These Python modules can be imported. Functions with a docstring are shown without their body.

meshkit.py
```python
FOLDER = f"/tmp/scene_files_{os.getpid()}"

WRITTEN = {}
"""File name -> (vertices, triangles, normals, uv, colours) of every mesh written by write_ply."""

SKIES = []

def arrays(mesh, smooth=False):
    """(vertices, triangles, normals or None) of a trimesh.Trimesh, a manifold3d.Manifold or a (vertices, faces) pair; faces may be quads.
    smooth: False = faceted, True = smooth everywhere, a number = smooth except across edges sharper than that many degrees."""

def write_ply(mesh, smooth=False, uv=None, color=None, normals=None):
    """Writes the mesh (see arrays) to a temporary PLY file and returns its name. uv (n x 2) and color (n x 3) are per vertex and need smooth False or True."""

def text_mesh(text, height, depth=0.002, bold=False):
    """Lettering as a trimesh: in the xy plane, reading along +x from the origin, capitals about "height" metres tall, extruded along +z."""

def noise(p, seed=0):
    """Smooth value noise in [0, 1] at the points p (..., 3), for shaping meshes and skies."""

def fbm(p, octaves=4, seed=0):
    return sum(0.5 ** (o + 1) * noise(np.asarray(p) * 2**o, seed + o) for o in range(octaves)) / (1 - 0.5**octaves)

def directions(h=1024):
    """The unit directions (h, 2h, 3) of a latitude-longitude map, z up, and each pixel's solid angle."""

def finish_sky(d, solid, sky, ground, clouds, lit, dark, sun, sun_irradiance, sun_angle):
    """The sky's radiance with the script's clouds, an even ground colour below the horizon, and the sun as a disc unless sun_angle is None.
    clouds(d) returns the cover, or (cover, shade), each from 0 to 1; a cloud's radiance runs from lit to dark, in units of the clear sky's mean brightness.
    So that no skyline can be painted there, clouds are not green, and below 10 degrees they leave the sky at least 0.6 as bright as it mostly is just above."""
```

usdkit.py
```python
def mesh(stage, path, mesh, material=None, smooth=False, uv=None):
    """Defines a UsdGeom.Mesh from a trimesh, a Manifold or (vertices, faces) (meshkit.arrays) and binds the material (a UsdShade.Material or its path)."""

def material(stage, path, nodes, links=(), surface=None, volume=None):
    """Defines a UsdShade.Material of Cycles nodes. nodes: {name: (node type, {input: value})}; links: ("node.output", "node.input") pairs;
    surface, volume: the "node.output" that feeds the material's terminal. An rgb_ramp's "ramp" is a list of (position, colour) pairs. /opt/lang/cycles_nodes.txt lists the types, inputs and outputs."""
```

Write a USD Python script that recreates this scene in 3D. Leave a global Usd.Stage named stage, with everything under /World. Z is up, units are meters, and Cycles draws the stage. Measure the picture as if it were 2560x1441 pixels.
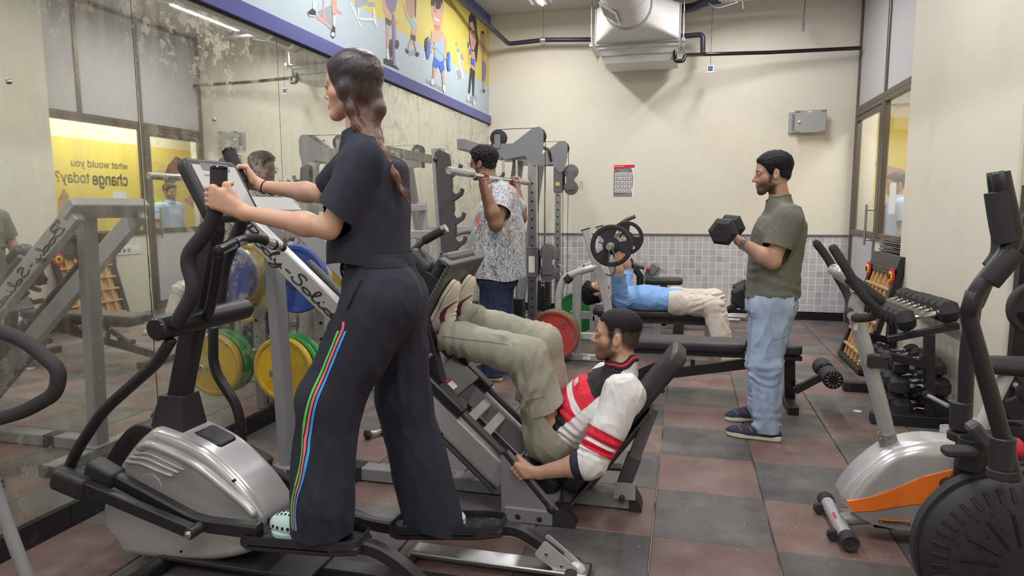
import math, random, numpy as np, trimesh, manifold3d, usdkit, meshkit
from pxr import Usd, UsdGeom, UsdLux, UsdShade, Gf, Sdf, Vt
from shapely.geometry import Polygon, LineString, Point
from shapely import affinity
from shapely.ops import unary_union
random.seed(7); np.random.seed(7)
stage = Usd.Stage.CreateInMemory()
UsdGeom.SetStageUpAxis(stage, 'Z'); UsdGeom.SetStageMetersPerUnit(stage, 1.0)
UsdGeom.Xform.Define(stage, '/World'); UsdGeom.Scope.Define(stage, '/World/Looks')
V = lambda *a: np.array(a, float)
nz = lambda a: np.asarray(a, float) / np.linalg.norm(a)
# ---------------------------------------------------------------- camera, lights, exposure
FPX, PITCH, YAW, ROLL, CAMZ = 1677.55, .1194, .2529, -.0032, 1.3976
XL, YB, XR, ZC, YF = -2.609, 8.886, 1.899, 3.917, -3.2       # mirror wall, far wall, window wall, ceiling, wall behind
FW = V(-math.sin(YAW) * math.cos(PITCH), math.cos(YAW) * math.cos(PITCH), -math.sin(PITCH))
_r0 = V(math.cos(YAW), math.sin(YAW), 0); _u0 = np.cross(_r0, FW)
RT = math.cos(ROLL) * _r0 + math.sin(ROLL) * _u0; UP = np.cross(RT, FW); CAM = V(0, 0, CAMZ)
cam = UsdGeom.Camera.Define(stage, '/World/camera')
cam.CreateFocalLengthAttr(FPX / 2560 * 36.0); cam.CreateHorizontalApertureAttr(36.0); cam.CreateVerticalApertureAttr(36.0 * 1441 / 2560)
cam.CreateClippingRangeAttr(Gf.Vec2f(.05, 200)); cam.CreateExposureAttr(0.0)
_m = Gf.Matrix4d(*RT, 0, *UP, 0, *(-FW), 0, *CAM, 1); cam.AddTransformOp().Set(_m)
LAMPS = [(x, y) for x in (-1.7, .55) for y in (-1.6, 1.4, 4.4, 7.45)]
for _i, (_x, _y) in enumerate(LAMPS):
    _l = UsdLux.RectLight.Define(stage, '/World/lamp_light_%03d' % _i); _l.CreateWidthAttr(.16); _l.CreateHeightAttr(1.2)
    _l.CreateIntensityAttr(LAMP_W if 'LAMP_W' in globals() else 70.0); _l.CreateColorAttr(Gf.Vec3f(1.0, .975, .945)); UsdGeom.Xformable(_l).AddTranslateOp().Set(Gf.Vec3d(_x, _y, ZC - .175))
_l = UsdLux.RectLight.Define(stage, '/World/corridor_light'); _l.CreateWidthAttr(.6); _l.CreateHeightAttr(3.); _l.CreateIntensityAttr(15.0); _l.CreateColorAttr(Gf.Vec3f(1, .97, .92)); UsdGeom.Xformable(_l).AddTranslateOp().Set(Gf.Vec3d(2.75, 8.2, 3.05))
_d = UsdLux.DomeLight.Define(stage, '/World/sky'); _d.CreateIntensityAttr(.05)
# ---------------------------------------------------------------- helpers: pixels to points, naming, objects
def ray(u, v): return (u - 1280) / FPX * RT - (v - 720.5) / FPX * UP + FW
def at(u, v, x=None, y=None, z=None):
    r = ray(u, v); t = (x - CAM[0]) / r[0] if x is not None else (y - CAM[1]) / r[1] if y is not None else (z - CAM[2]) / r[2]
    return CAM + t * r
USED = {}
def _name(parent, name):
    n = USED.get((parent, name), 0); USED[(parent, name)] = n + 1
    return '%s/%s' % (parent, name if n == 0 else '%s_%03d' % (name, n))
def _keys(prim, **k):
    for a, b in k.items():
        if b is not None: prim.SetCustomDataByKey(a, b)
class Thing:
    def __init__(s, name, label, cat, loc=(0, 0, 0), group=None, kind=None, rotz=0):
        s.path = _name('/World', name); s.loc = np.array(loc, float); s.x = UsdGeom.Xform.Define(stage, s.path)
        s.x.AddTranslateOp().Set(Gf.Vec3d(*map(float, s.loc))); s.x.AddRotateZOp().Set(float(rotz)); s.prim = s.x.GetPrim(); s.name = name; s.cat = cat; s.group = group
        _keys(s.prim, label=label, category=cat, group=group, kind=kind)
    def part(s, name, mesh, mat, smooth=35, label=None, parent=None, kind=None, col=None):
        v, f = arr(mesh); path = _name(parent or s.path, name)
        return emit(path, v - s.loc, f, mat, smooth, col, label=label, kind=kind)
    def copy(s, loc, rotz=0, label=None, group=None):
        t = Thing(s.name, label, s.cat, loc, group or s.group, None, rotz); t.prim.GetReferences().AddInternalReference(Sdf.Path(s.path)); t.prim.SetInstanceable(True); return t
def emit(path, v, f, mat, smooth, col=None, **k):
    m = usdkit.mesh(stage, path, trimesh.Trimesh(v, f, process=False), MATS[mat], smooth if col is None else True)
    if col is not None: UsdGeom.PrimvarsAPI(m).CreatePrimvar('col', Sdf.ValueTypeNames.Color3fArray, 'vertex').Set(Vt.Vec3fArray.FromNumpy(np.asarray(col, np.float32)))
    _keys(m.GetPrim(), **k); return path
def solo(name, mesh, mat, label, cat, smooth=35, group=None, kind=None, col=None):
    v, f = arr(mesh); return emit(_name('/World', name), v, f, mat, smooth, col, label=label, category=cat, group=group, kind=kind)
def arr(mesh):
    if isinstance(mesh, list): mesh = cat(*mesh)
    if isinstance(mesh, tuple): return np.asarray(mesh[0], float), np.asarray(mesh[1], int)
    return np.asarray(mesh.vertices, float), np.asarray(mesh.faces, int)
def cat(*ms):
    vs, fs, n = [], [], 0
    for m in ms:
        v, f = arr(m); vs.append(v); fs.append(f + n); n += len(v)
    return trimesh.Trimesh(np.vstack(vs), np.vstack(fs), process=False)
# ---------------------------------------------------------------- materials
MATS = {}
def M(name, color=(.5, .5, .5), rough=.5, metal=0., spec=None, bump=None, var=None, attr=False, emis=None, coat=0., **kw):
    """principled; bump=(scale, distance); var=(scale, darker colour, low, high) patches of a second colour; attr: colour from the mesh"""
    p = {'base_color': color, 'roughness': rough, 'metallic': metal}
    if spec is not None: p['specular_ior_level'] = spec
    if coat: p['coat_weight'] = coat; p['coat_roughness'] = .15
    if emis: p['emission_color'] = emis[:3]; p['emission_strength'] = emis[3]
    p.update(kw); N = {'p': ('principled_bsdf', p)}; L = []; src = None
    if attr: N['a'] = ('attribute', {'attribute': 'col'}); src = 'a.color'
    if var or bump: N['tc'] = ('texture_coordinate', {})
    if var:
        N['n'] = ('noise_texture', {'scale': var[0], 'detail': 6., 'roughness': .6}); L.append(('tc.object', 'n.vector'))
        N['r'] = ('rgb_ramp', {'ramp': [(var[2], (0, 0, 0)), (var[3], (1, 1, 1))]}); L.append(('n.fac', 'r.fac'))
        N['m'] = ('mix', {'color1': color, 'color2': var[1]}); L.append(('r.color', 'm.fac'))
        if src: L.append((src, 'm.color1'))
        src = 'm.color'
    if src: L.append((src, 'p.base_color'))
    if bump:
        N['bn'] = ('noise_texture', {'scale': bump[0], 'detail': 4.}); N['b'] = ('bump', {'strength': bump[2] if len(bump) > 2 else .5, 'distance': bump[1]})
        L += [('tc.object', 'bn.vector'), ('bn.fac', 'b.height'), ('b.normal', 'p.normal')]
    MATS[name] = usdkit.material(stage, '/World/Looks/' + name, N, L, surface='p.BSDF')
def MN(name, N, L, surface): MATS[name] = usdkit.material(stage, '/World/Looks/' + name, N, L, surface=surface)
# ---------------------------------------------------------------- solids
def hull(pts): return trimesh.convex.convex_hull(np.asarray(pts, float))
def frame(z, up=(0, 0, 1)):
    z = nz(z); up = np.asarray(up, float)
    if abs(z @ nz(up)) > .98: up = V(0, 1, 0) if abs(z[1]) < .9 else V(1, 0, 0)
    x = nz(np.cross(up, z)); return x, np.cross(z, x), z
def box(c, s, r=.004, ax=None):
    """box at centre c, size s, edges chamfered by r, ax = three axes"""
    h = np.array(s, float) / 2; r = min(r, h.min() * .45); P = []
    for sx in (-1, 1):
        for sy in (-1, 1):
            for sz in (-1, 1):
                q = V(sx, sy, sz) * h
                if r <= 0: P.append(q)
                else:
                    for k in range(3):
                        o = V(sx, sy, sz) * r; o[k] = 0; P.append(q - o)
    P = np.array(P)
    if ax is not None: P = P @ np.array(ax)
    return hull(P + np.asarray(c, float))
def bx(x0, x1, y0, y1, z0, z1, r=.004): return box(((x0 + x1) / 2, (y0 + y1) / 2, (z0 + z1) / 2), (abs(x1 - x0), abs(y1 - y0), abs(z1 - z0)), r)
def beam(a, b, w, h, up=(0, 0, 1), r=.004, ext=0):
    """rectangular tube from a to b: w sideways, h along up"""
    a, b = np.array(a, float), np.array(b, float); x, y, z = frame(b - a, up); n = np.linalg.norm(b - a)
    return box((a + b) / 2, (w, h, n + 2 * ext), r, (x, y, z))
def cyl(a, b, r, r2=None, n=24, bev=0.):
    a, b = np.array(a, float), np.array(b, float); r2 = r if r2 is None else r2; x, y, z = frame(b - a); L = np.linalg.norm(b - a)
    t = np.arange(n) * 2 * np.pi / n; c = np.cos(t)[:, None] * x + np.sin(t)[:, None] * y
    rings = [(0, r)] if not bev else [(0, r - bev), (bev, r)]
    rings += [(L, r2)] if not bev else [(L - bev, r2), (L, r2 - bev)]
    return _rings([a + z * q + c * rr for q, rr in rings])
def _rings(R, close=True, loop=False):
    n = len(R[0]); v = np.vstack(R); f = []; k = len(R); i = np.arange(n); j = (i + 1) % n
    for q in range(k if loop else k - 1):
        A, B = q * n, ((q + 1) % k) * n
        f += [np.stack([A + i, A + j, B + j], 1), np.stack([A + i, B + j, B + i], 1)]
    f = np.vstack(f)
    if close and not loop:
        v = np.vstack([v, R[0].mean(0), R[-1].mean(0)]); a, b = len(v) - 2, len(v) - 1
        f = np.vstack([f, np.stack([np.full(n, a), j, i], 1), np.stack([np.full(n, b), (k - 1) * n + i, (k - 1) * n + j], 1)])
    return trimesh.Trimesh(v, f, process=False)
def lathe(prof, o, ax, n=40):
    """prof: (distance along ax, radius) pairs; open ends are closed"""
    x, y, z = frame(ax); t = np.arange(n) * 2 * np.pi / n; c = np.cos(t)[:, None] * x + np.sin(t)[:, None] * y; o = np.asarray(o, float)
    return _rings([o + z * q + c * max(rr, 1e-4) for q, rr in prof])
def ring(prof, o, ax, n=48):
    """closed profile of (along, radius) pairs turned round ax"""
    x, y, z = frame(ax); t = np.arange(n) * 2 * np.pi / n; c = np.cos(t)[:, None] * x + np.sin(t)[:, None] * y; o = np.asarray(o, float)
    return _rings([o + z * q + c * rr for q, rr in prof], loop=True)
def spline(P, n=8, closed=False):
    P = np.asarray(P, float)
    if len(P) < 3: return P
    Q = np.vstack([2 * P[0] - P[1], P, 2 * P[-1] - P[-2]]) if not closed else np.vstack([P[-1], P, P[0], P[1]])
    out = []
    for i in range(1, len(Q) - 2):
        p0, p1, p2, p3 = Q[i - 1:i + 3]; t = np.linspace(0, 1, n, endpoint=False)[:, None]
        out.append(.5 * (2 * p1 + (p2 - p0) * t + (2 * p0 - 5 * p1 + 4 * p2 - p3) * t ** 2 + (3 * p1 - p0 - 3 * p2 + p3) * t ** 3))
    if not closed: out.append(P[-1:])
    return np.vstack(out)
def fillet(P, r, n=6):
    """polyline with its corners rounded by radius r"""
    P = np.asarray(P, float); out = [P[0]]
    for a, b, c in zip(P[:-2], P[1:-1], P[2:]):
        d = min(r, np.linalg.norm(a - b) * .45, np.linalg.norm(c - b) * .45); p, q = b + nz(a - b) * d, b + nz(c - b) * d
        for t in np.linspace(0, 1, n): out.append((1 - t) ** 2 * p + 2 * t * (1 - t) * b + t * t * q)
    return np.vstack([out, P[-1:]])
def tube(P, r, n=14, cap=True):
    """round tube along a polyline; r a number or one per point"""
    P = np.asarray(P, float); k = len(P); r = np.broadcast_to(np.asarray(r, float), (k,)); T = np.gradient(P, axis=0); T /= np.linalg.norm(T, axis=1, keepdims=True) + 1e-12
    x, y, _ = frame(T[0]); t = np.arange(n) * 2 * np.pi / n; R = []
    for i in range(k):
        x = x - T[i] * (x @ T[i]); x = nz(x); y = np.cross(T[i], x); R.append(P[i] + r[i] * (np.cos(t)[:, None] * x + np.sin(t)[:, None] * y))
    return _rings(R, cap)
def bar(P, w, h, side, cap=True):
    """flat bar along a polyline: w along side, h across; w, h a number or one per point"""
    P = np.asarray(P, float); k = len(P); T = np.gradient(P, axis=0); s = nz(side); R = []; w = np.broadcast_to(np.asarray(w, float), (k,)); h = np.broadcast_to(np.asarray(h, float), (k,))
    for i in range(k):
        n = nz(np.cross(T[i], s)); c = min(w[i], h[i]) * .18; a, b = w[i] / 2, h[i] / 2
        R.append(np.array([P[i] + s * p + n * q for p, q in ((-a + c, -b), (a - c, -b), (a, -b + c), (a, b - c), (a - c, b), (-a + c, b), (-a, b - c), (-a, -b + c))]))
    return _rings(R, cap)
def prism(poly, o, u, v, t, bev=0.):
    """flat outline (points or shapely) in axes u, v from o, thickness t along u x v; bev chamfers the far face"""
    if not isinstance(poly, Polygon) and not hasattr(poly, 'geoms'): poly = Polygon(poly)
    u, v = np.asarray(u, float), np.asarray(v, float); n = np.cross(u, v); o = np.asarray(o, float); out = []
    for g in getattr(poly, 'geoms', [poly]):
        if g.is_empty: continue
        if bev:
            cs = manifold3d.CrossSection([np.asarray(r.coords)[:-1] for r in [g.exterior, *g.interiors]], manifold3d.FillRule.EvenOdd)
            m0 = manifold3d.Manifold.extrude(cs, t - bev); inn = cs.offset(-bev, manifold3d.JoinType.Miter)
            m = manifold3d.Manifold.batch_boolean([m0, manifold3d.Manifold.extrude(inn, t)], manifold3d.OpType.Add).to_mesh(); p, f = m.vert_properties[:, :3], m.tri_verts
        else:
            m = trimesh.creation.extrude_polygon(g, t, engine='earcut'); p, f = m.vertices, m.faces
        out.append((o + p[:, :1] * u + p[:, 1:2] * v + p[:, 2:] * n, f))
    return cat(*out)
def rpoly(pts, r):
    p = Polygon(pts); return p.buffer(-r, join_style=2).buffer(r, quad_segs=6)
def rect(w, h, r=0, cx=0, cy=0):
    p = Polygon([(cx - w / 2, cy - h / 2), (cx + w / 2, cy - h / 2), (cx + w / 2, cy + h / 2), (cx - w / 2, cy + h / 2)]); return p.buffer(-r).buffer(r, quad_segs=5) if r else p
def disc(r, cx=0, cy=0, n=10): return Point(cx, cy).buffer(r, quad_segs=n)
def text(s, o, u, v, width, height=None, t=.002, bold=False):
    m = meshkit.text_mesh(s, 1., 1., bold); p = np.array(m.vertices); b = m.bounds; k = width / (b[1][0] - b[0][0]); kv = k if height is None else height / (b[1][1] - b[0][1])
    u, v = nz(u), nz(v); return trimesh.Trimesh(np.asarray(o, float) + (p[:, :1] - b[0][0]) * k * u + (p[:, 1:2] - b[0][1]) * kv * v + p[:, 2:] * t * np.cross(u, v), m.faces, process=False)
def sph(c, r, n=2, s=(1, 1, 1), ax=None):
    m = trimesh.creation.icosphere(n, 1.); p = m.vertices * np.array(s) * r
    if ax is not None: p = p @ np.array(ax)
    return trimesh.Trimesh(p + np.asarray(c, float), m.faces, process=False)
def bolt(c, ax, r=.011, h=.008): return cyl(c, np.asarray(c, float) + nz(ax) * h, r, r * .75, 12)
def A(u, v, Y): return at(u, v, y=Y)
def pl(pts, Y): return np.array([A(u, v, Y) for u, v in pts])
def resample(P, n):
    P = np.vstack([P, P[:1]]); s = np.r_[0, np.cumsum(np.linalg.norm(np.diff(P, axis=0), axis=1))]; t = np.linspace(0, s[-1], n, endpoint=False); return np.stack([np.interp(t, s, P[:, k]) for k in range(P.shape[1])], 1)
def pillow(pts, o, u, v, t, r, n=72, smooth=True, both=True, steps=5):
    """rounded slab: outline pts in axes u, v at o, thickness t along u x v, edges rolled by r"""
    P = np.asarray(pts, float); P = resample(spline(P, 8, True) if smooth else P, n); a2 = (P[:, 0] * np.roll(P[:, 1], -1) - P[:, 1] * np.roll(P[:, 0], -1)).sum()
    if a2 < 0: P = P[::-1]
    T = np.roll(P, -1, 0) - np.roll(P, 1, 0); N = np.stack([-T[:, 1], T[:, 0]], 1); N /= np.linalg.norm(N, axis=1, keepdims=True) + 1e-9
    prof = [(r * (1 - math.sin(q)), r * (1 - math.cos(q))) for q in np.linspace(0, math.pi / 2, steps)]; prof = [(i, d) for i, d in prof]
    rows = [(i, d) for i, d in prof]; rows = rows + [(i, t - d) for i, d in reversed(prof)] if both else rows + [(0, t)]
    u, v = nz(u), nz(v); w = np.cross(u, v); o = np.asarray(o, float)
    return _rings([o + (P + N * i)[:, :1] * u + (P + N * i)[:, 1:] * v + w * d for i, d in rows])
def xz(pts, Y):
    """pixel outline on the plane y=Y -> (x, z) pairs"""
    return np.array([A(u, v, Y)[[0, 2]] for u, v in pts])
def slab(pts, Y, t, r, **k):
    """rolled slab whose near face (outline in pixels) lies on y=Y, thickness t away from the camera"""
    q = xz(pts, Y); return pillow(q * [1, 1], (0, Y + t, 0), (1, 0, 0), (0, 0, 1), t, r, **k)
def plate_xz(pts, Y, t, bev=.0):
    q = xz(pts, Y); return prism(Polygon(q).buffer(0), (0, Y + t, 0), (1, 0, 0), (0, 0, 1), t, bev)
def cushion(c, s, ax, r=.03, rc=.04):
    """padded cushion: centre, size (along, across, thick), axes"""
    x, y, z = [nz(a) for a in ax]; o = np.asarray(c, float) - z * s[2] / 2; g = rect(s[0], s[1], rc); return pillow(np.array(g.exterior.coords)[:-1], o, x, y, s[2], min(r, s[2] * .49), 84, False)
# ---------------------------------------------------------------- materials used by many things
M('black_paint', (.017, .0165, .021), .38, bump=(400, .0004, .15)); M('black_plastic', (.022, .0215, .027), .5, bump=(900, .0005, .3)); M('black_rubber', (.024, .0235, .028), .72, bump=(600, .001, .4))
M('black_gloss', (.012, .012, .015), .16); M('foam', (.03, .0285, .035), .8, bump=(1200, .0008, .5)); M('vinyl', (.028, .0275, .033), .42, bump=(700, .0006, .35))
M('dark_grey', (.075, .073, .082), .45); M('grey_paint', (.23, .235, .255), .38, bump=(300, .0003, .15)); M('silver_paint', (.42, .42, .435), .33, .25); M('silver_light', (.52, .515, .525), .3, .2); M('pewter', (.15, .148, .165), .42)
M('chrome', (.82, .82, .84), .12, 1.); M('steel', (.55, .55, .56), .3, 1.); M('galvanised', (.5, .5, .5), .42, .8); M('white_plastic', (.75, .75, .77), .4); M('white_paint', (.72, .72, .73), .5)
M('plate_red', (.50, .045, .04), .5, var=(9, (.36, .12, .10), .5, .75)); M('plate_red_rim', (.27, .10, .085), .6, var=(14, (.16, .09, .08), .4, .7)); M('plate_green', (.03, .27, .065), .5, var=(10, (.05, .2, .08), .5, .8)); M('plate_yellow', (.60, .38, .02), .5, var=(10, (.42, .27, .06), .5, .8)); M('plate_yellow_rim', (.42, .29, .07), .55); M('plate_blue', (.035, .07, .30), .5)
M('yellow_sticker', (.75, .62, .03), .5); M('white_sticker', (.8, .8, .78), .6); M('blue_sticker', (.06, .08, .22), .4); M('ink_black', (.01, .01, .012), .5); M('ink_white', (.8, .8, .8), .5); M('red_plastic', (.55, .02, .04), .4); M('orange', (.86, .19, .02), .28, coat=.5); M('bike_silver', (.56, .565, .575), .24, .45, coat=.6); M('bike_grey', (.30, .285, .29), .4, .2)
M('cream_paint', (.73, .69, .60), .72, bump=(55, .0012, .35), var=(2.2, (.69, .64, .54), .55, .85)); M('pillar_paint', (.70, .665, .575), .72, bump=(40, .0012, .35), var=(1.7, (.63, .59, .49), .55, .8)); M('ceiling_paint', (.60, .59, .58), .85)
M('skirting_black', (.012, .012, .016), .22, var=(20, (.04, .04, .045), .55, .8)); M('blue_frame', (.09, .095, .32), .35); M('bronze_alu', (.17, .145, .125), .38, .7, bump=(90, .0004, .2)); M('frosted_panel', (.52, .52, .55), .55)
M('yellow_wall', (.66, .52, .09), .7); M('corridor_cream', (.74, .66, .48), .75); M('corridor_floor', (.38, .35, .32), .6); M('mauve', (.45, .19, .22), .7)
M('lamp_glow', (1, 1, 1), .5, emis=(1, .98, .95, 9.)); M('pipe_black', (.03, .027, .05), .35, bump=(120, .002, .5)); M('duct_white', (.66, .665, .67), .5); M('wood', (.58, .36, .17), .6, var=(8, (.42, .24, .10), .4, .7)); M('hair_black', (.010, .009, .012), .62, spec=.25, bump=(500, .002, .6)); M('jeans_light', (.30, .40, .58), .85, bump=(900, .0012, .5), var=(7, (.44, .53, .68), .45, .7))
M('jeans_dark', (.018, .03, .085), .85, bump=(900, .0012, .5), var=(6, (.04, .06, .14), .5, .8)); M('cloth_navy', (.020, .0215, .040), .85, bump=(1200, .0008, .5)); M('cloth_black', (.013, .013, .017), .85, bump=(1200, .0008, .5)); M('cloth_white', (.72, .71, .72), .85, bump=(1200, .0008, .4)); M('cloth_red', (.70, .018, .05), .8, bump=(1200, .0008, .4)); M('khaki', (.30, .295, .24), .88, bump=(900, .0012, .5), var=(6, (.38, .37, .31), .45, .75)); M('sand', (.62, .555, .50), .88, bump=(900, .001, .5), var=(6, (.54, .48, .43), .5, .8)); M('olive', (.15, .155, .125), .88, bump=(1100, .0008, .5)); M('shirt_blue', (.22, .41, .78), .85, bump=(1100, .0008, .5)); M('shirt_pale', (.36, .47, .70), .85)
M('skin', (.4, .25, .18), .48, attr=True, subsurface_weight=.08, subsurface_radius=(1., .35, .2), subsurface_scale=.006, bump=(700, .0006, .3)); M('painted', (.5, .5, .5), .6, attr=True); M('hair_tint', (.02, .02, .02), .32, attr=True, bump=(260, .002, .35)); M('eye_white', (.36, .34, .33), .2); M('eye_dark', (.02, .012, .01), .15); M('mint', (.50, .70, .66), .5); M('cream_sole', (.72, .70, .56), .6); M('shoe_cream', (.62, .555, .47), .55, bump=(400, .0008, .4), var=(12, (.48, .42, .34), .5, .75)); M('shoe_navy', (.02, .025, .06), .7, bump=(900, .001, .5)); M('maroon', (.12, .02, .03), .5); M('lime', (.5, .75, .05), .6); M('pale_yellow', (.78, .66, .34), .6); M('green_print', (.12, .62, .08), .6); M('pink_print', (.85, .16, .22), .6); M('sky_print', (.06, .36, .85), .6)
MN('diamond', {'tc': ('texture_coordinate', {}), 'w': ('wave_texture', {'scale': 24., 'distortion': 0., 'bands_direction': 'diagonal'}), 'b': ('bump', {'strength': .6, 'distance': .003}), 'p': ('principled_bsdf', {'base_color': (.10, .098, .11), 'roughness': .42, 'metallic': .3})}, [('tc.object', 'w.vector'), ('w.fac', 'b.height'), ('b.normal', 'p.normal')], 'p.BSDF')
MN('glass', {'f': ('layer_weight', {'blend': .5}), 'pw': ('math', {'math_type': 'power', 'value2': 4.}), 'ad': ('math', {'math_type': 'multiply_add', 'value2': .55, 'value3': .035}), 't': ('transparent_bsdf', {'color': (.96, .97, .96)}), 'g': ('glossy_bsdf', {'roughness': .02, 'color': (1, 1, 1)}), 'm': ('mix_closure', {})}, [('f.facing', 'pw.value1'), ('pw.value', 'ad.value1'), ('ad.value', 'm.fac'), ('t.BSDF', 'm.closure1'), ('g.BSDF', 'm.closure2')], 'm.closure')
MN('hair_long', {'a': ('attribute', {'attribute': 'col'}), 'tc': ('geometry', {}), 'mp': ('mapping', {'rotation': (0, .35, 0), 'scale': (420, 420, 22)}), 'n': ('noise_texture', {'scale': 1., 'detail': 3.}), 'b': ('bump', {'strength': .55, 'distance': .0025}), 'r': ('rgb_ramp', {'ramp': [(.3, (.45, .45, .45)), (.7, (1.6, 1.5, 1.45))]}), 'm': ('mix', {'mix_type': 'multiply', 'fac': 1.}), 'p': ('principled_bsdf', {'roughness': .34, 'specular_ior_level': .6})}, [('tc.position', 'mp.vector'), ('mp.vector', 'n.vector'), ('n.fac', 'b.height'), ('n.fac', 'r.fac'), ('a.color', 'm.color1'), ('r.color', 'm.color2'), ('m.color', 'p.base_color'), ('b.normal', 'p.normal')], 'p.BSDF')
# ---------------------------------------------------------------- shaders of the room
def pos_nodes(): return {'g': ('geometry', {}), 's': ('separate_xyz', {})}, [('g.position', 's.vector')]
def mirror_mat():
    N = {'g': ('geometry', {}), 'mp': ('mapping', {'scale': (1, 1.0, .42)}), 'n1': ('noise_texture', {'scale': 1.25, 'detail': 3.}), 'r1': ('rgb_ramp', {'ramp': [(.42, (0, 0, 0)), (.62, (1, 1, 1))]}),
         'n2': ('noise_texture', {'scale': 11., 'detail': 10., 'roughness': .74}), 'r2': ('rgb_ramp', {'ramp': [(.50, (0, 0, 0)), (.56, (1, 1, 1))]}), 'x': ('math', {'math_type': 'multiply'}), 's': ('separate_xyz', {}), 'yr': ('map_range', {'from_min': 4.8, 'from_max': 8.6, 'to_min': 0., 'to_max': .17, 'clamp': True}), 'ya': ('math', {'math_type': 'add'}),
         'mp3': ('mapping', {'scale': (1, 9., .5)}), 'n3': ('noise_texture', {'scale': 1.6, 'detail': 5.}), 'r3': ('rgb_ramp', {'ramp': [(.36, (.07, .07, .07)), (.78, (.36, .36, .36))]}),
         'n4': ('noise_texture', {'scale': 70., 'detail': 3.}), 'r4': ('rgb_ramp', {'ramp': [(.70, (0, 0, 0)), (.74, (1, 1, 1))]}), 'mx': ('math', {'math_type': 'maximum'}), 'x2': ('math', {'math_type': 'multiply', 'value2': .82}), 'mx2': ('math', {'math_type': 'maximum'}),
         'nc': ('noise_texture', {'scale': 2.3, 'detail': 4.}), 'rc': ('rgb_ramp', {'ramp': [(.35, (.40, .40, .37)), (.5, (.50, .45, .36)), (.66, (.27, .21, .16))]}),
         'd': ('principled_bsdf', {'roughness': .5, 'specular_ior_level': .6}), 'm': ('principled_bsdf', {'base_color': (.86, .90, .84), 'metallic': 1., 'roughness': .018}), 'mix': ('mix_closure', {})}
    L = [('g.position', 'mp.vector'), ('mp.vector', 'n1.vector'), ('g.position', 's.vector'), ('s.y', 'yr.value'), ('n1.fac', 'ya.value1'), ('yr.result', 'ya.value2'), ('ya.value', 'r1.fac'), ('g.position', 'n2.vector'), ('n2.fac', 'r2.fac'), ('r1.color', 'x.value1'), ('r2.color', 'x.value2'), ('g.position', 'mp3.vector'), ('mp3.vector', 'n3.vector'), ('n3.fac', 'r3.fac'),
         ('g.position', 'n4.vector'), ('n4.fac', 'r4.fac'), ('x.value', 'mx.value1'), ('r4.color', 'mx.value2'), ('mx.value', 'x2.value1'), ('x2.value', 'mx2.value1'), ('r3.color', 'mx2.value2'), ('g.position', 'nc.vector'), ('nc.fac', 'rc.fac'), ('rc.color', 'd.base_color'),
         ('mx2.value', 'mix.fac'), ('m.BSDF', 'mix.closure1'), ('d.BSDF', 'mix.closure2')]
    MN('mirror', N, L, 'mix.closure')
mirror_mat()
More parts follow.
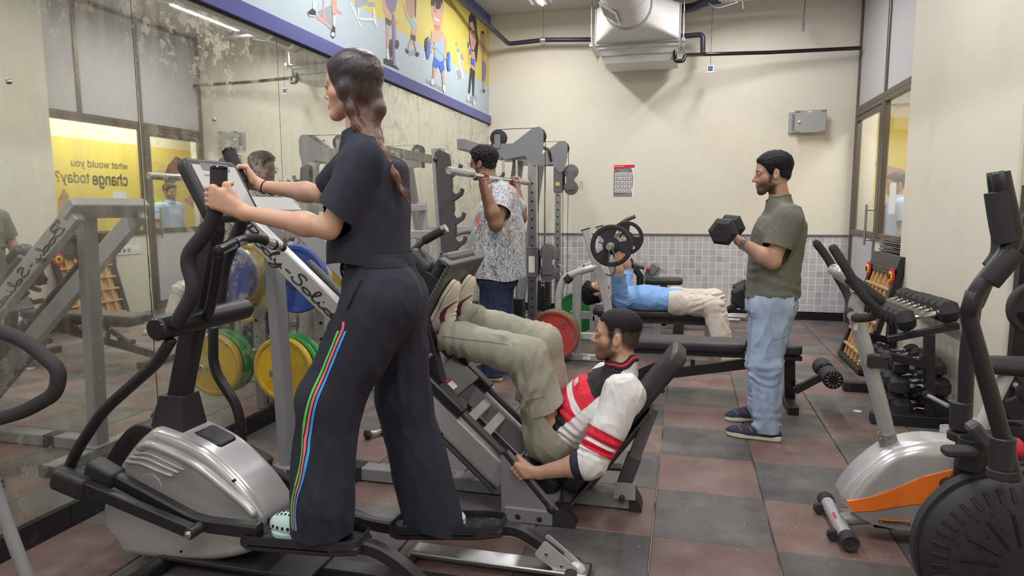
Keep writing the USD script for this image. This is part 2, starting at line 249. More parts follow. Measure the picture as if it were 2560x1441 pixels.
def floor_mat(name, c, c2):
    N = {'g': ('geometry', {}), 'n1': ('noise_texture', {'scale': 3.2, 'detail': 7., 'roughness': .65}), 'r1': ('rgb_ramp', {'ramp': [(.36, (0, 0, 0)), (.70, (1, 1, 1))]}), 'm1': ('mix', {'color1': c, 'color2': c2}), 'mp': ('mapping', {'scale': (1.5, 16., 1)}), 'n2': ('noise_texture', {'scale': 4., 'detail': 6.}), 'r2': ('rgb_ramp', {'ramp': [(.50, (0, 0, 0)), (.78, (.42, .42, .42))]}), 'm2': ('mix', {'color2': (.30, .27, .25)}),
         'n3': ('noise_texture', {'scale': 55., 'detail': 2.}), 'r3': ('rgb_ramp', {'ramp': [(.715, (0, 0, 0)), (.75, (.75, .75, .75))]}), 'm3': ('mix', {'color2': (.52, .48, .44)}), 'n4': ('noise_texture', {'scale': 420., 'detail': 2.}), 'b': ('bump', {'strength': .35, 'distance': .0015}), 'oi': ('object_info', {}), 'rr': ('rgb_ramp', {'ramp': [(0, (.80, .80, .80)), (1, (1.12, 1.12, 1.12))]}), 'm4': ('mix', {'mix_type': 'multiply', 'fac': 1.}), 'p': ('principled_bsdf', {'roughness': .48, 'specular_ior_level': .42})}
    L = [('g.position', 'n1.vector'), ('n1.fac', 'r1.fac'), ('r1.color', 'm1.fac'), ('g.position', 'mp.vector'), ('g.position', 'n2.vector'), ('n2.fac', 'r2.fac'), ('r2.color', 'm2.fac'), ('m1.color', 'm2.color1'), ('g.position', 'n3.vector'), ('n3.fac', 'r3.fac'), ('r3.color', 'm3.fac'), ('m2.color', 'm3.color1'), ('oi.random', 'rr.fac'), ('m3.color', 'm4.color1'), ('rr.color', 'm4.color2'), ('m4.color', 'p.base_color'), ('g.position', 'n4.vector'), ('n4.fac', 'b.height'), ('b.normal', 'p.normal')]
    MN(name, N, L, 'p.BSDF')
floor_mat('tile_red', (.135, .078, .072), (.205, .138, .127)); floor_mat('tile_grey', (.070, .070, .071), (.135, .131, .128)); M('dust_joint', (.42, .38, .33), .9, var=(3, (.07, .065, .06), .45, .60))
TP = .0843
def dado_mat():
    N, L = pos_nodes(); N.update({'ux': ('math', {'math_type': 'multiply', 'value2': 1 / TP}), 'a0': ('math', {'math_type': 'subtract', 'value2': XR}), 'b0': ('math', {'math_type': 'subtract', 'value2': .108}), 'vz': ('math', {'math_type': 'multiply', 'value2': 1 / TP}), 'fx': ('math', {'math_type': 'floor'}), 'fz': ('math', {'math_type': 'floor'}), 'c': ('combine_xyz', {}), 'wn': ('white_noise_texture', {}),
        'tx': ('math', {'math_type': 'fraction'}), 'tz': ('math', {'math_type': 'fraction'}), 'cx': ('math', {'math_type': 'subtract', 'value2': .5}), 'cz': ('math', {'math_type': 'subtract', 'value2': .5}), 'cv': ('combine_xyz', {}), 'len': ('vector_math', {'math_type': 'length'}), 'r30': ('math', {'math_type': 'multiply', 'value2': 34.}), 'sr': ('math', {'math_type': 'sine'}),
        'kx': ('math', {'math_type': 'multiply', 'value2': 18.85}), 'kz': ('math', {'math_type': 'multiply', 'value2': 18.85}), 'sx': ('math', {'math_type': 'cosine'}), 'sz': ('math', {'math_type': 'cosine'}), 'sm': ('math', {'math_type': 'multiply'}), 'sw': ('math', {'math_type': 'greater_than', 'value2': .5}), 'sep': ('separate_color', {}), 'pm': ('mix_float', {}), 'th': ('map_range', {'from_min': -.6, 'from_max': .9, 'clamp': True}), 'tone': ('rgb_ramp', {'ramp': [(0, (.15, .15, .15)), (.45, (.30, .30, .30)), (.75, (.55, .55, .55)), (1, (.95, .95, .95))]}), 'st': ('math', {'math_type': 'multiply'}), 'col': ('mix', {'color1': (.60, .58, .59), 'color2': (.20, .20, .245)}), 'p': ('principled_bsdf', {'roughness': .22})})
    L += [('s.x', 'a0.value1'), ('a0.value', 'ux.value1'), ('s.z', 'b0.value1'), ('b0.value', 'vz.value1'), ('ux.value', 'fx.value1'), ('vz.value', 'fz.value1'), ('fx.value', 'c.x'), ('fz.value', 'c.y'), ('c.vector', 'wn.vector'), ('ux.value', 'tx.value1'), ('vz.value', 'tz.value1'), ('tx.value', 'cx.value1'), ('tz.value', 'cz.value1'), ('cx.value', 'cv.x'), ('cz.value', 'cv.y'), ('cv.vector', 'len.vector1'), ('len.value', 'r30.value1'), ('r30.value', 'sr.value1'), ('cx.value', 'kx.value1'), ('cz.value', 'kz.value1'), ('kx.value', 'sx.value1'), ('kz.value', 'sz.value1'), ('sx.value', 'sm.value1'), ('sz.value', 'sm.value2'), ('wn.color', 'sep.color'), ('sep.g', 'sw.value1'), ('sw.value', 'pm.fac'), ('sr.value', 'pm.a'), ('sm.value', 'pm.b'), ('pm.result', 'th.value'), ('sep.r', 'tone.fac'), ('th.result', 'st.value1'), ('tone.color', 'st.value2'), ('st.value', 'col.fac'), ('col.color', 'p.base_color')]
    MN('dado_tile', N, L, 'p.BSDF')
dado_mat(); M('grout', (.86, .85, .85), .8)
def setting(name, label, c): return Thing(name, label, c, kind='structure')
# ---------------------------------------------------------------- floor of rubber tiles
fl = setting('floor', 'gym floor of square charcoal and brick red rubber tiles in a chequer pattern', 'floor')
fl.part('subfloor', bx(XL - .1, 2.3, YF, YB + .1, -.10, -.012, 0), 'dust_joint', False)
X0, Y0 = -.1058, 2.7845
rng = random.Random(5)
for k in range(-6, 5):
    for j in range(-12, 13):
        x0, x1, y0, y1 = max(X0 + .5 * k, XL), min(X0 + .5 * k + .5, 2.2), max(Y0 + .5 * j, YF), min(Y0 + .5 * j + .5, YB)
        if x1 - x0 < .01 or y1 - y0 < .01: continue
        g, dz = .0016, rng.uniform(-.0012, 0)
        fl.part('rubber_tile', bx(x0 + g * 1.7, x1 - g * 1.7, y0 + g * .7, y1 - g * .7, -.02, dz, .003), 'tile_grey' if (k + j) % 2 == 0 else 'tile_red', False)
# ---------------------------------------------------------------- ceiling and walls
solo('ceiling', bx(XL - .1, 2.4, YF - .1, YB + .1, ZC, ZC + .1, 0), 'ceiling_paint', 'flat off-white plastered ceiling', 'ceiling', False, kind='structure')
wb = setting('wall_back', 'far cream painted wall with a patterned grey tile dado', 'wall')
wb.part('plaster', bx(XL - .1, XR + .25, YB, YB + .12, 0, ZC, 0), 'cream_paint', False)
wb.part('grout_bed', bx(XL, XR, YB - .006, YB, .104, 1.036, 0), 'grout', False)
rest = []
for i in range(54):
    for j in range(11):
        x1 = XR - TP * i; x0 = max(x1 - TP, XL)
        if x1 - x0 < .01: continue
        m = bx(x0 + .004, x1 - .004, YB - .0085, YB - .004, .108 + TP * j + .004, .108 + TP * j + TP - .004, .001)
        if i < 27: wb.part('dado_tile', m, 'dado_tile', False)
        else: rest.append(m)
wb.part('dado_tiles_far', rest, 'dado_tile', False, kind='stuff')
wb.part('dado_ledge', bx(XL, XR, YB - .022, YB, 1.036, 1.058), 'pewter', False)
solo('wall_front', bx(XL - .1, 2.4, YF - .12, YF, 0, ZC, 0), 'cream_paint', 'cream wall behind the camera', 'wall', False, kind='structure')
solo('wall_left', bx(XL - .14, XL - .02, YF, YB + .1, 0, ZC, 0), 'cream_paint', 'plaster wall behind the tall mirrors', 'wall', False, kind='structure')
solo('wall_right', cat(bx(2.12, 2.24, YF, 4.25, 0, ZC, 0)), 'corridor_cream', 'warm cream side wall at the right edge of the photo', 'wall', False, kind='structure')
PX, PY0, PY1 = 1.715, 4.2, 6.16
pil = setting('wall_pillar', 'broad cream pillar on the right with a black skirting', 'pillar')
pil.part('plaster', bx(PX, 2.2, PY0, PY1, 0, ZC, .012), 'pillar_paint', False); pil.part('skirting', bx(PX - .012, PX + .1, PY0, PY1 + .012, 0, .118, .003), 'skirting_black', False); pil.part('skirting_cap', bx(PX - .013, PX + .1, PY0, PY1 + .012, .118, .124, .001), 'white_plastic', False)
sb = setting('baseboard_back', 'black stone skirting under the tiled dado', 'skirting')
for i in range(8):
    a = XL + i * .5635; sb.part('stone', bx(a + .001, a + .5625, YB - .016, YB, 0, .104, .002), 'skirting_black', False)
sl = setting('baseboard_left', 'black stone skirting along the foot of the mirror', 'skirting')
for i in range(20):
    a = YF + i * .605; sl.part('stone', bx(XL - .02, XL + .016, a + .001, min(a + .604, YB), 0, .104, .002), 'skirting_black', False)
# ---------------------------------------------------------------- mirror, blue band and printed mural on the left wall
mr = setting('wall_mirror', 'stained wall mirror of tall glass panels along the left side', 'mirror')
for i in range(-3, 6):
    a = 2.8 + 1.2 * i; b = min(a + 1.2, YB)
    if b - a > .05: mr.part('mirror_panel', bx(XL - .008, XL, max(a, YF) + .0025, b - .0025, .104, 2.508, .0015), 'mirror', False)
    for z in (.6, 1.9):
        mr.part('mirror_screw', lathe([(0, .011), (.006, .011), (.010, .006), (.011, 0)], (XL, a + .55, z), (1, 0, 0), 14), 'chrome')
mr.part('backing', bx(XL - .02, XL - .009, YF, YB, .1, 2.5, 0), 'ink_black', False)
tb = setting('trim_1', 'deep blue frame band running above the mirror', 'trim')
tb.part('band', bx(XL - .02, XL + .03, YF, YB, 2.516, 2.622, .004), 'blue_frame', False); tb.part('gasket', bx(XL - .01, XL + .012, YF, YB, 2.506, 2.517, .001), 'ink_black', False)
tb.part('top_band', bx(XL - .02, XL + .03, YF, YB, 3.80, ZC, .004), 'blue_frame', False)
mu = Thing('mural', 'printed mural of cartoon gym-goers on yellow and pale blue above the mirror', 'mural', (XL, 5, 2.62))
def wallp(pts, crop, sc): return np.array([at(crop[0] + p[0] / sc, crop[1] + p[1] / sc, x=XL)[1:] for p in pts])
def onwall(pts, lay, t=.0006): return prism(Polygon(pts).buffer(0), (XL + .0012 + .0004 * lay, 0, 0), (0, 1, 0), (0, 0, 1), t)
E1, E2 = (720, 0), (940, 0)
for a, b in ((-3.2, 1.6), (1.6, 6.47), (6.47, YB)): mu.part('mural_panel', bx(XL - .02, XL + .001, a + .001, b - .001, 2.622, ZC, .001), 'mural_blue' if 0 else 'painted', False, col=None if 0 else np.tile((.46, .56, .64), (24, 1)))
yl = [wallp([q], E, s)[0] for q, E, s in (((1240, 0), E1, 8.007), ((2242, 620), E1, 8.007), ((590, 590), E2, 5.338), ((1050, 860), E2, 5.338), ((1480, 1130), E2, 5.338))]
yl[-1][0] = YB - .003
ypoly = [yl[0]] + yl[1:] + [(YB - .003, 3.80), (yl[0][0], 3.80)]
def paint(name, shapes, crop, sc):
    ms, cs = [], []
    for lay, (c, pts) in enumerate(shapes):
        m = onwall(wallp(pts, crop, sc), 2 + lay); ms.append(m); cs.append(np.tile(c, (len(m.vertices), 1)))
    mu.part(name, ms, 'painted', False, col=np.vstack(cs))
m = onwall(ypoly, 0); mu.part('yellow_field', m, 'painted', False, col=np.tile((.66, .56, .13), (len(m.vertices), 1)))
SK, SK2, DK, BL, LB, WH, GY, PU, PK = (.62, .36, .27), (.50, .26, .19), (.05, .045, .06), (.07, .16, .62), (.32, .48, .66), (.72, .74, .78), (.33, .37, .43), (.22, .18, .38), (.62, .38, .38)
def el(cx, cy, rx, ry, n=14): return [(cx + rx * math.cos(t), cy + ry * math.sin(t)) for t in np.linspace(0, 2 * math.pi, n, endpoint=False)]
paint('printed_figure', [(GY, [(600, 230), (830, 110), (960, 560), (870, 640), (740, 480)]), (PK, [(560, 300), (600, 290), (840, 500), (830, 560), (570, 370)]), (PK, [(850, 60), (1075, 235), (1060, 300), (840, 130)]), (PK, [(690, 0), (725, 0), (735, 400), (695, 370)]), (WH, [(485, 20), (552, 20), (540, 215), (490, 170)]), (DK, [(480, 165), (550, 235), (545, 330), (430, 330), (385, 290), (390, 240)]), (WH, [(385, 270), (430, 300), (548, 310), (540, 335), (420, 330)]), (SK, [(865, 0), (970, 0), (950, 300), (885, 300), (870, 220)]), (WH, [(885, 305), (940, 305), (930, 560), (890, 500)]), (DK, [(890, 500), (930, 560), (935, 720), (890, 770), (840, 700)]), (WH, el(885, 690, 40, 45))], E1, 8.007)
paint('printed_machine', [(GY, [(1340, 0), (1610, 0), (1560, 110), (1480, 100), (1390, 160), (1340, 110)]), (WH, [(1220, 50), (1260, 60), (1470, 530), (1450, 560)]), (GY, [(1580, 120), (1620, 30), (1730, 70), (1745, 135)]), (WH, [(1400, 350), (1705, 360), (1700, 420), (1440, 410)]), (WH, [(1690, 150), (1720, 150), (1775, 530), (1760, 570), (1700, 420)]), (WH, [(1385, 150), (1420, 150), (1410, 380), (1390, 380)])], E1, 8.007)
paint('printed_figure', [(DK, [(95, 790), (170, 760), (310, 930), (300, 935), (100, 850)]), (SK, [(75, 0), (125, 0), (150, 170), (310, 290), (300, 325), (250, 270), (150, 250), (100, 170)]), (PU, [(115, 0), (280, 0), (250, 150), (200, 190), (140, 90)]), (DK, [(120, 230), (200, 280), (190, 350), (130, 340)]), (SK, [(130, 320), (185, 350), (165, 640), (135, 640)]), (WH, [(135, 640), (165, 650), (180, 800), (140, 790)]), (SK2, [(200, 270), (265, 270), (265, 540), (240, 540)]), (DK, el(275, 590, 28, 60)), (DK, el(190, 650, 25, 130)), (PU, [(212, 190), (240, 190), (250, 880), (215, 880)])], E2, 5.338)
paint('printed_figure', [(GY, [(430, 700), (520, 650), (560, 720), (440, 750)]), (SK2, [(395, 0), (525, 0), (510, 180), (490, 265), (455, 240), (415, 160)]), (DK, [(510, 0), (535, 0), (530, 250), (515, 200)]), (SK, [(358, 50), (385, 60), (430, 270), (410, 270)]), (LB, [(415, 225), (500, 255), (540, 300), (530, 400), (500, 400), (450, 310)]), (SK, [(470, 380), (545, 390), (530, 480), (460, 470)]), (DK, [(460, 455), (525, 480), (520, 550), (460, 530)]), (SK, [(455, 520), (485, 540), (435, 690), (415, 650)]), (SK, [(490, 550), (520, 550), (550, 700), (530, 700)]), (DK, [(388, 645), (430, 690), (420, 720), (395, 690)]), (DK, el(545, 725, 25, 30))], E2, 5.338)
paint('printed_figure', [(GY, [(660, 1050), (900, 1180), (920, 1240), (660, 1100)]), (SK, [(725, 0), (885, 0), (900, 100), (880, 320), (850, 440), (780, 400), (740, 200)]), (DK, [(725, 0), (885, 0), (880, 60), (860, 40), (740, 40)]), (DK, el(755, 45, 28, 40)), (DK, el(825, 75, 38, 50)), (SK2, [(775, 90), (800, 110), (795, 180), (770, 165)]), (WH, [(765, 225), (840, 270), (835, 290), (775, 265)]), (SK2, [(780, 330), (850, 340), (830, 430), (790, 400)]), (SK, [(735, 420), (780, 400), (880, 420), (940, 560), (935, 720), (910, 830), (880, 700), (760, 560), (740, 710), (715, 690), (725, 560)]), (LB, [(770, 440), (800, 560), (850, 580), (885, 450), (895, 780), (850, 830), (775, 760)]), (BL, [(770, 760), (850, 830), (890, 800), (910, 930), (865, 975), (830, 880), (800, 920), (750, 880)]), (SK, [(755, 890), (795, 920), (770, 1080), (745, 1060)]), (SK, [(870, 970), (905, 950), (905, 1140), (880, 1140)]), (WH, el(745, 1095, 22, 45)), (WH, [(880, 1140), (905, 1140), (922, 1220), (905, 1245), (885, 1200)]), (LB, [(690, 600), (790, 620), (950, 780), (945, 800), (790, 645), (690, 625)]), (BL, el(685, 640, 28, 155)), (DK, el(660, 600, 16, 90)), (BL, el(962, 820, 25, 135)), (LB, el(985, 840, 14, 110))], E2, 5.338)
paint('printed_machine', [(GY, [(1060, 960), (1110, 930), (1150, 1040), (1080, 1070)]), (WH, [(1080, 650), (1095, 650), (1130, 880), (1180, 1060), (1165, 1070), (1100, 860)]), (WH, [(1040, 900), (1052, 900), (1085, 1060), (1072, 1075)]), (GY, [(1125, 720), (1150, 715), (1175, 790), (1160, 815), (1130, 760)]), (WH, [(1145, 810), (1157, 810), (1150, 1050), (1140, 1050)]), (GY, el(1095, 670, 18, 25)), (GY, el(1072, 590, 14, 22))], E2, 5.338)
paint('printed_figure', [(GY, [(1210, 1290), (1330, 1280), (1340, 1340), (1310, 1400), (1220, 1360)]), (DK, [(1235, 230), (1265, 170), (1300, 180), (1335, 260), (1345, 400), (1365, 580), (1340, 840), (1300, 760), (1240, 560)]), (SK, [(1245, 300), (1290, 290), (1315, 400), (1335, 540), (1300, 690), (1270, 640), (1245, 480)]), (DK, el(1258, 385, 10, 14)), (DK, el(1300, 425, 11, 16)), (SK2, [(1265, 540), (1300, 570), (1290, 600)]), (SK, [(1225, 620), (1245, 640), (1240, 860), (1230, 850)]), (BL, el(1228, 600, 12, 40)), (BL, el(1250, 690, 13, 40)), (SK, [(1265, 690), (1310, 690), (1330, 900), (1310, 960), (1265, 900)]), (BL, [(1258, 770), (1315, 800), (1308, 900), (1262, 850)]), (DK, [(1255, 900), (1315, 950), (1300, 1280), (1285, 1280), (1275, 1000), (1245, 1245), (1225, 1240)]), (WH, el(1225, 1310, 18, 50)), (WH, el(1303, 1370, 15, 50))], E2, 5.338)
paint('printed_figure', [(GY, el(1415, 1215, 22, 28)), (SK2, [(1385, 470), (1405, 410), (1435, 420), (1450, 520), (1460, 680), (1430, 770), (1400, 700)]), (DK, [(1385, 480), (1405, 408), (1437, 420), (1448, 500), (1430, 450), (1400, 450)]), (SK2, [(1415, 750), (1435, 750), (1440, 820), (1415, 820)]), (PU, [(1412, 810), (1450, 820), (1468, 920), (1450, 1085), (1412, 1085)]), (SK, [(1418, 1085), (1448, 1085), (1445, 1200), (1425, 1200)]), (DK, el(1437, 1215, 12, 26))], E2, 5.338)
mu.part('print_mark', [onwall(wallp(el(1430, 1385, 7, 12), E2, 5.338), 2), onwall(wallp([(1422, 1412), (1440, 1420), (1440, 1424), (1422, 1416)], E2, 5.338), 2)], 'mint', False)
# ---------------------------------------------------------------- window wall and the corridor behind it
YM, ZS, ZT = 7.70, 1.12, 2.50
solo('wall_window', cat(bx(XR, XR + .14, PY1, YM - .03, 0, ZS - .05, .003)), 'pillar_paint', 'low cream wall under the inner window', 'wall', False, kind='structure')
def framed(t, y0, y1, z0, z1, w=.05, d=.06, mull=()):
    for a, b, c, e in ((y0, y0 + w, z0, z1), (y1 - w, y1, z0, z1), (y0 + w, y1 - w, z0, z0 + w), (y0 + w, y1 - w, z1 - w, z1)): t.part('frame_bar', bx(XR + .01, XR + .01 + d, a, b, c, e, .004), 'bronze_alu', False)
    for y in mull: t.part('mullion', bx(XR + .01, XR + .01 + d, y - w / 2, y + w / 2, z0 + w, z1 - w, .004), 'bronze_alu', False)
w1 = setting('window_1', 'bronze framed inner window looking into the yellow corridor', 'window'); framed(w1, PY1, YM, ZS - .05, ZT); w1.part('pane', bx(XR + .035, XR + .041, PY1 + .045, YM - .045, ZS, ZT - .045, 0), 'glass', False)
w1.part('sill', bx(XR - .02, XR + .12, PY1, YM, ZS - .07, ZS - .05, .003), 'bronze_alu', False)
w2 = setting('window_2', 'bronze framed frosted panels above the door and window', 'window'); framed(w2, PY1, YB, ZT, ZC, .055, .06, (6.75, YM))
for a, b in ((PY1, 6.75), (6.75, YM), (YM, YB)): w2.part('frosted_pane', bx(XR + .03, XR + .038, a + .03, b - .03, ZT + .05, ZC - .05, 0), 'frosted_panel', False)
d1 = setting('door_1', 'bronze framed glass door in the far right corner with a steel pull handle', 'door'); framed(d1, YM + .02, YB, 0, ZT, .05, .07); framed(d1, YM + .07, YB - .06, .06, ZT - .06, .055, .05)
d1.part('rail', bx(XR + .01, XR + .06, YM + .12, YB - .11, ZS - .06, ZS + .01, .004), 'bronze_alu', False); d1.part('pane', bx(XR + .03, XR + .036, YM + .12, YB - .11, ZS, ZT - .11, 0), 'glass', False); d1.part('kick_panel', bx(XR + .025, XR + .04, YM + .12, YB - .11, .11, ZS - .05, .002), 'frosted_panel', False)
hy = 7.86
for sx, xx in (('pull_handle', XR - .055), ('pull_handle', XR + .11)): d1.part(sx, [cyl((xx, hy, .99), (xx, hy, 1.42), .013, n=16, bev=.002), cyl((XR + .03, hy, 1.04), (xx, hy, 1.04), .009), cyl((XR + .03, hy, 1.36), (xx, hy, 1.36), .009)], 'steel')
CX = 3.4
co = setting('wall_corridor', 'yellow mural wall of the corridor beyond the inner window, with lettering', 'wall')
co.part('yellow_paint', bx(CX, CX + .1, 4.5, 10.7, 0, 2.42, 0), 'yellow_wall', False); co.part('upper_paint', bx(CX, CX + .1, 4.5, 10.7, 2.42, 3.2, 0), 'corridor_cream', False)
co.part('lettering', [text('what would you', (CX - .001, 8.95, 1.985), (0, -1, 0), (0, 0, 1), 1.02, .135, .002), text('change', (CX - .001, 8.93, 1.70), (0, -1, 0), (0, 0, 1), .66, .24, .002, True), text('today?', (CX - .001, 8.22, 1.735), (0, -1, 0), (0, 0, 1), .56, .20, .002)], 'ink_black', False)
HP = [(9.62, 1.30), (9.75, 1.62), (9.70, 1.95), (9.84, 2.16), (10.02, 2.30), (10.18, 2.26), (10.10, 2.2), (10.25, 2.12), (10.12, 2.10), (10.22, 1.98), (10.04, 2.02), (9.98, 1.86), (9.86, 1.80), (9.92, 1.5), (9.84, 1.2)]
co.part('dancing_silhouette', prism(Polygon(HP), (CX - .001, 0, 0), (0, 0, 1), (0, 1, 0), .002) if 0 else prism(Polygon([(-a, b) for a, b in HP]), (CX - .001, 0, 0), (0, -1, 0), (0, 0, 1), .002), 'maroon', False)
for c, pts in (('mauve', [(10.15, 1.55), (10.5, 1.72), (10.6, 1.66), (10.6, 1.46), (10.4, 1.40)]), ('lime', [(9.25, 1.2), (9.7, 1.52), (9.45, 1.62), (9.3, 1.5)]), ('orange', [(9.15, 1.0), (9.7, 1.3), (9.75, 1.05), (9.3, .8)])): co.part('colour_shape', prism(Polygon([(-a, b) for a, b in pts]), (CX - .0006, 0, 0), (0, -1, 0), (0, 0, 1), .001), c, False)
ce = setting('wall_corridor_end', 'yellow end wall of the corridor with a mauve sweep', 'wall')
YE = 10.6; ce.part('yellow_paint', bx(1.9, CX, YE, YE + .1, 0, 2.63, 0), 'yellow_wall', False); ce.part('upper_paint', bx(1.9, CX, YE, YE + .1, 2.63, 3.2, 0), 'corridor_cream', False)
xe = lambda u, v: at(u, v, y=YE)
ce.part('colour_shape', prism(Polygon([(p[0], p[2]) for p in (xe(2150, 392), xe(2215, 412), xe(2270, 428), xe(2285, 440), xe(2285, 480), xe(2262, 465), xe(2215, 447), xe(2185, 410))]), (0, YE - .002, 0), (1, 0, 0), (0, 0, 1), .001), 'mauve', False)
ce.part('white_stub', bx(XR + .1, xe(2158, 330)[0], YE - .25, YE - .01, 0, 3.2, .004), 'white_paint', False); ce.part('beam', bx(XR + .1, CX, YE - .12, YE - .003, 2.80, 2.98, .004), 'frosted_panel', False)
solo('corridor_floor', bx(XR + .14, CX, 4.5, YE, -.05, 0, 0), 'corridor_floor', 'grey corridor floor beyond the glass door', 'floor', False, kind='structure')
solo('corridor_ceiling', bx(XR + .14, CX + .1, 4.5, YE + .1, 3.2, 3.3, 0), 'corridor_cream', 'cream corridor ceiling beyond the window', 'ceiling', False, kind='structure')
solo('wall_corridor_near', bx(2.2, CX, 4.4, 4.5, 0, 3.2, 0), 'corridor_cream', 'cream near end wall of the corridor', 'wall', False, kind='structure')
# ---------------------------------------------------------------- lamps
def lamp(x, y, label):
    t = Thing('ceiling_lamp', label, 'lamp', (x, y, ZC), group=None); z = ZC
    t.part('housing', bx(x - .06, x + .06, y - .64, y + .64, z - .15, z - .10, .006), 'white_plastic', False)
    for s in (-1, 1): t.part('reflector', prism([(-.66, 0), (.66, 0), (.62, .085), (-.62, .085)], (x + s * .055, y, z - .10), (0, 1, 0), nz((s * 1., 0, -.72)), .002), 'white_plastic', False)
    for q in (-1, 1): t.part('suspension', cyl((x, y + q * .4, z - .11), (x, y + q * .4, z), .004, n=8), 'steel')
    t.part('lamp_tube', cyl((x, y - .6, z - .158), (x, y + .6, z - .158), .014, n=16), 'lamp_glow'); return t
names = ['over the empty left front', 'over the elliptical trainer', 'over the squat rack', 'nearest the far wall, in view beside the duct', 'over the right front', 'over the exercise bikes', 'over the dumbbell rack', 'over the bench press station']
for (x, y), n in zip(LAMPS, names): lamp(x, y, 'white batten lamp with slanted reflectors ' + n)
# ---------------------------------------------------------------- elliptical trainer in the foreground
NY, FY, MY = 1.95, 2.36, 2.14
t = Thing('elliptical_trainer', 'black and silver elliptical trainer in the foreground, ridden by the woman', 'elliptical trainer', (*A(560, 1380, MY)[:2], 0))
Z6 = lambda x, y: (200 + x / 3.267, 1000 + y / 3.267)
BODY = [Z6(*p) for p in ((165, 900), (170, 1010), (215, 1100), (290, 1190), (345, 1275), (620, 1315), (860, 1335), (1150, 1325), (1400, 1255), (1480, 1130), (1500, 1000), (1440, 880), (1330, 730), (1180, 570), (1020, 430), (840, 330), (700, 275), (600, 245), (545, 262), (450, 345), (350, 470), (250, 640), (190, 790))]
h = t.part('flywheel_housing', slab(BODY, 2.03, .215, .035, n=110), 'bike_silver', True, 'silver flywheel housing')
def zz(pts, Y, off=0): return np.array([A(*Z6(*p), Y) - V(0, off, 0) for p in pts])
for pts in (((470, 400), (560, 365), (700, 410), (850, 480), (1000, 570), (1200, 730), (1350, 860), (1440, 960)), ((440, 440), (560, 440), (700, 500), (850, 572)), ((400, 470), (540, 480), (680, 540), (805, 595)), ((370, 505), (500, 520), (640, 580), (755, 622))):
    L = len(pts) > 5; t.part('raised_rib', tube(spline(zz(pts, 2.028), 6), np.r_[.004, np.full(len(pts) * 6 - 7, .016 if L else .008), .004], 10), 'bike_silver', True, parent=h)
t.part('hub_disc', pillow(np.array(disc(.048).exterior.coords)[:-1], A(*Z6(590, 700), 2.035) - V(0, 0, 0), (1, 0, 0), (0, 0, 1), .008, .003, smooth=False), 'bike_silver', True, parent=h)
for p in ((1253, 662), (828, 1238)): t.part('screw_hole', cyl(A(*Z6(*p), 2.03) - V(0, .004, 0), A(*Z6(*p), 2.03) + V(0, .01, 0), .005, n=12), 'ink_black', parent=h)
t.part('seam_strip', tube(spline(np.array([A(*Z6(*p), 2.14) for p in ((1150, 435), (1330, 570), (1480, 750), (1560, 900))]), 6), .004, 8), 'dark_grey', True, parent=h)
arc = [(262, 600), (330, 470), (440, 300), (560, 190), (700, 212), (900, 300), (1060, 420), (1090, 450)]
t.part('chain_guard', bar(spline(zz(arc, 2.13) + V(0, 0, .0), 6), .14, .026, (0, 1, 0)), 'black_plastic', 40)
b0 = A(455, 1010, MY)
c0, c1 = A(447, 1082, MY), A(448, 985, MY)
def loft4(c0, s0, c1, s1, r=.012): return hull(np.vstack([box(c0, (*s0, .004), .0015).vertices, box(c1, (*s1, .004), .0015).vertices]))
t.part('mast_boot', loft4(c0 - V(0, 0, .02), (.165, .15), c1, (.105, .095)), 'black_plastic', 30)
t.part('rear_boot', hull(np.vstack([box(A(545, 1108, 2.15), (.10, .10, .045), .012).vertices, box(A(505, 1088, 2.15), (.07, .12, .05), .012).vertices])), 'black_plastic', 30)
mt = A(532, 560, MY)
t.part('mast', beam(c1 - V(0, 0, .02), mt, .062, .088, up=(1, 0, .2), r=.014), 'black_paint', 30)
t.part('pivot_tube', cyl(A(388, 824, 1.90), A(388, 824, 1.90) + V(0, .49, 0), .042, n=32, bev=.006), 'black_paint')
for yy in (1.897, 2.392): t.part('pivot_cap', cyl((A(388, 824, 1.90) + V(0, yy - 1.90, 0)), (A(388, 824, 1.90) + V(0, yy - 1.90 + .008, 0)), .036, n=32, bev=.003), 'black_gloss')
def arm(up_, lo_, Y, foam, cap):
    P = fillet(pl(up_, Y), .06, 7); a = t.part('moving_arm', tube(P, .0255, 18), 'foam', True)
    t.part('arm_cap', cyl(P[0] - nz(P[1] - P[0]) * .012, P[0] + nz(P[1] - P[0]) * .002, .0275, n=20, bev=.004), 'black_gloss', parent=a)
    t.part('grip_sleeve', tube(P[:2] if len(P) < 9 else np.array([P[0], P[0] + nz(P[1] - P[0]) * .13]), .0275, 18), 'black_rubber', 40, parent=a)
    t.part('lower_arm', tube(fillet(pl(lo_, Y), .07, 7), .0205, 16), 'black_paint', True)
arm([(547, 424), (547, 500), (528, 566), (463, 645), (490, 722), (440, 812)], [(428, 850), (395, 905), (255, 1030), (190, 1130), (166, 1190)], NY, 0, 0)
arm([(573, 380), (606, 468), (612, 540), (560, 660), (545, 790)], [(533, 820), (533, 925), (590, 1010), (603, 1060), (608, 1165)], FY, 0, 0)
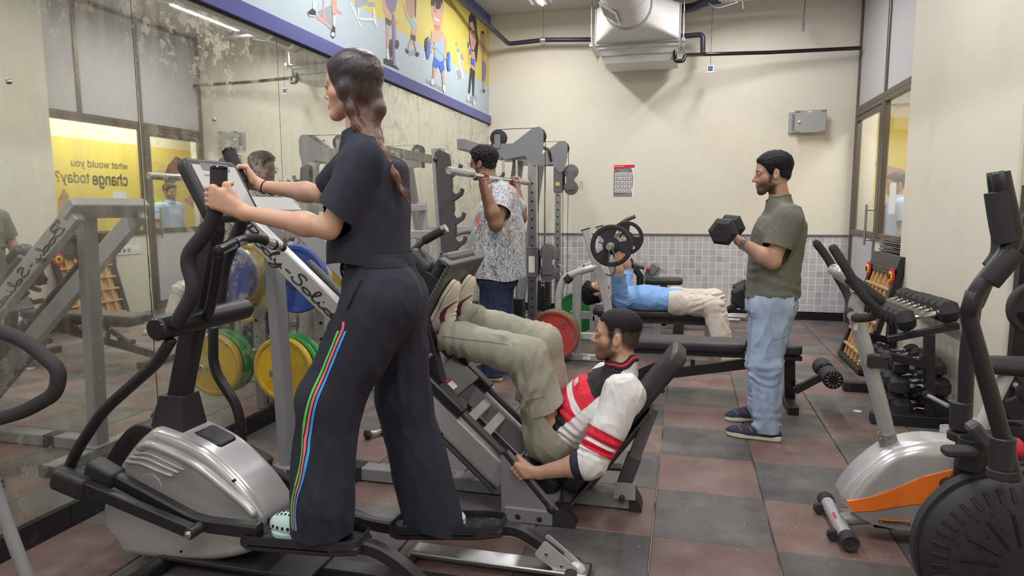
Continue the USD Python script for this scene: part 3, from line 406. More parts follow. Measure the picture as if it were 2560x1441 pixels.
# console
n1, n2 = A(452, 408, 2.02), A(522, 545, 2.02); W_ = nz(n2 - n1); Nf = nz(np.cross(V(0, 1, 0), W_)); Nf = Nf if Nf[0] > 0 else -Nf
cc = (n1 + n2) / 2 + V(0, .135, 0); Lc = np.linalg.norm(n2 - n1)
k = t.part('console', cushion(cc, (Lc + .03, .29, .045), (W_, np.cross(Nf, W_), Nf), .014, .03), 'black_plastic', True)
t.part('screen', box(cc + Nf * .0235, (Lc - .03, .235, .004), .001, (W_, np.cross(Nf, W_), Nf)), 'silver_light', False, 'pale grey instruction face of the console', parent=k)
for q in range(5): t.part('printed_line', box(cc + Nf * .026 + W_ * (-.05 + .022 * q) + V(0, -.02 + .01 * (q % 2), 0), (.006, .12 - .02 * (q % 3), .001), 0, (W_, np.cross(Nf, W_), Nf)), 'grey_paint', False, parent=k)
t.part('display', box(cc + Nf * .026 + W_ * -.085, (.03, .15, .001), 0, (W_, np.cross(Nf, W_), Nf)), 'pewter', False, parent=k)
t.part('console_neck', beam(mt - V(0, 0, .03), cc - Nf * .02, .05, .07, up=(1, 0, .2), r=.01), 'black_paint', 30)
hb = spline(np.array([A(536, 632, 1.99), A(575, 613, 2.05), A(603, 603, 2.10), A(628, 596, 2.14), A(650, 598, 2.18), A(675, 609, 2.24), A(708, 619, 2.32)]), 6)
hbp = t.part('pulse_handlebar', tube(hb, .0165, 14), 'foam', True)
for a, b in ((2, 15), (27, 35)):
    t.part('pulse_grip', tube(hb[a:b], .0195, 18), 'chrome', 40, 'chrome heart rate grip', parent=hbp)
    t.part('grip_band', tube(hb[(a + b) // 2:(a + b) // 2 + 2], .0205, 18), 'black_plastic', 40, parent=hbp)
t.part('handlebar_stem', tube(spline(np.array([A(547, 634, 2.01), A(540, 690, 2.05), A(522, 780, 2.10), A(505, 800, 2.14)]), 6), .019, 12), 'black_paint', True)
# links, pedals, rails
def side(J, e, pin, fb, ped, tail, Y, s):
    ya, yb = Y - .035 * s, Y + .02 * s
    j = A(*J, ya); p = A(*pin, ya)
    t.part('link_joint', cushion(j + V(.01, 0, -.01), (.15, .062, .085), (nz(p - j), (0, 1, 0), np.cross(nz(p - j), (0, 1, 0))), .02, .02), 'black_plastic', True)
    t.part('arm_link', beam(j, p, .032, .047, r=.004), 'black_paint', 30)
    t.part('link_pin', [cyl(p - V(0, .02 * s, 0), p + V(0, .085 * s, 0), .0215, n=24, bev=.003)], 'black_plastic'); t.part('pin_nut', lathe([(0, .014), (.006, .014), (.010, .008), (.014, .008), (.014, 0)], p - V(0, .020 * s, 0), (0, -s, 0), 16), 'steel')
    q = pl(fb, yb); t.part('crank_cover', cushion((A(*e, yb)), (.13, .075, .07), (nz(q[1] - q[0]), (0, 1, 0), np.cross(nz(q[1] - q[0]), (0, 1, 0))), .016, .02), 'black_plastic', True)
    t.part('foot_bar', bar(fillet(q, .12, 6), .042, .052, (0, 1, 0)), 'black_paint', 30)
    return q
fbN = side((172, 1200), (262, 1182), (482, 1330), [(275, 1188), (480, 1300), (520, 1312), (650, 1328)], None, None, 1.925, 1)
fbF = side((615, 1172), (640, 1150), (905, 1298), [(640, 1160), (850, 1282), (930, 1310), (1010, 1322)], None, None, 2.395, -1)
def pedal(u0, u1, v, Y, w, tail, name):
    a, b = A(u0, v[0], Y), A(u1, v[1], Y); d = nz(b - a); n = nz(np.cross(d, V(0, 1, 0))); n = n if n[2] > 0 else -n; L = np.linalg.norm(b - a); c = (a + b) / 2
    ol = [(-L / 2, -w * .33), (-L / 2 + .04, -w / 2), (L * .3, -w / 2), (L / 2, -w * .36), (L / 2, w * .36), (L * .3, w / 2), (-L / 2 + .04, w / 2), (-L / 2, w * .33)]
    yv = np.cross(n, d); pd = t.part('pedal', pillow(ol, c - n * .03, d, yv, .03, .008, smooth=False), 'black_plastic', 40)
    rim = np.array(rpoly(ol, .03).exterior.coords)[:-1]; t.part('pedal_rim', _rings([c + x * d + y * yv + n * zz_ for zz_ in ()] or [np.array([c + (x * s1) * d + (y * s1) * yv + n * hz for x, y in rim]) for s1, hz in ((1.0, -.012), (1.0, .020), (.985, .024), (.955, .020), (.955, -.002))], False), 'black_plastic', 40, parent=pd)
    for i in range(6):
        for j in range(3):
            o = c + d * (-L * .36 + i * L * .145) + yv * (-w * .27 + j * w * .27); t.part('grip_stud', lathe([(0, .013), (.003, .012), (.0042, .009), (.003, .006), (.003, 0)], o, n, 12), 'black_rubber', parent=pd)
    P = np.vstack([[b - d * .09 - n * .02], pl(tail, Y)]); t.part('roller_arm', bar(fillet(P, .12, 7), .044, .05, (0, 1, 0)), 'black_paint', 30); return c, n, d
PN = pedal(622, 912, (1330, 1352), 1.99, .155, [(935, 1368), (1005, 1412), (1075, 1480)], 'near')
PF = pedal(985, 1262, (1312, 1312), 2.37, .15, [(1290, 1322), (1340, 1352), (1400, 1398)], 'far')
FT = A(1370, 1376, 2.37); FE = A(1440, 1432, 2.37); dr = nz(FE - FT)
for s in (-1, 1): t.part('roller_bracket', prism(rpoly([(-.035, -.035), (.15, -.03), (.15, .03), (-.035, .038)], .012), FT + V(0, s * .027 + .002, 0), dr, np.cross(V(0, 1, 0), dr) * -1, .004), 'silver_light', False)
t.part('roller', lathe([(-.022, .022), (-.018, .036), (0, .041), (.018, .036), (.022, .022)], FE + V(0, 0, 0), (0, 1, 0), 28), 'silver_light', True); [t.part('bracket_bolt', bolt(FT + dr * q - V(0, .03, 0), (0, -1, 0), .007, .005), 'steel') for q in (0, .07)]
t.part('base_rail', bx(-1.95, -.30, 2.11, 2.19, .012, .062), 'black_paint', 30); t.part('base_plate', bx(-1.92, -1.28, 2.02, 2.26, .055, .072, .006), 'black_plastic', 30)
t.part('front_foot', cyl((-1.93, 1.80, .035), (-1.93, 2.48, .035), .033, n=24, bev=.006), 'black_paint'); t.part('rear_foot', cyl((-.38, 1.86, .03), (-.38, 2.44, .03), .028, n=24, bev=.006), 'black_paint')
for yy in (2.0, 2.37): t.part('roller_track', bx(-1.02, -.32, yy - .045, yy + .045, .028, .046, .004), 'steel', 30); 
for xx in (-1.02, -.34): t.part('track_cross_bar', bx(xx - .025, xx + .025, 1.93, 2.45, .012, .030, .004), 'black_paint', 30)
# ---------------------------------------------------------------- exercise bike, orange and silver, right
BY = 3.06
t = Thing('exercise_bike', 'silver and orange upright exercise bike with a curved handlebar, right foreground', 'exercise bike', (1.2, BY, 0))
S5 = 1438 / 540.
q5 = lambda x, y: (2020 + x / S5, 900 + y / S5)
HB = [q5(*p) for p in ((235, 935), (300, 830), (400, 730), (520, 640), (650, 585), (800, 560), (940, 565), (1100, 600), (1240, 700), (1300, 850), (1290, 1000), (1200, 1120), (1000, 1165), (800, 1165), (600, 1150), (420, 1110), (330, 1060), (262, 1000))]
BN = 2.955
bb = t.part('flywheel_housing', slab(HB, BN, .21, .06, n=110, steps=7), 'bike_silver', True)
def onface(pts, off, t_, mat, nm, m=None):
    g = Polygon(xz([q5(*p) for p in pts], BN)).buffer(0); g = g.intersection(Polygon(xz(HB, BN)).buffer(-.012)); return t.part(nm, prism(g, (0, BN - off + t_, 0), (1, 0, 0), (0, 0, 1), t_), mat, False, parent=bb)
onface([(240, 945), (420, 915), (600, 850), (760, 780), (900, 745), (1100, 700), (1320, 640), (1330, 870), (1000, 930), (800, 948), (600, 974), (420, 1006), (280, 1010)], .006, .02, 'orange', 'orange_panel')
onface([(280, 1014), (420, 1010), (600, 980), (800, 954), (1000, 936), (1330, 876), (1320, 1160), (1000, 1160), (800, 1160), (600, 1146), (420, 1105)], .004, .018, 'bike_grey', 'grey_panel')
t.part('lettering', text('LONGSTYLE', A(*q5(468, 1078), BN) - V(0, .0085, 0), (1, 0, 0), (0, 0, 1), .118, .010, .001, True), 'ink_black', False, parent=bb)
t.part('letter_swash', prism(Polygon(xz([q5(*p) for p in ((470, 1052), (520, 1050), (525, 1060), (680, 1066), (678, 1078), (640, 1072), (500, 1068))], BN)), (0, BN - .006, 0), (1, 0, 0), (0, 0, 1), .002), 'orange', False, parent=bb)
for p in ((445, 776), (770, 630), (298, 1000)): t.part('screw_hole', cyl(A(*q5(*p), BN) + V(0, .018, 0), A(*q5(*p), BN) + V(0, .05, 0), .0075, n=12), 'ink_black', parent=bb)
t.part('seam', tube(spline(np.array([A(*q5(*p), BN + .02) for p in ((620, 625), (700, 680), (820, 715), (950, 705))]), 6), .002, 6), 'dark_grey', True, parent=bb)
hub = A(*q5(925, 825), BN); t.part('crank', [cyl(hub - V(0, .04, 0), hub + V(0, .02, 0), .03, n=24, bev=.004), beam(hub - V(0, .035, 0), hub + V(.05, -.035, .14), .02, .028)], 'black_plastic')
ck = hub + V(.05, -.035, .14); t.part('bike_pedal', [cushion(ck - V(0, .06, 0), (.10, .09, .025), ((1, 0, .2), (0, 1, 0), (-.2, 0, 1)), .008, .015)], 'black_plastic', 40)
s0, s1 = A(*q5(563, 645), BY), A(2140, 780, BY)
t.part('stem_socket', cyl(s0 - V(0, 0, .03), s0 + nz(s1 - s0) * .11, .036, n=28, bev=.003), 'grey_paint'); t.part('stem', tube(spline(np.array([s0 + nz(s1 - s0) * .06, A(*q5(490, 330), BY), A(2165, 880, BY), s1, A(2150, 735, BY)]), 6), .031, 20), 'silver_paint', True)
for p in ((540, 513), (480, 485), (490, 525), (345, 15), (350, 22)): t.part('stem_bolt', bolt(A(*q5(*p), BY - .03), (-.3, -1, 0), .008, .008), 'steel')
t.part('tension_box', box(A(2192, 903, BY - .03), (.075, .05, .055), .006), 'black_plastic', 30); t.part('tension_knob', lathe([(0, .022), (.004, .026), (.03, .026), (.034, .022), (.034, 0)], A(2203, 893, BY - .03), (1, -.3, .2), 10), 'black_plastic', 20)
cl = A(2150, 765, BY)
hbar = lambda pts, ys: np.array([A(u, v, y) for (u, v), y in zip(pts, ys)])
for nm, pts, ys in (('near', ((2078, 613), (2105, 655), (2140, 712), (2163, 745), (2190, 775), (2180, 792), (2140, 795), (2120, 778)), (2.87, 2.86, 2.86, 2.86, 2.88, 2.92, 2.98, 3.03)), ('far', ((2036, 602), (2068, 645), (2092, 690), (2115, 730), (2128, 765), (2135, 782), (2140, 788)), (3.24, 3.25, 3.25, 3.24, 3.2, 3.12, 3.05))):
    P = spline(hbar(pts, ys), 7); t.part('handlebar', tube(P, np.r_[.010, .017, np.full(len(P) - 3, .0175), .017], 16), 'foam', True)
t.part('handlebar_tube', cyl(A(2128, 790, 2.98), A(2150, 778, 3.14), .016, n=18), 'silver_paint')
mon = A(2152, 720, BY); t.part('monitor', cushion(mon, (.20, .15, .05), (nz((1, 0, -.75)), (0, 1, 0), nz((.75, 0, 1))), .022, .03), 'black_plastic', True); t.part('monitor_hood', cushion(A(2108, 690, BY) , (.12, .14, .05), (nz((1, 0, -.75)), (0, 1, 0), nz((.75, 0, 1))), .024, .03), 'bike_silver', True)
t.part('stem_sticker', box(A(2139, 818, BY - .033), (.014, .002, .028), 0), 'white_sticker', False)
f0, f1 = A(2062, 1262, 3.27), A(2125, 1372, 2.84); f0[2] = f1[2] = .04
t.part('front_foot', cyl(f0, f1, .030, n=28, bev=.002), 'silver_paint')
for p, d in ((f0, f0 - f1), (f1, f1 - f0)):
    d = nz(d); t.part('foot_cap', lathe([(-.05, .0345), (.0, .0355), (.008, .032), (.008, .026), (.004, .02), (.004, 0)], p, d, 20), 'black_rubber', 25)
    t.part('transport_wheel', cyl(p - d * .10 - V(.045, 0, .012), p - d * .075 - V(.045, 0, .012), .024, n=20, bev=.004), 'black_rubber')
t.part('foot_neck', tube(np.array([(f0 + f1) / 2 + V(.01, 0, 0), (f0 + f1) / 2 + V(.16, 0, .03), (f0 + f1) / 2 + V(.30, 0, .06)]), .028, 16), 'silver_paint', True)
t.part('foot_sticker', box((f0 + f1) / 2 + V(-.015, -.02, .027), (.008, .05, .004), 0), 'cloth_red', False); t.part('frame_rail', bx(f0[0] + .15, 1.75, BY - .03, BY + .03, .03, .085), 'black_paint', 30); t.part('rear_foot', cyl((1.72, 2.83, .035), (1.72, 3.28, .035), .030, n=24, bev=.004), 'silver_paint')
sp0, sp1 = A(2440, 1090, BY), A(2535, 900, BY); t.part('seat_post', tube(np.array([sp0 - (sp1 - sp0) * .6, sp1]), .026, 18), 'silver_light', True)
se = A(2520, 918, BY); t.part('saddle', pillow([(-.19, .02), (-.15, .05), (0, .07), (.10, .12), (.16, .13), (.19, 0), (.16, -.13), (.10, -.12), (0, -.07), (-.15, -.05), (-.19, -.02)], se + V(.06, 0, -.03), (1, 0, 0), (0, 1, 0), .07, .032), 'vinyl', True)
# ---------------------------------------------------------------- air bike with a fan cage, near right corner
t = Thing('fan_bike', 'black fan bike with a vented fan cage, cut off by the lower right corner', 'exercise bike', (1.35, 2.0, 0))
FC, FYN = (2545, 1405), 2.02
fc = A(*FC, FYN); R = .235
dome = [(0, 0.02), (.004, R * .35), (.0, R * .6)]
cg = t.part('fan_cage', lathe([(-.035, .001), (-.035, .05), (-.030, .12), (-.018, .19), (.0, .222), (.02, R), (.085, R), (.10, .222), (.12, .19), (.125, .05), (.125, .001)], fc, (0, 1, 0), 64), 'black_plastic', 30)
t.part('cage_rim', ring([(.035, R - .004), (.035, R + .010), (.07, R + .010), (.07, R - .004)], fc, (0, 1, 0), 64), 'black_rubber', 30, parent=cg)
for k in range(40):
    a = 2 * math.pi * k / 40; d = V(math.cos(a), 0, math.sin(a)); t.part('cage_slot', beam(fc + d * .178 - V(0, .0235, 0), fc + d * .215 - V(0, .007, 0), .010, .006, up=(0, 1, 0), r=.001), 'ink_black', False, parent=cg)
for k in range(14):
    for r_, l_ in ((.095, .05),):
        a = 2 * math.pi * k / 14; d = V(math.cos(a), 0, math.sin(a)); t.part('cage_rib', beam(fc + d * .06 - V(0, .036, 0), fc + d * .15 - V(0, .0285, 0), .007, .008, up=(0, 1, 0), r=.002), 'black_gloss', False, parent=cg)
for r_, n_ in ((.16, 24), (.115, 18)): t.part('cage_studs', [sph(fc + V(math.cos(a) * r_, -.0285 - .003 * (r_ < .15), math.sin(a) * r_), .0035, 1) for a in np.linspace(0, 2 * math.pi, n_, endpoint=False)], 'black_gloss', True, parent=cg)
def fpole(pts, Y, r, mat='black_paint', nm='lever_tube'): return t.part(nm, tube(fillet(pl(pts, Y), .05, 6), r, 18), mat, True)
fpole([(2390, 1310), (2408, 1130), (2418, 880), (2435, 760)], 2.20, .0205); fpole([(2535, 1200), (2480, 1000), (2440, 860), (2420, 790), (2437, 730)], 1.92, .0205)
fpole([(2437, 765), (2470, 690), (2510, 640), (2510, 600), (2492, 470), (2488, 430)], 2.20, .0215, nm='lever_handle') ; fpole([(2420, 790), (2440, 730), (2520, 630), (2537, 590), (2515, 500), (2500, 432)], 1.92, .0215, nm='lever_handle')
for pts, Y in (([(2515, 605), (2505, 560), (2493, 480)], 1.92 + .001), ([(2480, 672), (2505, 640), (2508, 600), (2500, 520)], 2.20)): t.part('foam_grip', tube(fillet(pl(pts, Y), .05, 6), .0285, 18), 'foam', 40)
fpole([(2470, 705), (2535, 628)], 1.92, .0285, 'foam', 'foam_grip')
for p, Y in (((2402, 1045), 2.20), ((2505, 1140), 1.92)):
    d = nz(A(p[0] + 5, p[1] - 100, Y) - A(*p, Y)); t.part('lever_collar', cyl(A(*p, Y) - d * .035, A(*p, Y) + d * .05, .029, n=22, bev=.003), 'black_plastic'); t.part('collar_ring', cyl(A(p[0] - 2, p[1] + 55, Y) , A(p[0] - 2, p[1] + 55, Y) + d * .025, .034, n=22, bev=.003), 'black_rubber')
for p in ((2430, 1140), (2465, 1180)): t.part('linkage_cup', lathe([(0, .034), (.0, .040), (.085, .040), (.085, .034), (.07, .03), (.07, 0)], A(p[0], p[1] + 30, 2.1), (0, 0, 1), 26), 'black_plastic', 40)
t.part('crank_arm', beam(A(2425, 1058, 2.06), A(2478, 1120, 2.06), .045, .035, r=.008), 'dark_grey', 30); t.part('foot_peg', cushion(A(2398, 1128, 2.05), (.085, .06, .02), ((1, 0, .1), (0, 1, 0), (-.1, 0, 1)), .007, .02), 'black_rubber', True)
t.part('main_frame', tube(np.array([A(2540, 1180, 2.1), A(2620, 1350, 2.1), (1.62, 2.05, .06)]), .032, 16), 'black_paint', True); t.part('base_foot', cyl((1.62, 1.78, .033), (1.62, 2.32, .033), .032, n=22, bev=.004), 'black_paint'); t.part('front_foot', cyl((fc[0] - .10, 1.84, .033), (fc[0] - .10, 2.28, .033), .032, n=22, bev=.004), 'black_paint'); t.part('base_rail', bx(fc[0] - .1, 1.62, 2.03, 2.09, .02, .07), 'black_paint', 30)
t.part('cage_mount', bx(fc[0] - .03, fc[0] + .03, 2.14, 2.17, .05, fc[2], .004), 'black_paint', 30)
# ---------------------------------------------------------------- part of a cross trainer at the left edge
t = Thing('cross_trainer', 'black looped handle and grey leg of a machine cut off by the left edge', 'cross trainer', (*A(-60, 1300, 1.55)[:2], 0))
LY = 1.52
P = fillet(pl([(-230, 760), (-80, 800), (60, 850), (150, 925), (140, 985), (60, 1030), (-20, 1052)], LY), .05, 7)
t.part('loop_handle', tube(P, .021, 18), 'foam', True); t.part('handle_tube', tube(pl([(-10, 1047), (-70, 1070), (-150, 1120)], LY), .016, 16), 'grey_paint', True)
fl_ = A(60, 1470, LY); t.part('leg', tube(np.array([A(-40, 1140, LY), A(10, 1290, LY), V(fl_[0] + .10, LY, .02)]), .019, 16), 'grey_paint', True)
t.part('mast', tube(np.array([A(-230, 745, LY), V(A(-230, 745, LY)[0] - .05, LY, .03)]), .035, 18), 'dark_grey', True); t.part('base', bx(A(-230, 745, LY)[0] - .12, fl_[0] + .12, LY - .03, LY + .03, .0, .04, .004), 'dark_grey', 30)
t.part('bridge', tube(np.array([A(-150, 1120, LY), A(-230, 1130, LY)]), .016, 14), 'grey_paint', True); t.part('leg_bridge', tube(np.array([A(-40, 1140, LY), A(-150, 1120, LY)]), .017, 14), 'grey_paint', True)
# ---------------------------------------------------------------- leg press, Body-Solid
LN, LF, LM = 2.82, 3.28, 3.05
t = Thing('leg_press', 'grey sloping leg press sled machine with lettered rails, holding the seated man', 'leg press', (-1.2, LM, 0))
def rail(Y, nm):
    a, b = A(578, 530, LN), A(1262, 1205, LN); a[1] = b[1] = Y; return a, b
ra, rb = rail(LN, ''); d_ = nz(rb - ra); n_ = nz(np.cross(d_, V(0, 1, 0))); n_ = n_ if n_[2] > 0 else -n_
for Y in (LN + .03, LF): 
    a, b = ra * [1, 0, 1] + V(0, Y, 0), rb * [1, 0, 1] + V(0, Y, 0); r_ = t.part('rail', beam(a, b, .055, .105, up=n_, r=.006), 'silver_paint', 30)
    t.part('guide_rod', cyl(a + n_ * .082 + d_ * .45, b + n_ * .082, .018, n=20, bev=.003), 'dark_grey', parent=r_)
    t.part('rod_mount', beam(b + n_ * .03, b + n_ * .10, .05, .05, up=d_, r=.006), 'black_paint', 30, parent=r_); t.part('under_rod', cyl(a * .25 + b * .75 - n_ * .085 - d_ * .30, b - n_ * .085, .014, n=16), 'dark_grey', parent=r_)
    t.part('rod_stop', cyl(a * .2 + b * .8 - n_ * .085 - V(0, .0, 0), a * .2 + b * .8 - n_ * .085 + n_ * .05 + d_ * .0, .017, n=16, bev=.003), 'black_rubber', parent=r_)
    if Y < 3:
        F_ = lambda s, off=.0: ra + d_ * s + V(0, Y - ra[1] - .0285, 0)
        M('letter_black', (.012, .012, .015), .45); o_l = lambda cx, cy, r: [(cx + r * math.cos(a), cy + r * 1.05 * math.sin(a)) for a in np.linspace(.9, 7.3, 15)]
        SCR = [[(.02, 0), (.10, .5), (.17, .98)], [(-.06, .80), (.12, 1.06), (.40, .98), (.38, .70), (.14, .52), (.40, .46), (.42, .16), (.20, -.04), (-.04, .04)], o_l(.62, .17, .17), [(.74, .30), (.86, .24)], o_l(.98, .17, .16), [(1.13, .30), (1.30, .85), (1.27, .95), (1.16, .5), (1.14, .08), (1.24, .0)], [(1.30, .34), (1.32, .10), (1.44, .06), (1.54, .34), (1.50, -.1), (1.36, -.46), (1.24, -.36), (1.50, .0), (1.62, .08)], [(1.74, .30), (1.92, .30)],
               [(2.44, .86), (2.36, 1.0), (2.20, .94), (2.16, .72), (2.34, .48), (2.36, .18), (2.18, .0), (2.02, .12), (2.06, .22)], o_l(2.62, .17, .16), [(2.72, .28), (2.84, .22), (3.02, .84), (2.95, .96), (2.87, .6), (2.88, .08), (3.0, .02), (3.10, .14)], [(3.12, .34), (3.14, .06), (3.24, .04), (3.32, .16)], [(3.20, .56), (3.23, .60)], o_l(3.48, .17, .15), [(3.60, .26), (3.82, .92), (3.84, .80), (3.66, .10), (3.76, .02), (3.90, .14)]]
        for st in SCR: t.part('lettering', tube([F_(.10 + .168 * x) + n_ * (-.030 + .058 * y) - V(0, .0004, 0) for x, y in spline(np.array([(a, b) for a, b in st]), 5)], .0042, 6), 'letter_black', True, parent=r_)
        t.part('warning_label', prism(rect(.15, .055), F_(.91) - n_ * .012, d_, n_, .0012), 'blue_sticker', False, 'dark blue label', parent=r_)
        for q in range(3): t.part('label_print', prism(rect(.11 - .02 * q, .004), F_(.91) - n_ * (.0 + .011 * q) - V(0, .0012, 0), d_, n_, .0006), 'ink_white', False, parent=r_)
        for s_ in (.03, .10): t.part('rail_bolt', bolt(F_(s_) + n_ * .025, (0, -1, 0), .012, .008), 'black_paint', parent=r_)
ct = ra * [1, 0, 1] + V(.02, 0, .0); t.part('cross_beam', beam(ct + V(0, LN - .01, .02), ct + V(0, LF + .04, .02), .11, .06, up=n_, r=.006), 'silver_paint', 30)
px_ = A(700, 900, 2.98)[0] ; t.part('post', beam((px_ + .01, 3.0, .05), (ct[0] + .075, 3.0, ct[2] - .01), .09, .062, up=(1, 0, 0), r=.006), 'grey_paint', 30)
t.part('cross_foot', bx(px_ - .04, px_ + .05, 2.66, 3.36, 0, .055, .005), 'grey_paint', 30); t.part('base_rail', bx(px_ + .05, -.82, LM - .04, LM + .04, .004, .072, .005), 'grey_paint', 30); t.part('post_plate', bx(px_ - .05, px_ + .07, 2.92, 3.1, .055, .066), 'grey_paint', 30)
for yy in (2.655, 3.355): t.part('foot_cap', bx(px_ - .043, px_ + .053, yy, yy + .02, 0, .058, .006), 'black_rubber', 30)
t.part('post_bolt', bolt((px_ + .055, 2.8, .03), (1, 0, 0), .013, .012), 'black_paint'); t.part('rail_collar', bx(-1.66, -1.58, LM - .046, LM + .046, 0, .076), 'black_rubber', 30)
# sled with foot plate, pads and handles
p0, p1 = A(1030, 852, LN), A(1116, 694, LN); dp = nz(p1 - p0); np_ = nz(np.cross(V(0, 1, 0), dp)); np_ = np_ if np_[0] > 0 else -np_; Lp = np.linalg.norm(p1 - p0)
fp = t.part('foot_plate', box((p0 + p1) / 2 + V(0, .24, 0) - np_ * .012 + dp * .012, (Lp + .09, .52, .02), .006, (dp, np.cross(np_, dp), np_)), 'diamond', False, 'dark diamond-tread foot plate')
t.part('plate_lip', box(p1 + dp * .055 + V(0, .24, 0) - np_ * .035, (.02, .52, .065), .008, (dp, np.cross(np_, dp), np_)), 'diamond', False, parent=fp)
for yy in (.03, .44): t.part('plate_bracket', box((p0 + p1) / 2 + V(0, yy, 0) - np_ * .065, (Lp * .8, .012, .085), .02, (dp, np.cross(np_, dp), np_)), 'black_paint', 30, parent=fp)
t.part('plate_cushion', cushion((p0 + p1) / 2 + V(0, .24, 0) - np_ * .06 + dp * .12, (.26, .40, .07), (dp, np.cross(np_, dp), np_), .03), 'vinyl', True, parent=fp)
cen = (p0 + p1) / 2; se_ = lambda s: ra + d_ * s
sc = 1.30
for Y in (LN + .03, LF): t.part('sled_carriage', box(se_(sc) * [1, 0, 1] + V(0, Y, 0) + n_ * .085, (.36, .075, .05), .008, (d_, np.cross(n_, d_), n_)), 'black_paint', 30)
t.part('sled_plate', box(se_(sc + .02) * [1, 0, 1] + V(0, LM, 0) + n_ * .10, (.17, .36, .02), .004, (d_, np.cross(n_, d_), n_)), 'black_paint', 30)
for k, (c_, w_) in enumerate((('cloth_red', .012), ('white_sticker', .04))): t.part('sled_label', box(se_(sc + .02 + .03 * k) * [1, 0, 1] + V(0, 2.93, 0) + n_ * .1115, (w_, .06, .002), 0, (d_, np.cross(n_, d_), n_)), c_, False)
t.part('sled_arm', beam(se_(sc) * [1, 0, 1] + V(0, LN + .06, 0) + n_ * .10, cen * [1, 0, 1] + V(0, LN + .06, 0) - np_ * .08, .06, .05, r=.006), 'black_paint', 30); t.part('sled_arm', beam(se_(sc) * [1, 0, 1] + V(0, LF - .03, 0) + n_ * .10, cen * [1, 0, 1] + V(0, LF - .03, 0) - np_ * .08, .06, .05, r=.006), 'black_paint', 30)
for s_ in (sc + .22, sc + .32): t.part('cross_bar', beam(se_(s_) * [1, 0, 1] + V(0, LN + .06, 0) + n_ * .02, se_(s_) * [1, 0, 1] + V(0, LF - .03, 0) + n_ * .02, .05, .05, up=n_), 'silver_paint', 30)
t.part('lock_knob', [cyl(A(1062, 905, LN), A(1080, 885, LN), .010), sph(A(1068, 893, LN - .02), .015)], 'steel', True); t.part('warning_sticker', box(A(1062, 902, LN - .005), (.02, .003, .035), 0), 'yellow_sticker', False)
for p in ((1085, 968), (1178, 838)): t.part('rubber_stop', cyl(A(p[0], p[1], 2.95), A(p[0], p[1], 2.95) + n_ * .05, .024, n=18, bev=.005), 'black_rubber')
for yy in (2.95, 3.2): t.part('shoulder_pad', cushion(A(1052, 660, yy) + V(0, 0, 0), (.16, .12, .11), (nz((.75, 0, -.65)), (0, 1, 0), nz((.65, 0, .75))), .045, .04), 'vinyl', True)
t.part('squat_handle', tube(np.array([A(1030, 628, 2.98), A(1058, 603, 2.98), A(1112, 573, 2.98)]), .016, 16), 'dark_grey', True); t.part('handle_grip', cyl(A(1060, 602, 2.98), A(1108, 575, 2.98), .021, n=20, bev=.002), 'black_rubber'); t.part('handle_cap', cyl(A(1106, 576, 2.98), A(1116, 570, 2.98), .022, n=20, bev=.002), 'chrome')
# seat end
t.part('side_plate', plate_xz([(1252, 1140), (1272, 1128), (1405, 1288), (1422, 1318), (1254, 1300)], 2.775, .012), 'grey_paint', False); t.part('side_plate', plate_xz([(1252, 1140), (1272, 1128), (1405, 1288), (1422, 1318), (1254, 1300)], 2.775, .012) if 0 else trimesh.Trimesh(*[plate_xz([(1252, 1140), (1272, 1128), (1405, 1288), (1422, 1318), (1254, 1300)], 2.775, .012).vertices + V(0, .54, 0), plate_xz([(1252, 1140), (1272, 1128), (1405, 1288), (1422, 1318), (1254, 1300)], 2.775, .012).faces], process=False), 'grey_paint', False)
for p in ((1296, 1290), (1350, 1297), (1378, 1275)): t.part('plate_bolt', lathe([(0, .020), (.004, .021), (.011, .016), (.014, .008), (.014, 0)], A(*p, 2.772), (0, -1, 0), 20), 'black_plastic')
xs_ = A(1330, 1300, 2.8)[0]; t.part('seat_foot', bx(xs_ - .12, xs_ + .10, 2.76, 3.34, .0, .07, .006), 'grey_paint', 30); t.part('foot_block', hull([(x + xs_, y, z) for x, z in ((.10, 0), (.20, 0), (.18, .03), (.13, .075), (.10, .075)) for y in (2.765, 2.86)]), 'black_rubber', 30)
xr_ = A(1575, 1270, 3.03)[0]; t.part('seat_rail', bx(xs_ + .1, xr_, LM - .05, LM + .045, .006, .075, .005), 'grey_paint', 30); t.part('foot_block', hull([(x + xr_, y, z) for x, z in ((0, 0), (.055, 0), (.05, .03), (.02, .085), (0, .085)) for y in (LM - .055, LM + .05)]), 'black_rubber', 30)
B0, B1 = A(1392, 1262, 2.91), A(1702, 892, 2.91); db = nz(B1 - B0); nb = nz(np.cross(V(0, 1, 0), db)); nb = nb if nb[2] > 0 else -nb; Lb = np.linalg.norm(B1 - B0); AX = (db, np.cross(nb, db), nb)
t.part('back_pad', cushion((B0 + B1) / 2 + V(0, .14, 0) + db * .035, (Lb - .06, .28, .075), AX, .022, .05), 'vinyl', True); t.part('back_plate', box((B0 + B1) / 2 + V(0, .14, 0) - db * .14 - nb * .055, (Lb * .68, .26, .012), .004, AX), 'diamond', False)
for q in (.25, .5, .8): t.part('pad_bolt', bolt(B0 + db * Lb * q - nb * .035 + V(0, .05, 0), -nb, .012, .014), 'black_plastic')
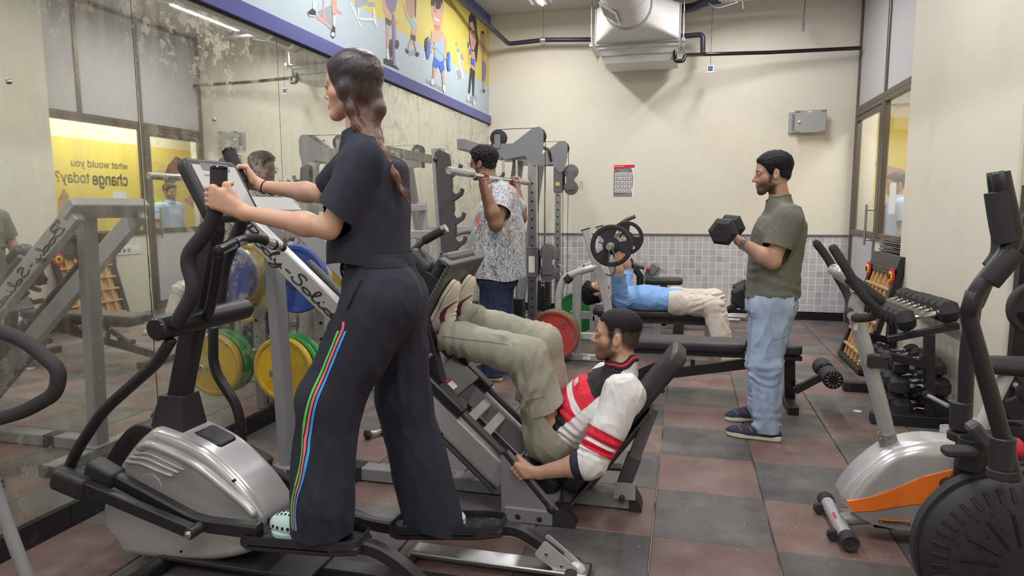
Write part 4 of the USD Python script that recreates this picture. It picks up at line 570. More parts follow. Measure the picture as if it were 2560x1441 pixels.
lg0, lg1 = A(1632, 1020, 3.03), A(1552, 1232, 3.03); t.part('back_strut', beam(lg0, lg1, .05, .055, up=(1, 0, .3)), 'pewter', 30); t.part('strut_sleeve', beam(lg0 * .45 + lg1 * .55, lg1, .062, .066, up=(1, 0, .3)), 'dark_grey', 30); t.part('strut_bracket', bx(lg1[0] - .03, lg1[0] + .07, 2.985, 2.99, .06, .14), 'silver_paint', 30); t.part('strut_pin', cyl(lg1 + V(.01, -.07, -.005), lg1 + V(.01, .06, -.005), .014, n=16, bev=.003), 'black_plastic'); t.part('pad_frame', beam(B0 - nb * .07 + V(0, .14, 0), lg0 + V(0, .02, .0), .06, .045, up=nb), 'dark_grey', 30)
S0 = A(1345, 1172, 2.94); t.part('seat_pad', cushion(S0 + V(0, .13, -.03), (.22, .30, .075), (nz((1, 0, -.78)), (0, 1, 0), nz((.78, 0, 1))), .025, .04), 'vinyl', True); t.part('seat_bracket', beam(S0 + V(-.05, .13, -.09), V(xs_, LM, .06), .06, .06), 'dark_grey', 30)
for Y in (2.79, 3.31): t.part('seat_handle', tube(np.array([V(*(A(1262, 1128, 2.79) * [1, 0, 1])) + V(0, Y, 0), V(*(A(1330, 1212, 2.79) * [1, 0, 1])) + V(0, Y, 0), V(*(A(1372, 1262, 2.79) * [1, 0, 1])) + V(0, Y, 0)]), .019, 16), 'black_rubber', True)
# ---------------------------------------------------------------- dumbbells and their rack
def dumbbell(label, cat_, c, ax, r, L, group=None, hl=.125, spin=0.):
    """hex dumbbell: centre, handle direction, hexagon radius, head length"""
    ax = nz(ax); x, y, _ = frame(ax); tt = Thing('dumbbell', label, cat_, c, group); c = np.asarray(c, float)
    def hexa(rr, o): return [o + rr * (math.cos(q) * x + math.sin(q) * y) for q in np.arange(6) * math.pi / 3 + spin]
    for s in (-1, 1):
        p = [q for rr, w in ((r * .72, 0), (r, .028), (r, L * .72), (r * .70, L)) for q in hexa(rr, c + ax * s * (hl / 2 + w))]
        hd = tt.part('head', hull(p), 'black_rubber', False)
        f = c + ax * s * (hl / 2 + L); tt.part('head_ring', ring([(-.002, r * .40), (.0018, r * .40), (.0018, r * .34), (-.002, r * .34)], f, ax * s, 24), 'black_rubber', 30, parent=hd)
    h = tt.part('handle', lathe([(-hl / 2 - .01, .0135), (-hl / 4, .0165), (0, .0175), (hl / 4, .0165), (hl / 2 + .01, .0135)], c, ax, 18), 'chrome', True, 'chrome handle')
    for s in (-1, 1): tt.part('collar', cyl(c + ax * s * (hl / 2 - .006), c + ax * s * (hl / 2 + .012), .019, n=18, bev=.002), 'steel', parent=h)
    return tt
RX0, RX1, RY0, RY1 = 1.22, 1.66, 4.66, 5.50
t = Thing('dumbbell_rack', 'black steel dumbbell rack with an empty middle tier against the cream pillar', 'rack', ((RX0 + RX1) / 2, (RY0 + RY1) / 2, 0))
for y in (RY0 + .02, RY1 - .02):
    t.part('foot', bx(RX0 - .02, RX1, y - .035, y + .035, 0, .07, .004), 'black_paint', 30); t.part('foot_cap', bx(RX0 - .026, RX0 + .03, y - .037, y + .037, 0, .073, .008), 'black_rubber', 30)
    t.part('upright', beam((1.535, y, .06), (1.50, y, .60), .055, .055, up=(1, 0, 0)), 'black_paint', 30)
    t.part('shelf_arm', beam((1.27, y, .555), (1.66, y, .66), .045, .04), 'black_paint', 30)
    t.part('spare_arm', beam((1.27, y, .448), (1.50, y, .40), .05, .05), 'black_paint', 30); t.part('arm_cap', box((1.265, y, .449), (.02, .052, .052), .006), 'black_rubber', 30); t.part('arm_knob', cyl((1.40, y, .44), (1.40, y, .475), .013, n=14, bev=.003), 'black_plastic')
for xx in (1.375, 1.60): t.part('shelf_rail', beam((xx, RY0 - .03, .61 + (xx - 1.375) * .27), (xx, RY1 + .15, .61 + (xx - 1.375) * .27), .035, .012, up=(-.26, 0, 1)), 'black_paint', 30)
pg_ = V(1.50, 4.64, .215); t.part('storage_peg', cyl(pg_, pg_ + V(.06, -.17, -.015), .014, n=16, bev=.003), 'silver_paint'); t.part('peg_collar', cyl(pg_ + V(0, .02, 0), pg_ - V(-.004, .015, 0), .028, n=18, bev=.004), 'black_rubber')
axd = nz((1, 0, .26)); rr_ = random.Random(3); OR_ = ['nearest', 'second', 'third', 'fourth', 'fifth', 'sixth', 'seventh', 'farthest']
for i in range(8): dumbbell(['nearest hex dumbbell at the open end of the rack\'s top row', 'second hex dumbbell of the top row, behind the nearest one', 'third hex dumbbell of the top row, counted from the near end', 'fourth hex dumbbell of the top row, counted from the near end', 'fifth hex dumbbell of the top row, counted from the near end', 'sixth hex dumbbell of the top row, third from the far end', 'seventh hex dumbbell of the top row, next to the far end', 'farthest hex dumbbell at the wall end of the top row'][i], 'dumbbell', (1.488, 4.72 + i * .122, .712 - .003 * i), axd, .0765 - .0012 * i, .105, 'hex dumbbells in the top row of the rack', .145, .10 + rr_.uniform(-.12, .12))
for nm, n_, z_, r_, L_, x_, p_ in (('top layer of the pile under the rack', 5, .352, .052, .085, 1.50, .14), ('middle layer of the pile under the rack', 5, .228, .070, .11, 1.50, .15), ('bottom layer of the pile on the floor', 5, .076, .078, .105, 1.52, .16)):
    for i in range(n_): dumbbell(('%s hex dumbbell from the viewer in the %s' % (OR_[i] if i < n_ - 1 else 'farthest', nm)), 'dumbbell', (x_ + rr_.uniform(-.012, .012), 4.80 + i * p_, z_), (1, rr_.uniform(-.04, .04), .01), r_, L_, 'hex dumbbells piled under the rack', .13, .52)
# ---------------------------------------------------------------- plates
def plate(name, label, c, ax, R, th, mat, rim=None, group=None, num=None, loc=None):
    tt = Thing(name, label, 'weight plate', c, group); c = np.asarray(c, float); ax = nz(ax); h = th / 2
    b = tt.part('plate_body', ring([(-h * .55, .03), (-h * .55, R * .84), (-h, R * .87), (-h, R - .008), (-h + .008, R), (h - .008, R), (h, R - .008), (h, R * .87), (h * .55, R * .84), (h * .55, .03)], c, ax, 56), mat, 30)
    if rim: tt.part('rim', ring([(-h - .001, R * .875), (-h - .001, R - .009), (h + .001, R - .009), (h + .001, R * .875)], c, ax, 56), rim, 30, parent=b)
    tt.part('hub', ring([(-h, .027), (-h, .058), (-h * .5, .066), (h * .5, .066), (h, .058), (h, .027)], c, ax, 32), mat, 30, parent=b)
    if num:
        u = V(1, 0, 0); tt.part('number', text(num, c - ax * (h * .55 + .002) * np.sign(ax[1]) + V(.05, 0, .095), nz((.75, 0, -.66)), nz((.66, 0, .75)), .05, .055, .002, True), rim or mat, False, parent=b)
    return tt
def grip_plate(label, c, ax, R, th, group=None, loc=None, rot=.0):
    """rubber plate with three grip openings"""
    tt = Thing('grip_plate', label, 'weight plate', c, group); c = np.asarray(c, float); x, y, z = frame(ax)
    x, y = math.cos(rot) * x + math.sin(rot) * y, -math.sin(rot) * x + math.cos(rot) * y
    def sector(a0, a1, r0, r1): return Polygon([(r1 * math.cos(q), r1 * math.sin(q)) for q in np.linspace(a0, a1, 12)] + [(r0 * math.cos(q), r0 * math.sin(q)) for q in np.linspace(a1 - .12, a0 + .12, 8)]).buffer(-.012).buffer(.012)
    sh = disc(R, n=16).difference(unary_union([sector(k * 2.094 - .62, k * 2.094 + .62, R * .42, R * .80) for k in range(3)])).difference(disc(.026))
    b = tt.part('plate_body', prism(sh, c - z * th * .36, x, y, th * .72, .006), 'black_rubber', 30)
    tt.part('rim', ring([(-th / 2, R * .84), (-th / 2 + .006, R * .82), (th / 2 - .006, R * .82), (th / 2, R * .84), (th / 2, R - .006), (th / 2 - .008, R + .002), (-th / 2 + .008, R + .002), (-th / 2, R - .006)], c, z, 56), 'black_rubber', 30, parent=b)
    for s in (-1, 1): tt.part('hub', ring([(0, .026), (0, .062), (.012, .054), (.012, .026)], c + z * s * th * .34, z * s, 32), 'black_rubber', 30, parent=b)
    tt.part('bore', ring([(-th * .5, .0255), (-th * .5, .032), (th * .5, .032), (th * .5, .0255)], c, z, 28), 'steel', 30, parent=b)
    for k in range(18): 
        q = k * math.pi / 9 + .1; d = x * math.cos(q) + y * math.sin(q); tt.part('rim_notch', box(c + d * R * .91 + z * (-1) * th * .5, (R * .03, R * .08, .003), .001, (np.cross(z, d), d, z)), 'ink_black', False, parent=b)
    return tt
def barbell(label, c, L, sl, ax=(0, 1, 0), clip=0):
    tt = Thing('barbell', label, 'barbell', c); c = np.asarray(c, float); ax = nz(ax)
    tt.part('shaft', cyl(c - ax * (L / 2 - sl + .01), c + ax * (L / 2 - sl + .01), .0145, n=20), 'chrome')
    for s in (-1, 1):
        a, b = c + ax * s * (L / 2 - sl), c + ax * s * L / 2; v = tt.part('sleeve', lathe([(0, .0255), (np.linalg.norm(b - a) - .004, .0255), (np.linalg.norm(b - a), .022), (np.linalg.norm(b - a), .017), (np.linalg.norm(b - a) - .004, .016), (np.linalg.norm(b - a) - .004, .008), (np.linalg.norm(b - a), .008), (np.linalg.norm(b - a), 0)], a, ax * s, 28), 'steel', 30)
        tt.part('sleeve_flange', lathe([(-.03, .02), (-.03, .034), (-.012, .045), (.004, .045), (.004, .026)], a, ax * s, 28), 'chrome', 30, parent=v)
    return tt
# ---------------------------------------------------------------- squat rack beside the mirror
t = Thing('squat_rack', 'dark squat rack with gun-rack hooks beside the mirror', 'squat rack', (-1.9, 5.2, 0))
def gun(Y):
    zs = [.62 + .172 * k for k in range(7)]; lean = lambda z: -1.60 - .055 * z
    L = [(lean(.05) - .055, .05), (lean(1.80) - .062, 1.80), (lean(1.82) - .03, 1.835), (lean(1.8) + .035, 1.79)]; cuts = []
    body = Polygon([(lean(.05) - .06, .05), (lean(1.80) - .062, 1.79), (lean(1.82) - .03, 1.815), (lean(1.8) + .045, 1.78), (lean(1.70) + .05, 1.70), (lean(.05) + .08, .05)])
    for z in zs:
        x = lean(z); body = body.union(Polygon([(x + .02, z - .05), (x + .055, z - .03), (x + .115, z + .012), (x + .125, z + .045), (x + .105, z + .055), (x + .08, z + .02), (x + .05, z - .005), (x + .02, z + .03)]).buffer(.008))
        body = body.difference(disc(.034, x + .078, z + .052))
    return body.buffer(-.004).buffer(.004)
for Y in (4.62, 5.78):
    t.part('hook_plate', prism(gun(Y), (0, Y + .018, 0), (1, 0, 0), (0, 0, 1), .036, .004), 'dark_grey', 30); t.part('upright', beam((-1.665, Y + .05, .04), (-1.76, Y + .05, 1.83), .06, .085, up=(1, 0, 0)), 'silver_paint', 30)
    for z in (.38, 1.06, 1.74): t.part('plate_bolt', lathe([(0, .018), (.004, .018), (.012, .010), (.012, 0)], (-1.62 - .06 * z - .03, Y - .018, z), (0, -1, 0), 16), 'black_paint')
    t.part('floor_rail', bx(-2.45, -1.35, Y + .01, Y + .09, 0, .07), 'silver_paint', 30); t.part('rear_post', beam((-2.30, Y + .05, .05), (-2.36, Y + .05, 1.45), .06, .075, up=(1, 0, 0)), 'silver_paint', 30); t.part('side_rail', beam((-2.33, Y + .05, 1.2), (-1.74, Y + .05, 1.2), .05, .06), 'silver_paint', 30)
t.part('spotter_arm', tube(spline([A(1114, 660, 5.72), A(1120, 615, 5.72), A(1138, 588, 5.72), A(1172, 578, 5.72), A(1225, 578, 5.72)], 7), .022, 14), 'grey_paint', True)
for z in (.08, 1.40): t.part('cross_rail', beam((-2.34, 4.67, z), (-2.34, 5.83, z), .06, .06), 'silver_paint', 30)
PGY = 3.72
sp = [(-2.35, .96), (-2.36, .42)]
t.part('storage_post', beam((-2.36, 4.02, 0), (-2.36, 4.02, 1.32), .06, .06, up=(1, 0, 0)), 'silver_paint', 30); t.part('storage_rail', bx(-2.39, -2.33, 4.02, 4.68, .02, .08), 'silver_paint', 30); t.part('storage_rail', bx(-2.39, -2.33, 4.02, 4.68, 1.18, 1.24), 'silver_paint', 30)
for k in range(9): t.part('post_hole', cyl((-2.36, 3.985, .30 + k * .11), (-2.36, 3.992, .30 + k * .11), .011, n=12), 'ink_black')
for x, z in sp: t.part('plate_peg', cyl((x, 4.0, z), (x, 3.42, z), .024, n=20, bev=.003), 'steel')
plate('weight_plate', 'yellow weight plate on the lower peg by the mirror', (-2.36, 3.54, .42), (0, 1, 0), .20, .045, 'plate_yellow', 'plate_yellow_rim'); plate('weight_plate', 'green weight plate behind the yellow plate by the mirror', (-2.36, 3.60, .42), (0, 1, 0), .205, .045, 'plate_green'); plate('weight_plate', 'second green weight plate, third on the lower peg by the mirror', (-2.36, 3.66, .42), (0, 1, 0), .205, .045, 'plate_green')
plate('weight_plate', 'blue weight plate on the upper peg, seen in the mirror', (-2.35, 3.70, .96), (0, 1, 0), .215, .05, 'plate_blue'); plate('weight_plate', 'yellow weight plate on the upper peg beside the woman\'s waist', (-2.35, 3.95, .96), (0, 1, 0), .20, .04, 'plate_yellow', 'plate_yellow_rim'); plate('weight_plate', 'grey weight plate between the blue and yellow plates on the upper peg', (-2.35, 3.80, .96), (0, 1, 0), .19, .04, 'silver_paint')
plate('weight_plate', 'yellow weight plate behind the foot plate of the leg press', (-1.95, 4.45, .72), (0, 1, 0), .20, .045, 'plate_yellow', 'plate_yellow_rim')
t.part('plate_peg', cyl((-1.95, 4.40, .72), (-1.95, 4.64, .72), .024, n=18, bev=.003), 'steel'); t.part('peg_brace', beam((-2.33, 4.64, .72), (-1.66, 4.64, .72), .05, .05), 'dark_grey', 30)
barbell('chrome barbell across the shoulders of the man in the floral shirt', (-1.465, 5.165, 1.632), 2.17, .42)
# ---------------------------------------------------------------- dual pulley machine in the far left corner
t = Thing('cable_machine', 'grey dual pulley cable machine in the far left corner', 'cable machine', (-1.6, 7.1, 0))
for (Y, sc, head, rail_, pm) in ((6.35, 1., (1345, 355), (1252, 380), 0), (7.95, .8, (1405, 385), (1340, 405), 1)):
    ph_ = A(*head, Y); a = A(1232 if not pm else 1285, 380 if not pm else 400, Y); b = A(1342 if not pm else 1402, 378 if not pm else 402, Y)
    t.part('top_beam', beam(a, b, .07, .15 if not pm else .13), 'grey_paint', 30); t.part('beam_cap', box(a, (.02, .075, .155), .01), 'black_plastic', 30)
    for dy in (-.05, .05): 
        c_ = A(1338 if not pm else 1402, 352 if not pm else 380, Y + dy); t.part('pulley_cheek', prism(rpoly([(-.36, -.12), (-.02, .12), (.05, .13), (.08, .08), (.08, -.06), (.04, -.22), (-.02, -.24), (-.10, -.14), (-.30, -.17)], .03), c_ + V(0, .006, 0), (1, 0, 0), (0, 0, 1), .010), 'grey_paint', 30)
    wc = A(1343 if not pm else 1405, 352 if not pm else 380, Y); t.part('pulley', lathe([(-.03, .06), (-.025, .085), (-.008, .075), (.008, .075), (.025, .085), (.03, .06)], wc + V(.0, 0, .04), (0, 1, 0), 32), 'black_plastic', 30); w2 = a + V(.06, 0, .13); t.part('pulley', lathe([(-.03, .05), (-.025, .08), (-.008, .07), (.008, .07), (.025, .08), (.03, .05)], w2, (0, 1, 0), 32), 'black_plastic', 30); t.part('pulley_bracket', prism(rpoly([(-.03, -.1), (.03, -.1), (.03, .03), (-.03, .03)], .02), w2 - V(0, .04, 0), (1, 0, 0), (0, 0, 1), .008), 'grey_paint', 30)
    t.part('cable', cyl(w2 + V(0, 0, .08), wc + V(0, 0, .12), .003, n=6), 'ink_black')
    pb = A(1332 if not pm else 1396, 400, Y); pbx = pb[0]; post = t.part('column', beam((pbx, Y, .03), (pbx, Y, pb[2]), .055, .085 if not pm else .07, up=(1, 0, 0)), 'steel', 30)
    for k in range(16): t.part('pin_hole', cyl((pbx, Y - .029, .35 + k * .085), (pbx, Y - .0265, .35 + k * .085), .011, n=10), 'ink_black', parent=post)
    for dx in (-.16, -.29): t.part('guide_rod', cyl((pbx + dx, Y, .12), (pbx + dx, Y, a[2]), .013, n=12), 'chrome'); t.part('rod_foot', cyl((pbx + dx, Y, .08), (pbx + dx, Y, .14), .03, n=14), 'black_rubber')
    for k in range(9): t.part('weight_slab', bx(pbx - .36, pbx - .09, Y - .07, Y + .07, .20 + k * .035, .232 + k * .035, .003), 'black_paint', False)
    t.part('cable', cyl((pbx + .06, Y, .30), (pbx + .055, Y, a[2] - .05), .003, n=6), 'ink_black'); t.part('cable', cyl((pbx + .11, Y, .70 if not pm else .30), wc + V(.08, 0, 0), .003, n=6), 'ink_black')
    t.part('base', bx(pbx - .75, pbx + .04, Y - .04, Y + .04, 0, .08), 'grey_paint', 30)
    t.part('lean_post', beam(A(1297 if not pm else 1352, 400, Y + .2), V(A(1297 if not pm else 1352, 400, Y + .2)[0] - .28, Y + .2, .06), .07, .10, up=(1, 0, 0)), 'grey_paint', 30)
    cz = A(1318, 655, 6.35)[2] if not pm else A(1398, 450, 7.95)[2]
    t.part('carriage', box((pbx, Y, cz), (.10, .09, .30), .008), 'pewter', 30); t.part('carriage_sticker', box((pbx, Y - .046, cz - (.02 if not pm else .05)), (.06 if not pm else .05, .003, .16 if not pm else .04), 0), 'white_sticker' if not pm else 'yellow_sticker', False)
    for s in (-1, 1): t.part('swivel_wheel', lathe([(-.025, .05), (-.02, .085), (.02, .085), (.025, .05)], (pbx + .155, Y, cz + s * .095), (0, 1, 0), 28), 'pewter', 30)
    t.part('swivel_plate', box((pbx + .15, Y - .03, cz), (.10, .012, .24), .03), 'pewter', 30); t.part('swivel_hinge', cyl((pbx + .07, Y, cz - .12), (pbx + .07, Y, cz + .12), .012, n=12), 'black_paint')
    hk = V(pbx + .255, Y, cz - .02); t.part('snap_hook', tube(spline([hk, hk + V(.035, 0, -.02), hk + V(.03, 0, -.09), hk + V(.005, 0, -.08), hk + V(.015, 0, -.02), hk], 5), .005, 8), 'chrome', True)
xt = A(1350, 372, 6.6); t.part('bar_handle', tube(fillet([A(1352, 366, 6.5), A(1372, 375, 6.9), A(1378, 402, 7.1)], .06, 6), .018, 14), 'dark_grey', True); t.part('long_beam', beam((pbx - .62, 6.2, 2.0), (pbx - .62, 8.05, 2.0), .08, .10), 'grey_paint', 30); t.part('base_rail', bx(pbx - .66, pbx - .58, 6.35, 7.95, 0, .07), 'grey_paint', 30)
kx = A(1357, 720, 6.35); kz = lambda v: A(1357, v, 6.35)
t2 = Thing('tricep_rope', 'black strap and chain hanging from the lower pulley', 'cable attachment', kz(685))
t2.part('hook', tube(spline([kz(682), kz(690) + V(.02, 0, 0), kz(700), kz(690) - V(.02, 0, 0), kz(682)], 5), .006, 8), 'chrome', True); 
for k in range(4): t2.part('chain_link', tube(spline([kz(703 + 9 * k), kz(709 + 9 * k) + V(.016, 0, 0), kz(715 + 9 * k), kz(709 + 9 * k) - V(.016, 0, 0), kz(703 + 9 * k)], 4), .005, 8), 'steel', True)
t2.part('strap', bar(np.array([kz(718), kz(745), kz(778)]), .015, np.array([.03, .05, .055]), (0, 1, 0)), 'cloth_black', 40)
# ---------------------------------------------------------------- bench press station
BYN, BYF, BYM = 6.02, 7.02, 6.5
t = Thing('bench_press', 'silver bench press station with plate pegs and a black pad, under the lying man', 'bench press', (-.5, BYM, 0))
fl0 = lambda p: V(p[0], p[1], .0)
for Y, s in ((BYN, 0), (BYF, 1)):
    P0, P1, P2 = A(1465, 575, BYN), A(1508, 715, BYN), A(1522, 775, BYN); P = fillet([V(p[0], Y, p[2]) for p in (P0, P1, P2)] + [V(P2[0], Y, .05)], .18, 8); up_ = t.part('upright', bar(P, .055, .075, (0, 1, 0)), 'silver_light', 30); t.part('upright_cap', box(V(P0[0], Y, P0[2]) + V(-.004, 0, .004), (.08, .058, .012), .003, (nz(V(.97, 0, .3)), (0, 1, 0), nz(V(-.3, 0, .97)))), 'black_rubber', 30, parent=up_)
    for q, f in ((1500, 585), (1523, 665)):
        h = A(1505 if f > 600 else 1488, f + 20, BYN); hx = V(h[0] + .03, Y, h[2]); t.part('bar_hook', bar(spline([hx, hx + V(.05, 0, -.01), hx + V(.085, 0, .03), hx + V(.085, 0, .07)], 5), .03, .016, (0, 1, 0)), 'pewter', 30, parent=up_)
    Lp_ = [A(1394, 800, BYN), A(1396, 735, BYN), A(1408, 697, BYN), A(1440, 682, BYN), A(1492, 667, BYN)]
    t.part('side_tube', tube(fillet([V(p[0], Y, max(p[2], .05)) for p in [V(Lp_[0][0], 0, .05)] + Lp_[1:]], .09, 7), .033, 18), 'silver_light', True); jt = V(Lp_[2][0], Y, Lp_[2][2]); t.part('joint_sleeve', cyl(jt + V(.02, 0, -.02), jt + V(.07, 0, .025), .043, n=22, bev=.004), 'black_rubber'); t.part('side_post', beam((A(1446, 700, BYN)[0], Y, .05), (A(1446, 690, BYN)[0], Y, A(1446, 685, BYN)[2]), .05, .055, up=(1, 0, 0)), 'silver_paint', 30)
    t.part('floor_tube', bx(Lp_[0][0] - .03, A(1530, 800, BYN)[0], Y - .03, Y + .03, .0, .06, .006), 'silver_paint', 30); t.part('side_rail', bx(A(1446, 700, BYN)[0], A(1522, 700, BYN)[0], Y - .025, Y + .025, .20, .26, .005), 'silver_light', 30)
    px = A(1385, 838, 5.84)[0]; t.part('plate_peg', cyl((px, Y, .26), (px, Y + (-.24 if not s else .24), .26), .0245, n=20, bev=.003), 'steel'); t.part('peg_mount', bx(px - .05, A(1446, 700, BYN)[0], Y - .02, Y + .02, .22, .30, .004), 'silver_paint', 30)
t.part('label', box((A(1468, 858, BYN)[0], BYN - .032, .03), (.07, .003, .03), 0), 'white_sticker', False)
for x in (A(1400, 800, BYN)[0], A(1522, 775, BYN)[0]): t.part('cross_tube', bx(x - .03, x + .03, BYN, BYF, .0, .055, .005), 'silver_paint', 30)
bz = .425; t.part('bench_pad', cushion((-.27, BYM, bz - .03), (1.16, .28, .065), ((1, 0, 0), (0, 1, 0), (0, 0, 1)), .022, .05), 'vinyl', True); t.part('pad_board', bx(-.80, .26, BYM - .11, BYM + .11, bz - .078, bz - .062), 'black_paint', 30)
t.part('bench_beam', bx(-.75, .28, BYM - .03, BYM + .03, bz - .135, bz - .078), 'dark_grey', 30); t.part('bench_leg', bx(-.28, -.20, BYM - .035, BYM + .035, .03, bz - .13, .005), 'silver_paint', 30); t.part('bench_leg', bx(.20, .28, BYM - .035, BYM + .035, .03, bz - .13, .005), 'silver_paint', 30); t.part('spine', bx(A(1522, 775, BYN)[0], .28, BYM - .03, BYM + .03, .0, .05), 'silver_paint', 30)
plate('weight_plate', 'large red weight plate leaning outermost on the near side of the bench press', (px, 5.83, .26), (0, 1, 0), .225, .05, 'plate_red', 'plate_red_rim', num='25'); plate('weight_plate', 'green weight plate right behind the large red plate', (px, 5.90, .26), (0, 1, 0), .228, .05, 'plate_green'); plate('weight_plate', 'green weight plate on the far side of the bench press, beside the lying man\'s head', (px, 7.16, .26), (0, 1, 0), .225, .05, 'plate_green')
bb_ = A(1530, 614, 5.80); BBX, BBZ = bb_[0], bb_[2]
tb_ = barbell('chrome barbell held up by the man lying on the bench', (BBX, BYM, BBZ), 1.90, .34)
for s in (-1, 1): 
    q = V(BBX, BYM + s * .80, BBZ); tb_.part('spring_clip', ring([(0, .026), (0, .034), (.03, .034), (.03, .026)], q, (0, s, 0), 22), 'steel', 30)
    for e in (-.02, .03): tb_.part('clip_handle', cyl(q + V(e * .5, s * .01, -.03), q + V(e * 1.6 + .02, s * .01, -.135), .004, n=8), 'chrome')
grip_plate('rubber grip plate on the near end of the lifted barbell', (BBX, 5.765, BBZ), (0, 1, 0), .178, .05, None, rot=.1); grip_plate('rubber grip plate on the far end of the lifted barbell', (BBX, 7.235, BBZ), (0, 1, 0), .178, .05, None, rot=.35)
# ---------------------------------------------------------------- flat adjustable bench
FY_ = 4.98
t = Thing('adjustable_bench', 'black adjustable flat bench with foam rollers, behind the standing man', 'weight bench', (.2, FY_, 0))
z0 = .445
t.part('back_pad', cushion((-.03, FY_, z0 - .035), (.92, .27, .075), ((1, 0, 0), (0, 1, 0), (0, 0, 1)), .028, .05), 'vinyl', True); t.part('seat_pad', cushion((.62, FY_, z0 - .03), (.36, .27, .07), ((1, 0, 0), (0, 1, 0), (0, 0, 1)), .02, .05), 'vinyl', True)
t.part('pad_frame', bx(-.40, .80, FY_ - .10, FY_ + .10, z0 - .105, z0 - .072), 'black_paint', 30); t.part('main_beam', beam((-.62, FY_, .08), (.70, FY_, .33), .06, .07), 'black_paint', 30); t.part('support_strut', beam((-.42, FY_, .125), (.05, FY_, z0 - .09), .045, .03), 'black_paint', 30)
for k in range(4): t.part('ladder_notch', bx(-.36 + k * .14, -.33 + k * .14, FY_ - .02, FY_ + .02, .16 + k * .027, .21 + k * .027, .003), 'black_paint', False)
t.part('front_post', beam((.73, FY_, z0 - .09), (.745, FY_, .04), .06, .07, up=(1, 0, 0)), 'black_gloss', 30); t.part('front_foot', bx(.70, .77, FY_ - .26, FY_ + .20, 0, .06), 'black_paint', 30); t.part('rear_foot', bx(-.66, -.59, FY_ - .23, FY_ + .23, 0, .06), 'black_paint', 30); t.part('foot_end', bx(.708, .762, FY_ - .263, FY_ - .258, .01, .052, .001), 'ink_black', False)
ra_, rb_ = V(.76, FY_ - .10, .13), V(.96, FY_ - .12, .27); t.part('roller_arm', beam(ra_, rb_, .045, .05), 'black_paint', 30); t.part('roller_axle', cyl(rb_ + V(0, -.16, 0), rb_ + V(0, .20, 0), .014, n=14), 'steel')
for a, b in ((-.19, -.02), (.05, .22)):
    r_ = t.part('foam_roller', cyl(rb_ + V(0, a, 0), rb_ + V(0, b, 0), .062, n=32, bev=.008), 'foam'); e = rb_ + V(0, a - .004, 0); t.part('roller_cap', cyl(e, e + V(0, .012, 0), .058, n=28, bev=.004), 'black_gloss', parent=r_)
    for k in range(12): q = k * math.pi / 6; d = V(math.cos(q), 0, math.sin(q)); t.part('cap_rib', beam(e + d * .03 - V(0, .001, 0), e + d * .052 - V(0, .001, 0), .004, .004, up=(0, 1, 0), r=.0005), 'silver_paint', False, parent=r_)
# ---------------------------------------------------------------- leg curl machine and chrome bars by the far wall
t = Thing('leg_curl_machine', 'dark leg curl machine with a red knob by the far wall', 'leg curl machine', (-.1, 7.9, 0))
g = lambda u, v, Y=7.9: A(u, v, Y)
t.part('frame_tube', cyl(g(1580, 660), g(1612, 668), .035, n=16), 'pewter'); t.part('frame_tube', tube(np.array([g(1572, 650), g(1600, 690), V(g(1600, 690)[0], 7.9, .05)]), .04, 14), 'black_paint', True); t.part('cam_plate', prism(rpoly([(-.11, -.16), (.02, .09), (.10, .11), (.16, .02), (.06, -.16)], .03), g(1620, 680) + V(0, .02, 0), (1, 0, 0), (0, 0, 1), .02), 'silver_paint', 30); t.part('counter_weight', box(g(1632, 673), (.10, .10, .13), .01, (nz((.8, 0, -.6)), (0, 1, 0), nz((.6, 0, .8)))), 'grey_paint', 30); t.part('red_knob', sph(g(1621, 673, 7.82), .028), 'plate_red', True, 'red knob')
t.part('handle_bar', tube(spline([g(1532, 585, 7.6), g(1545, 566, 7.6), g(1565, 551, 7.6), g(1588, 541, 7.6)], 7), .022, 14), 'dark_grey', True); t.part('handle_post', tube(np.array([g(1532, 585, 7.6), V(g(1532, 585, 7.6)[0], 7.75, .5), V(g(1532, 585, 7.6)[0], 7.9, .04)]), .024, 14), 'dark_grey', True); t.part('seat_pad', cushion(g(1660, 703), (.42, .26, .07), ((1, 0, .02), (0, 1, 0), (-.02, 0, 1)), .025, .05), 'vinyl', True); t.part('seat_post', bx(g(1660, 703)[0] - .04, g(1660, 703)[0] + .04, 7.86, 7.94, .03, g(1660, 703)[2] - .03), 'grey_paint', 30); t.part('base', bx(g(1532, 585, 7.6)[0] - .05, g(1700, 703)[0], 7.86, 7.94, 0, .06), 'grey_paint', 30); t.part('foot', bx(g(1700, 800)[0] - .06, g(1700, 800)[0] + .04, 7.55, 8.05, 0, .11, .008), 'silver_paint', 30); t.part('foot_cap', bx(g(1700, 800)[0] - .065, g(1700, 800)[0] + .045, 7.53, 7.56, 0, .115, .008), 'black_rubber', 30)
t.part('roller_arm', cyl(g(1802, 788, 7.9), g(1862, 748, 7.7), .03, n=16), 'pewter'); t.part('arm_grip', cyl(g(1820, 777, 7.84), g(1850, 757, 7.74), .040, n=18, bev=.004), 'black_rubber'); t.part('arm_bracket', bx(g(1796, 790)[0] - .07, g(1796, 790)[0] + .05, 7.85, 7.95, g(1796, 790)[2] - .12, g(1796, 790)[2] + .05), 'pewter', 30); t.part('arm_post', bx(g(1796, 790)[0] - .05, g(1796, 790)[0] + .02, 7.87, 7.93, 0.03, g(1796, 790)[2]), 'pewter', 30); t.part('long_base', bx(g(1700, 703)[0], g(1796, 790)[0], 7.87, 7.93, 0, .06), 'grey_paint', 30)
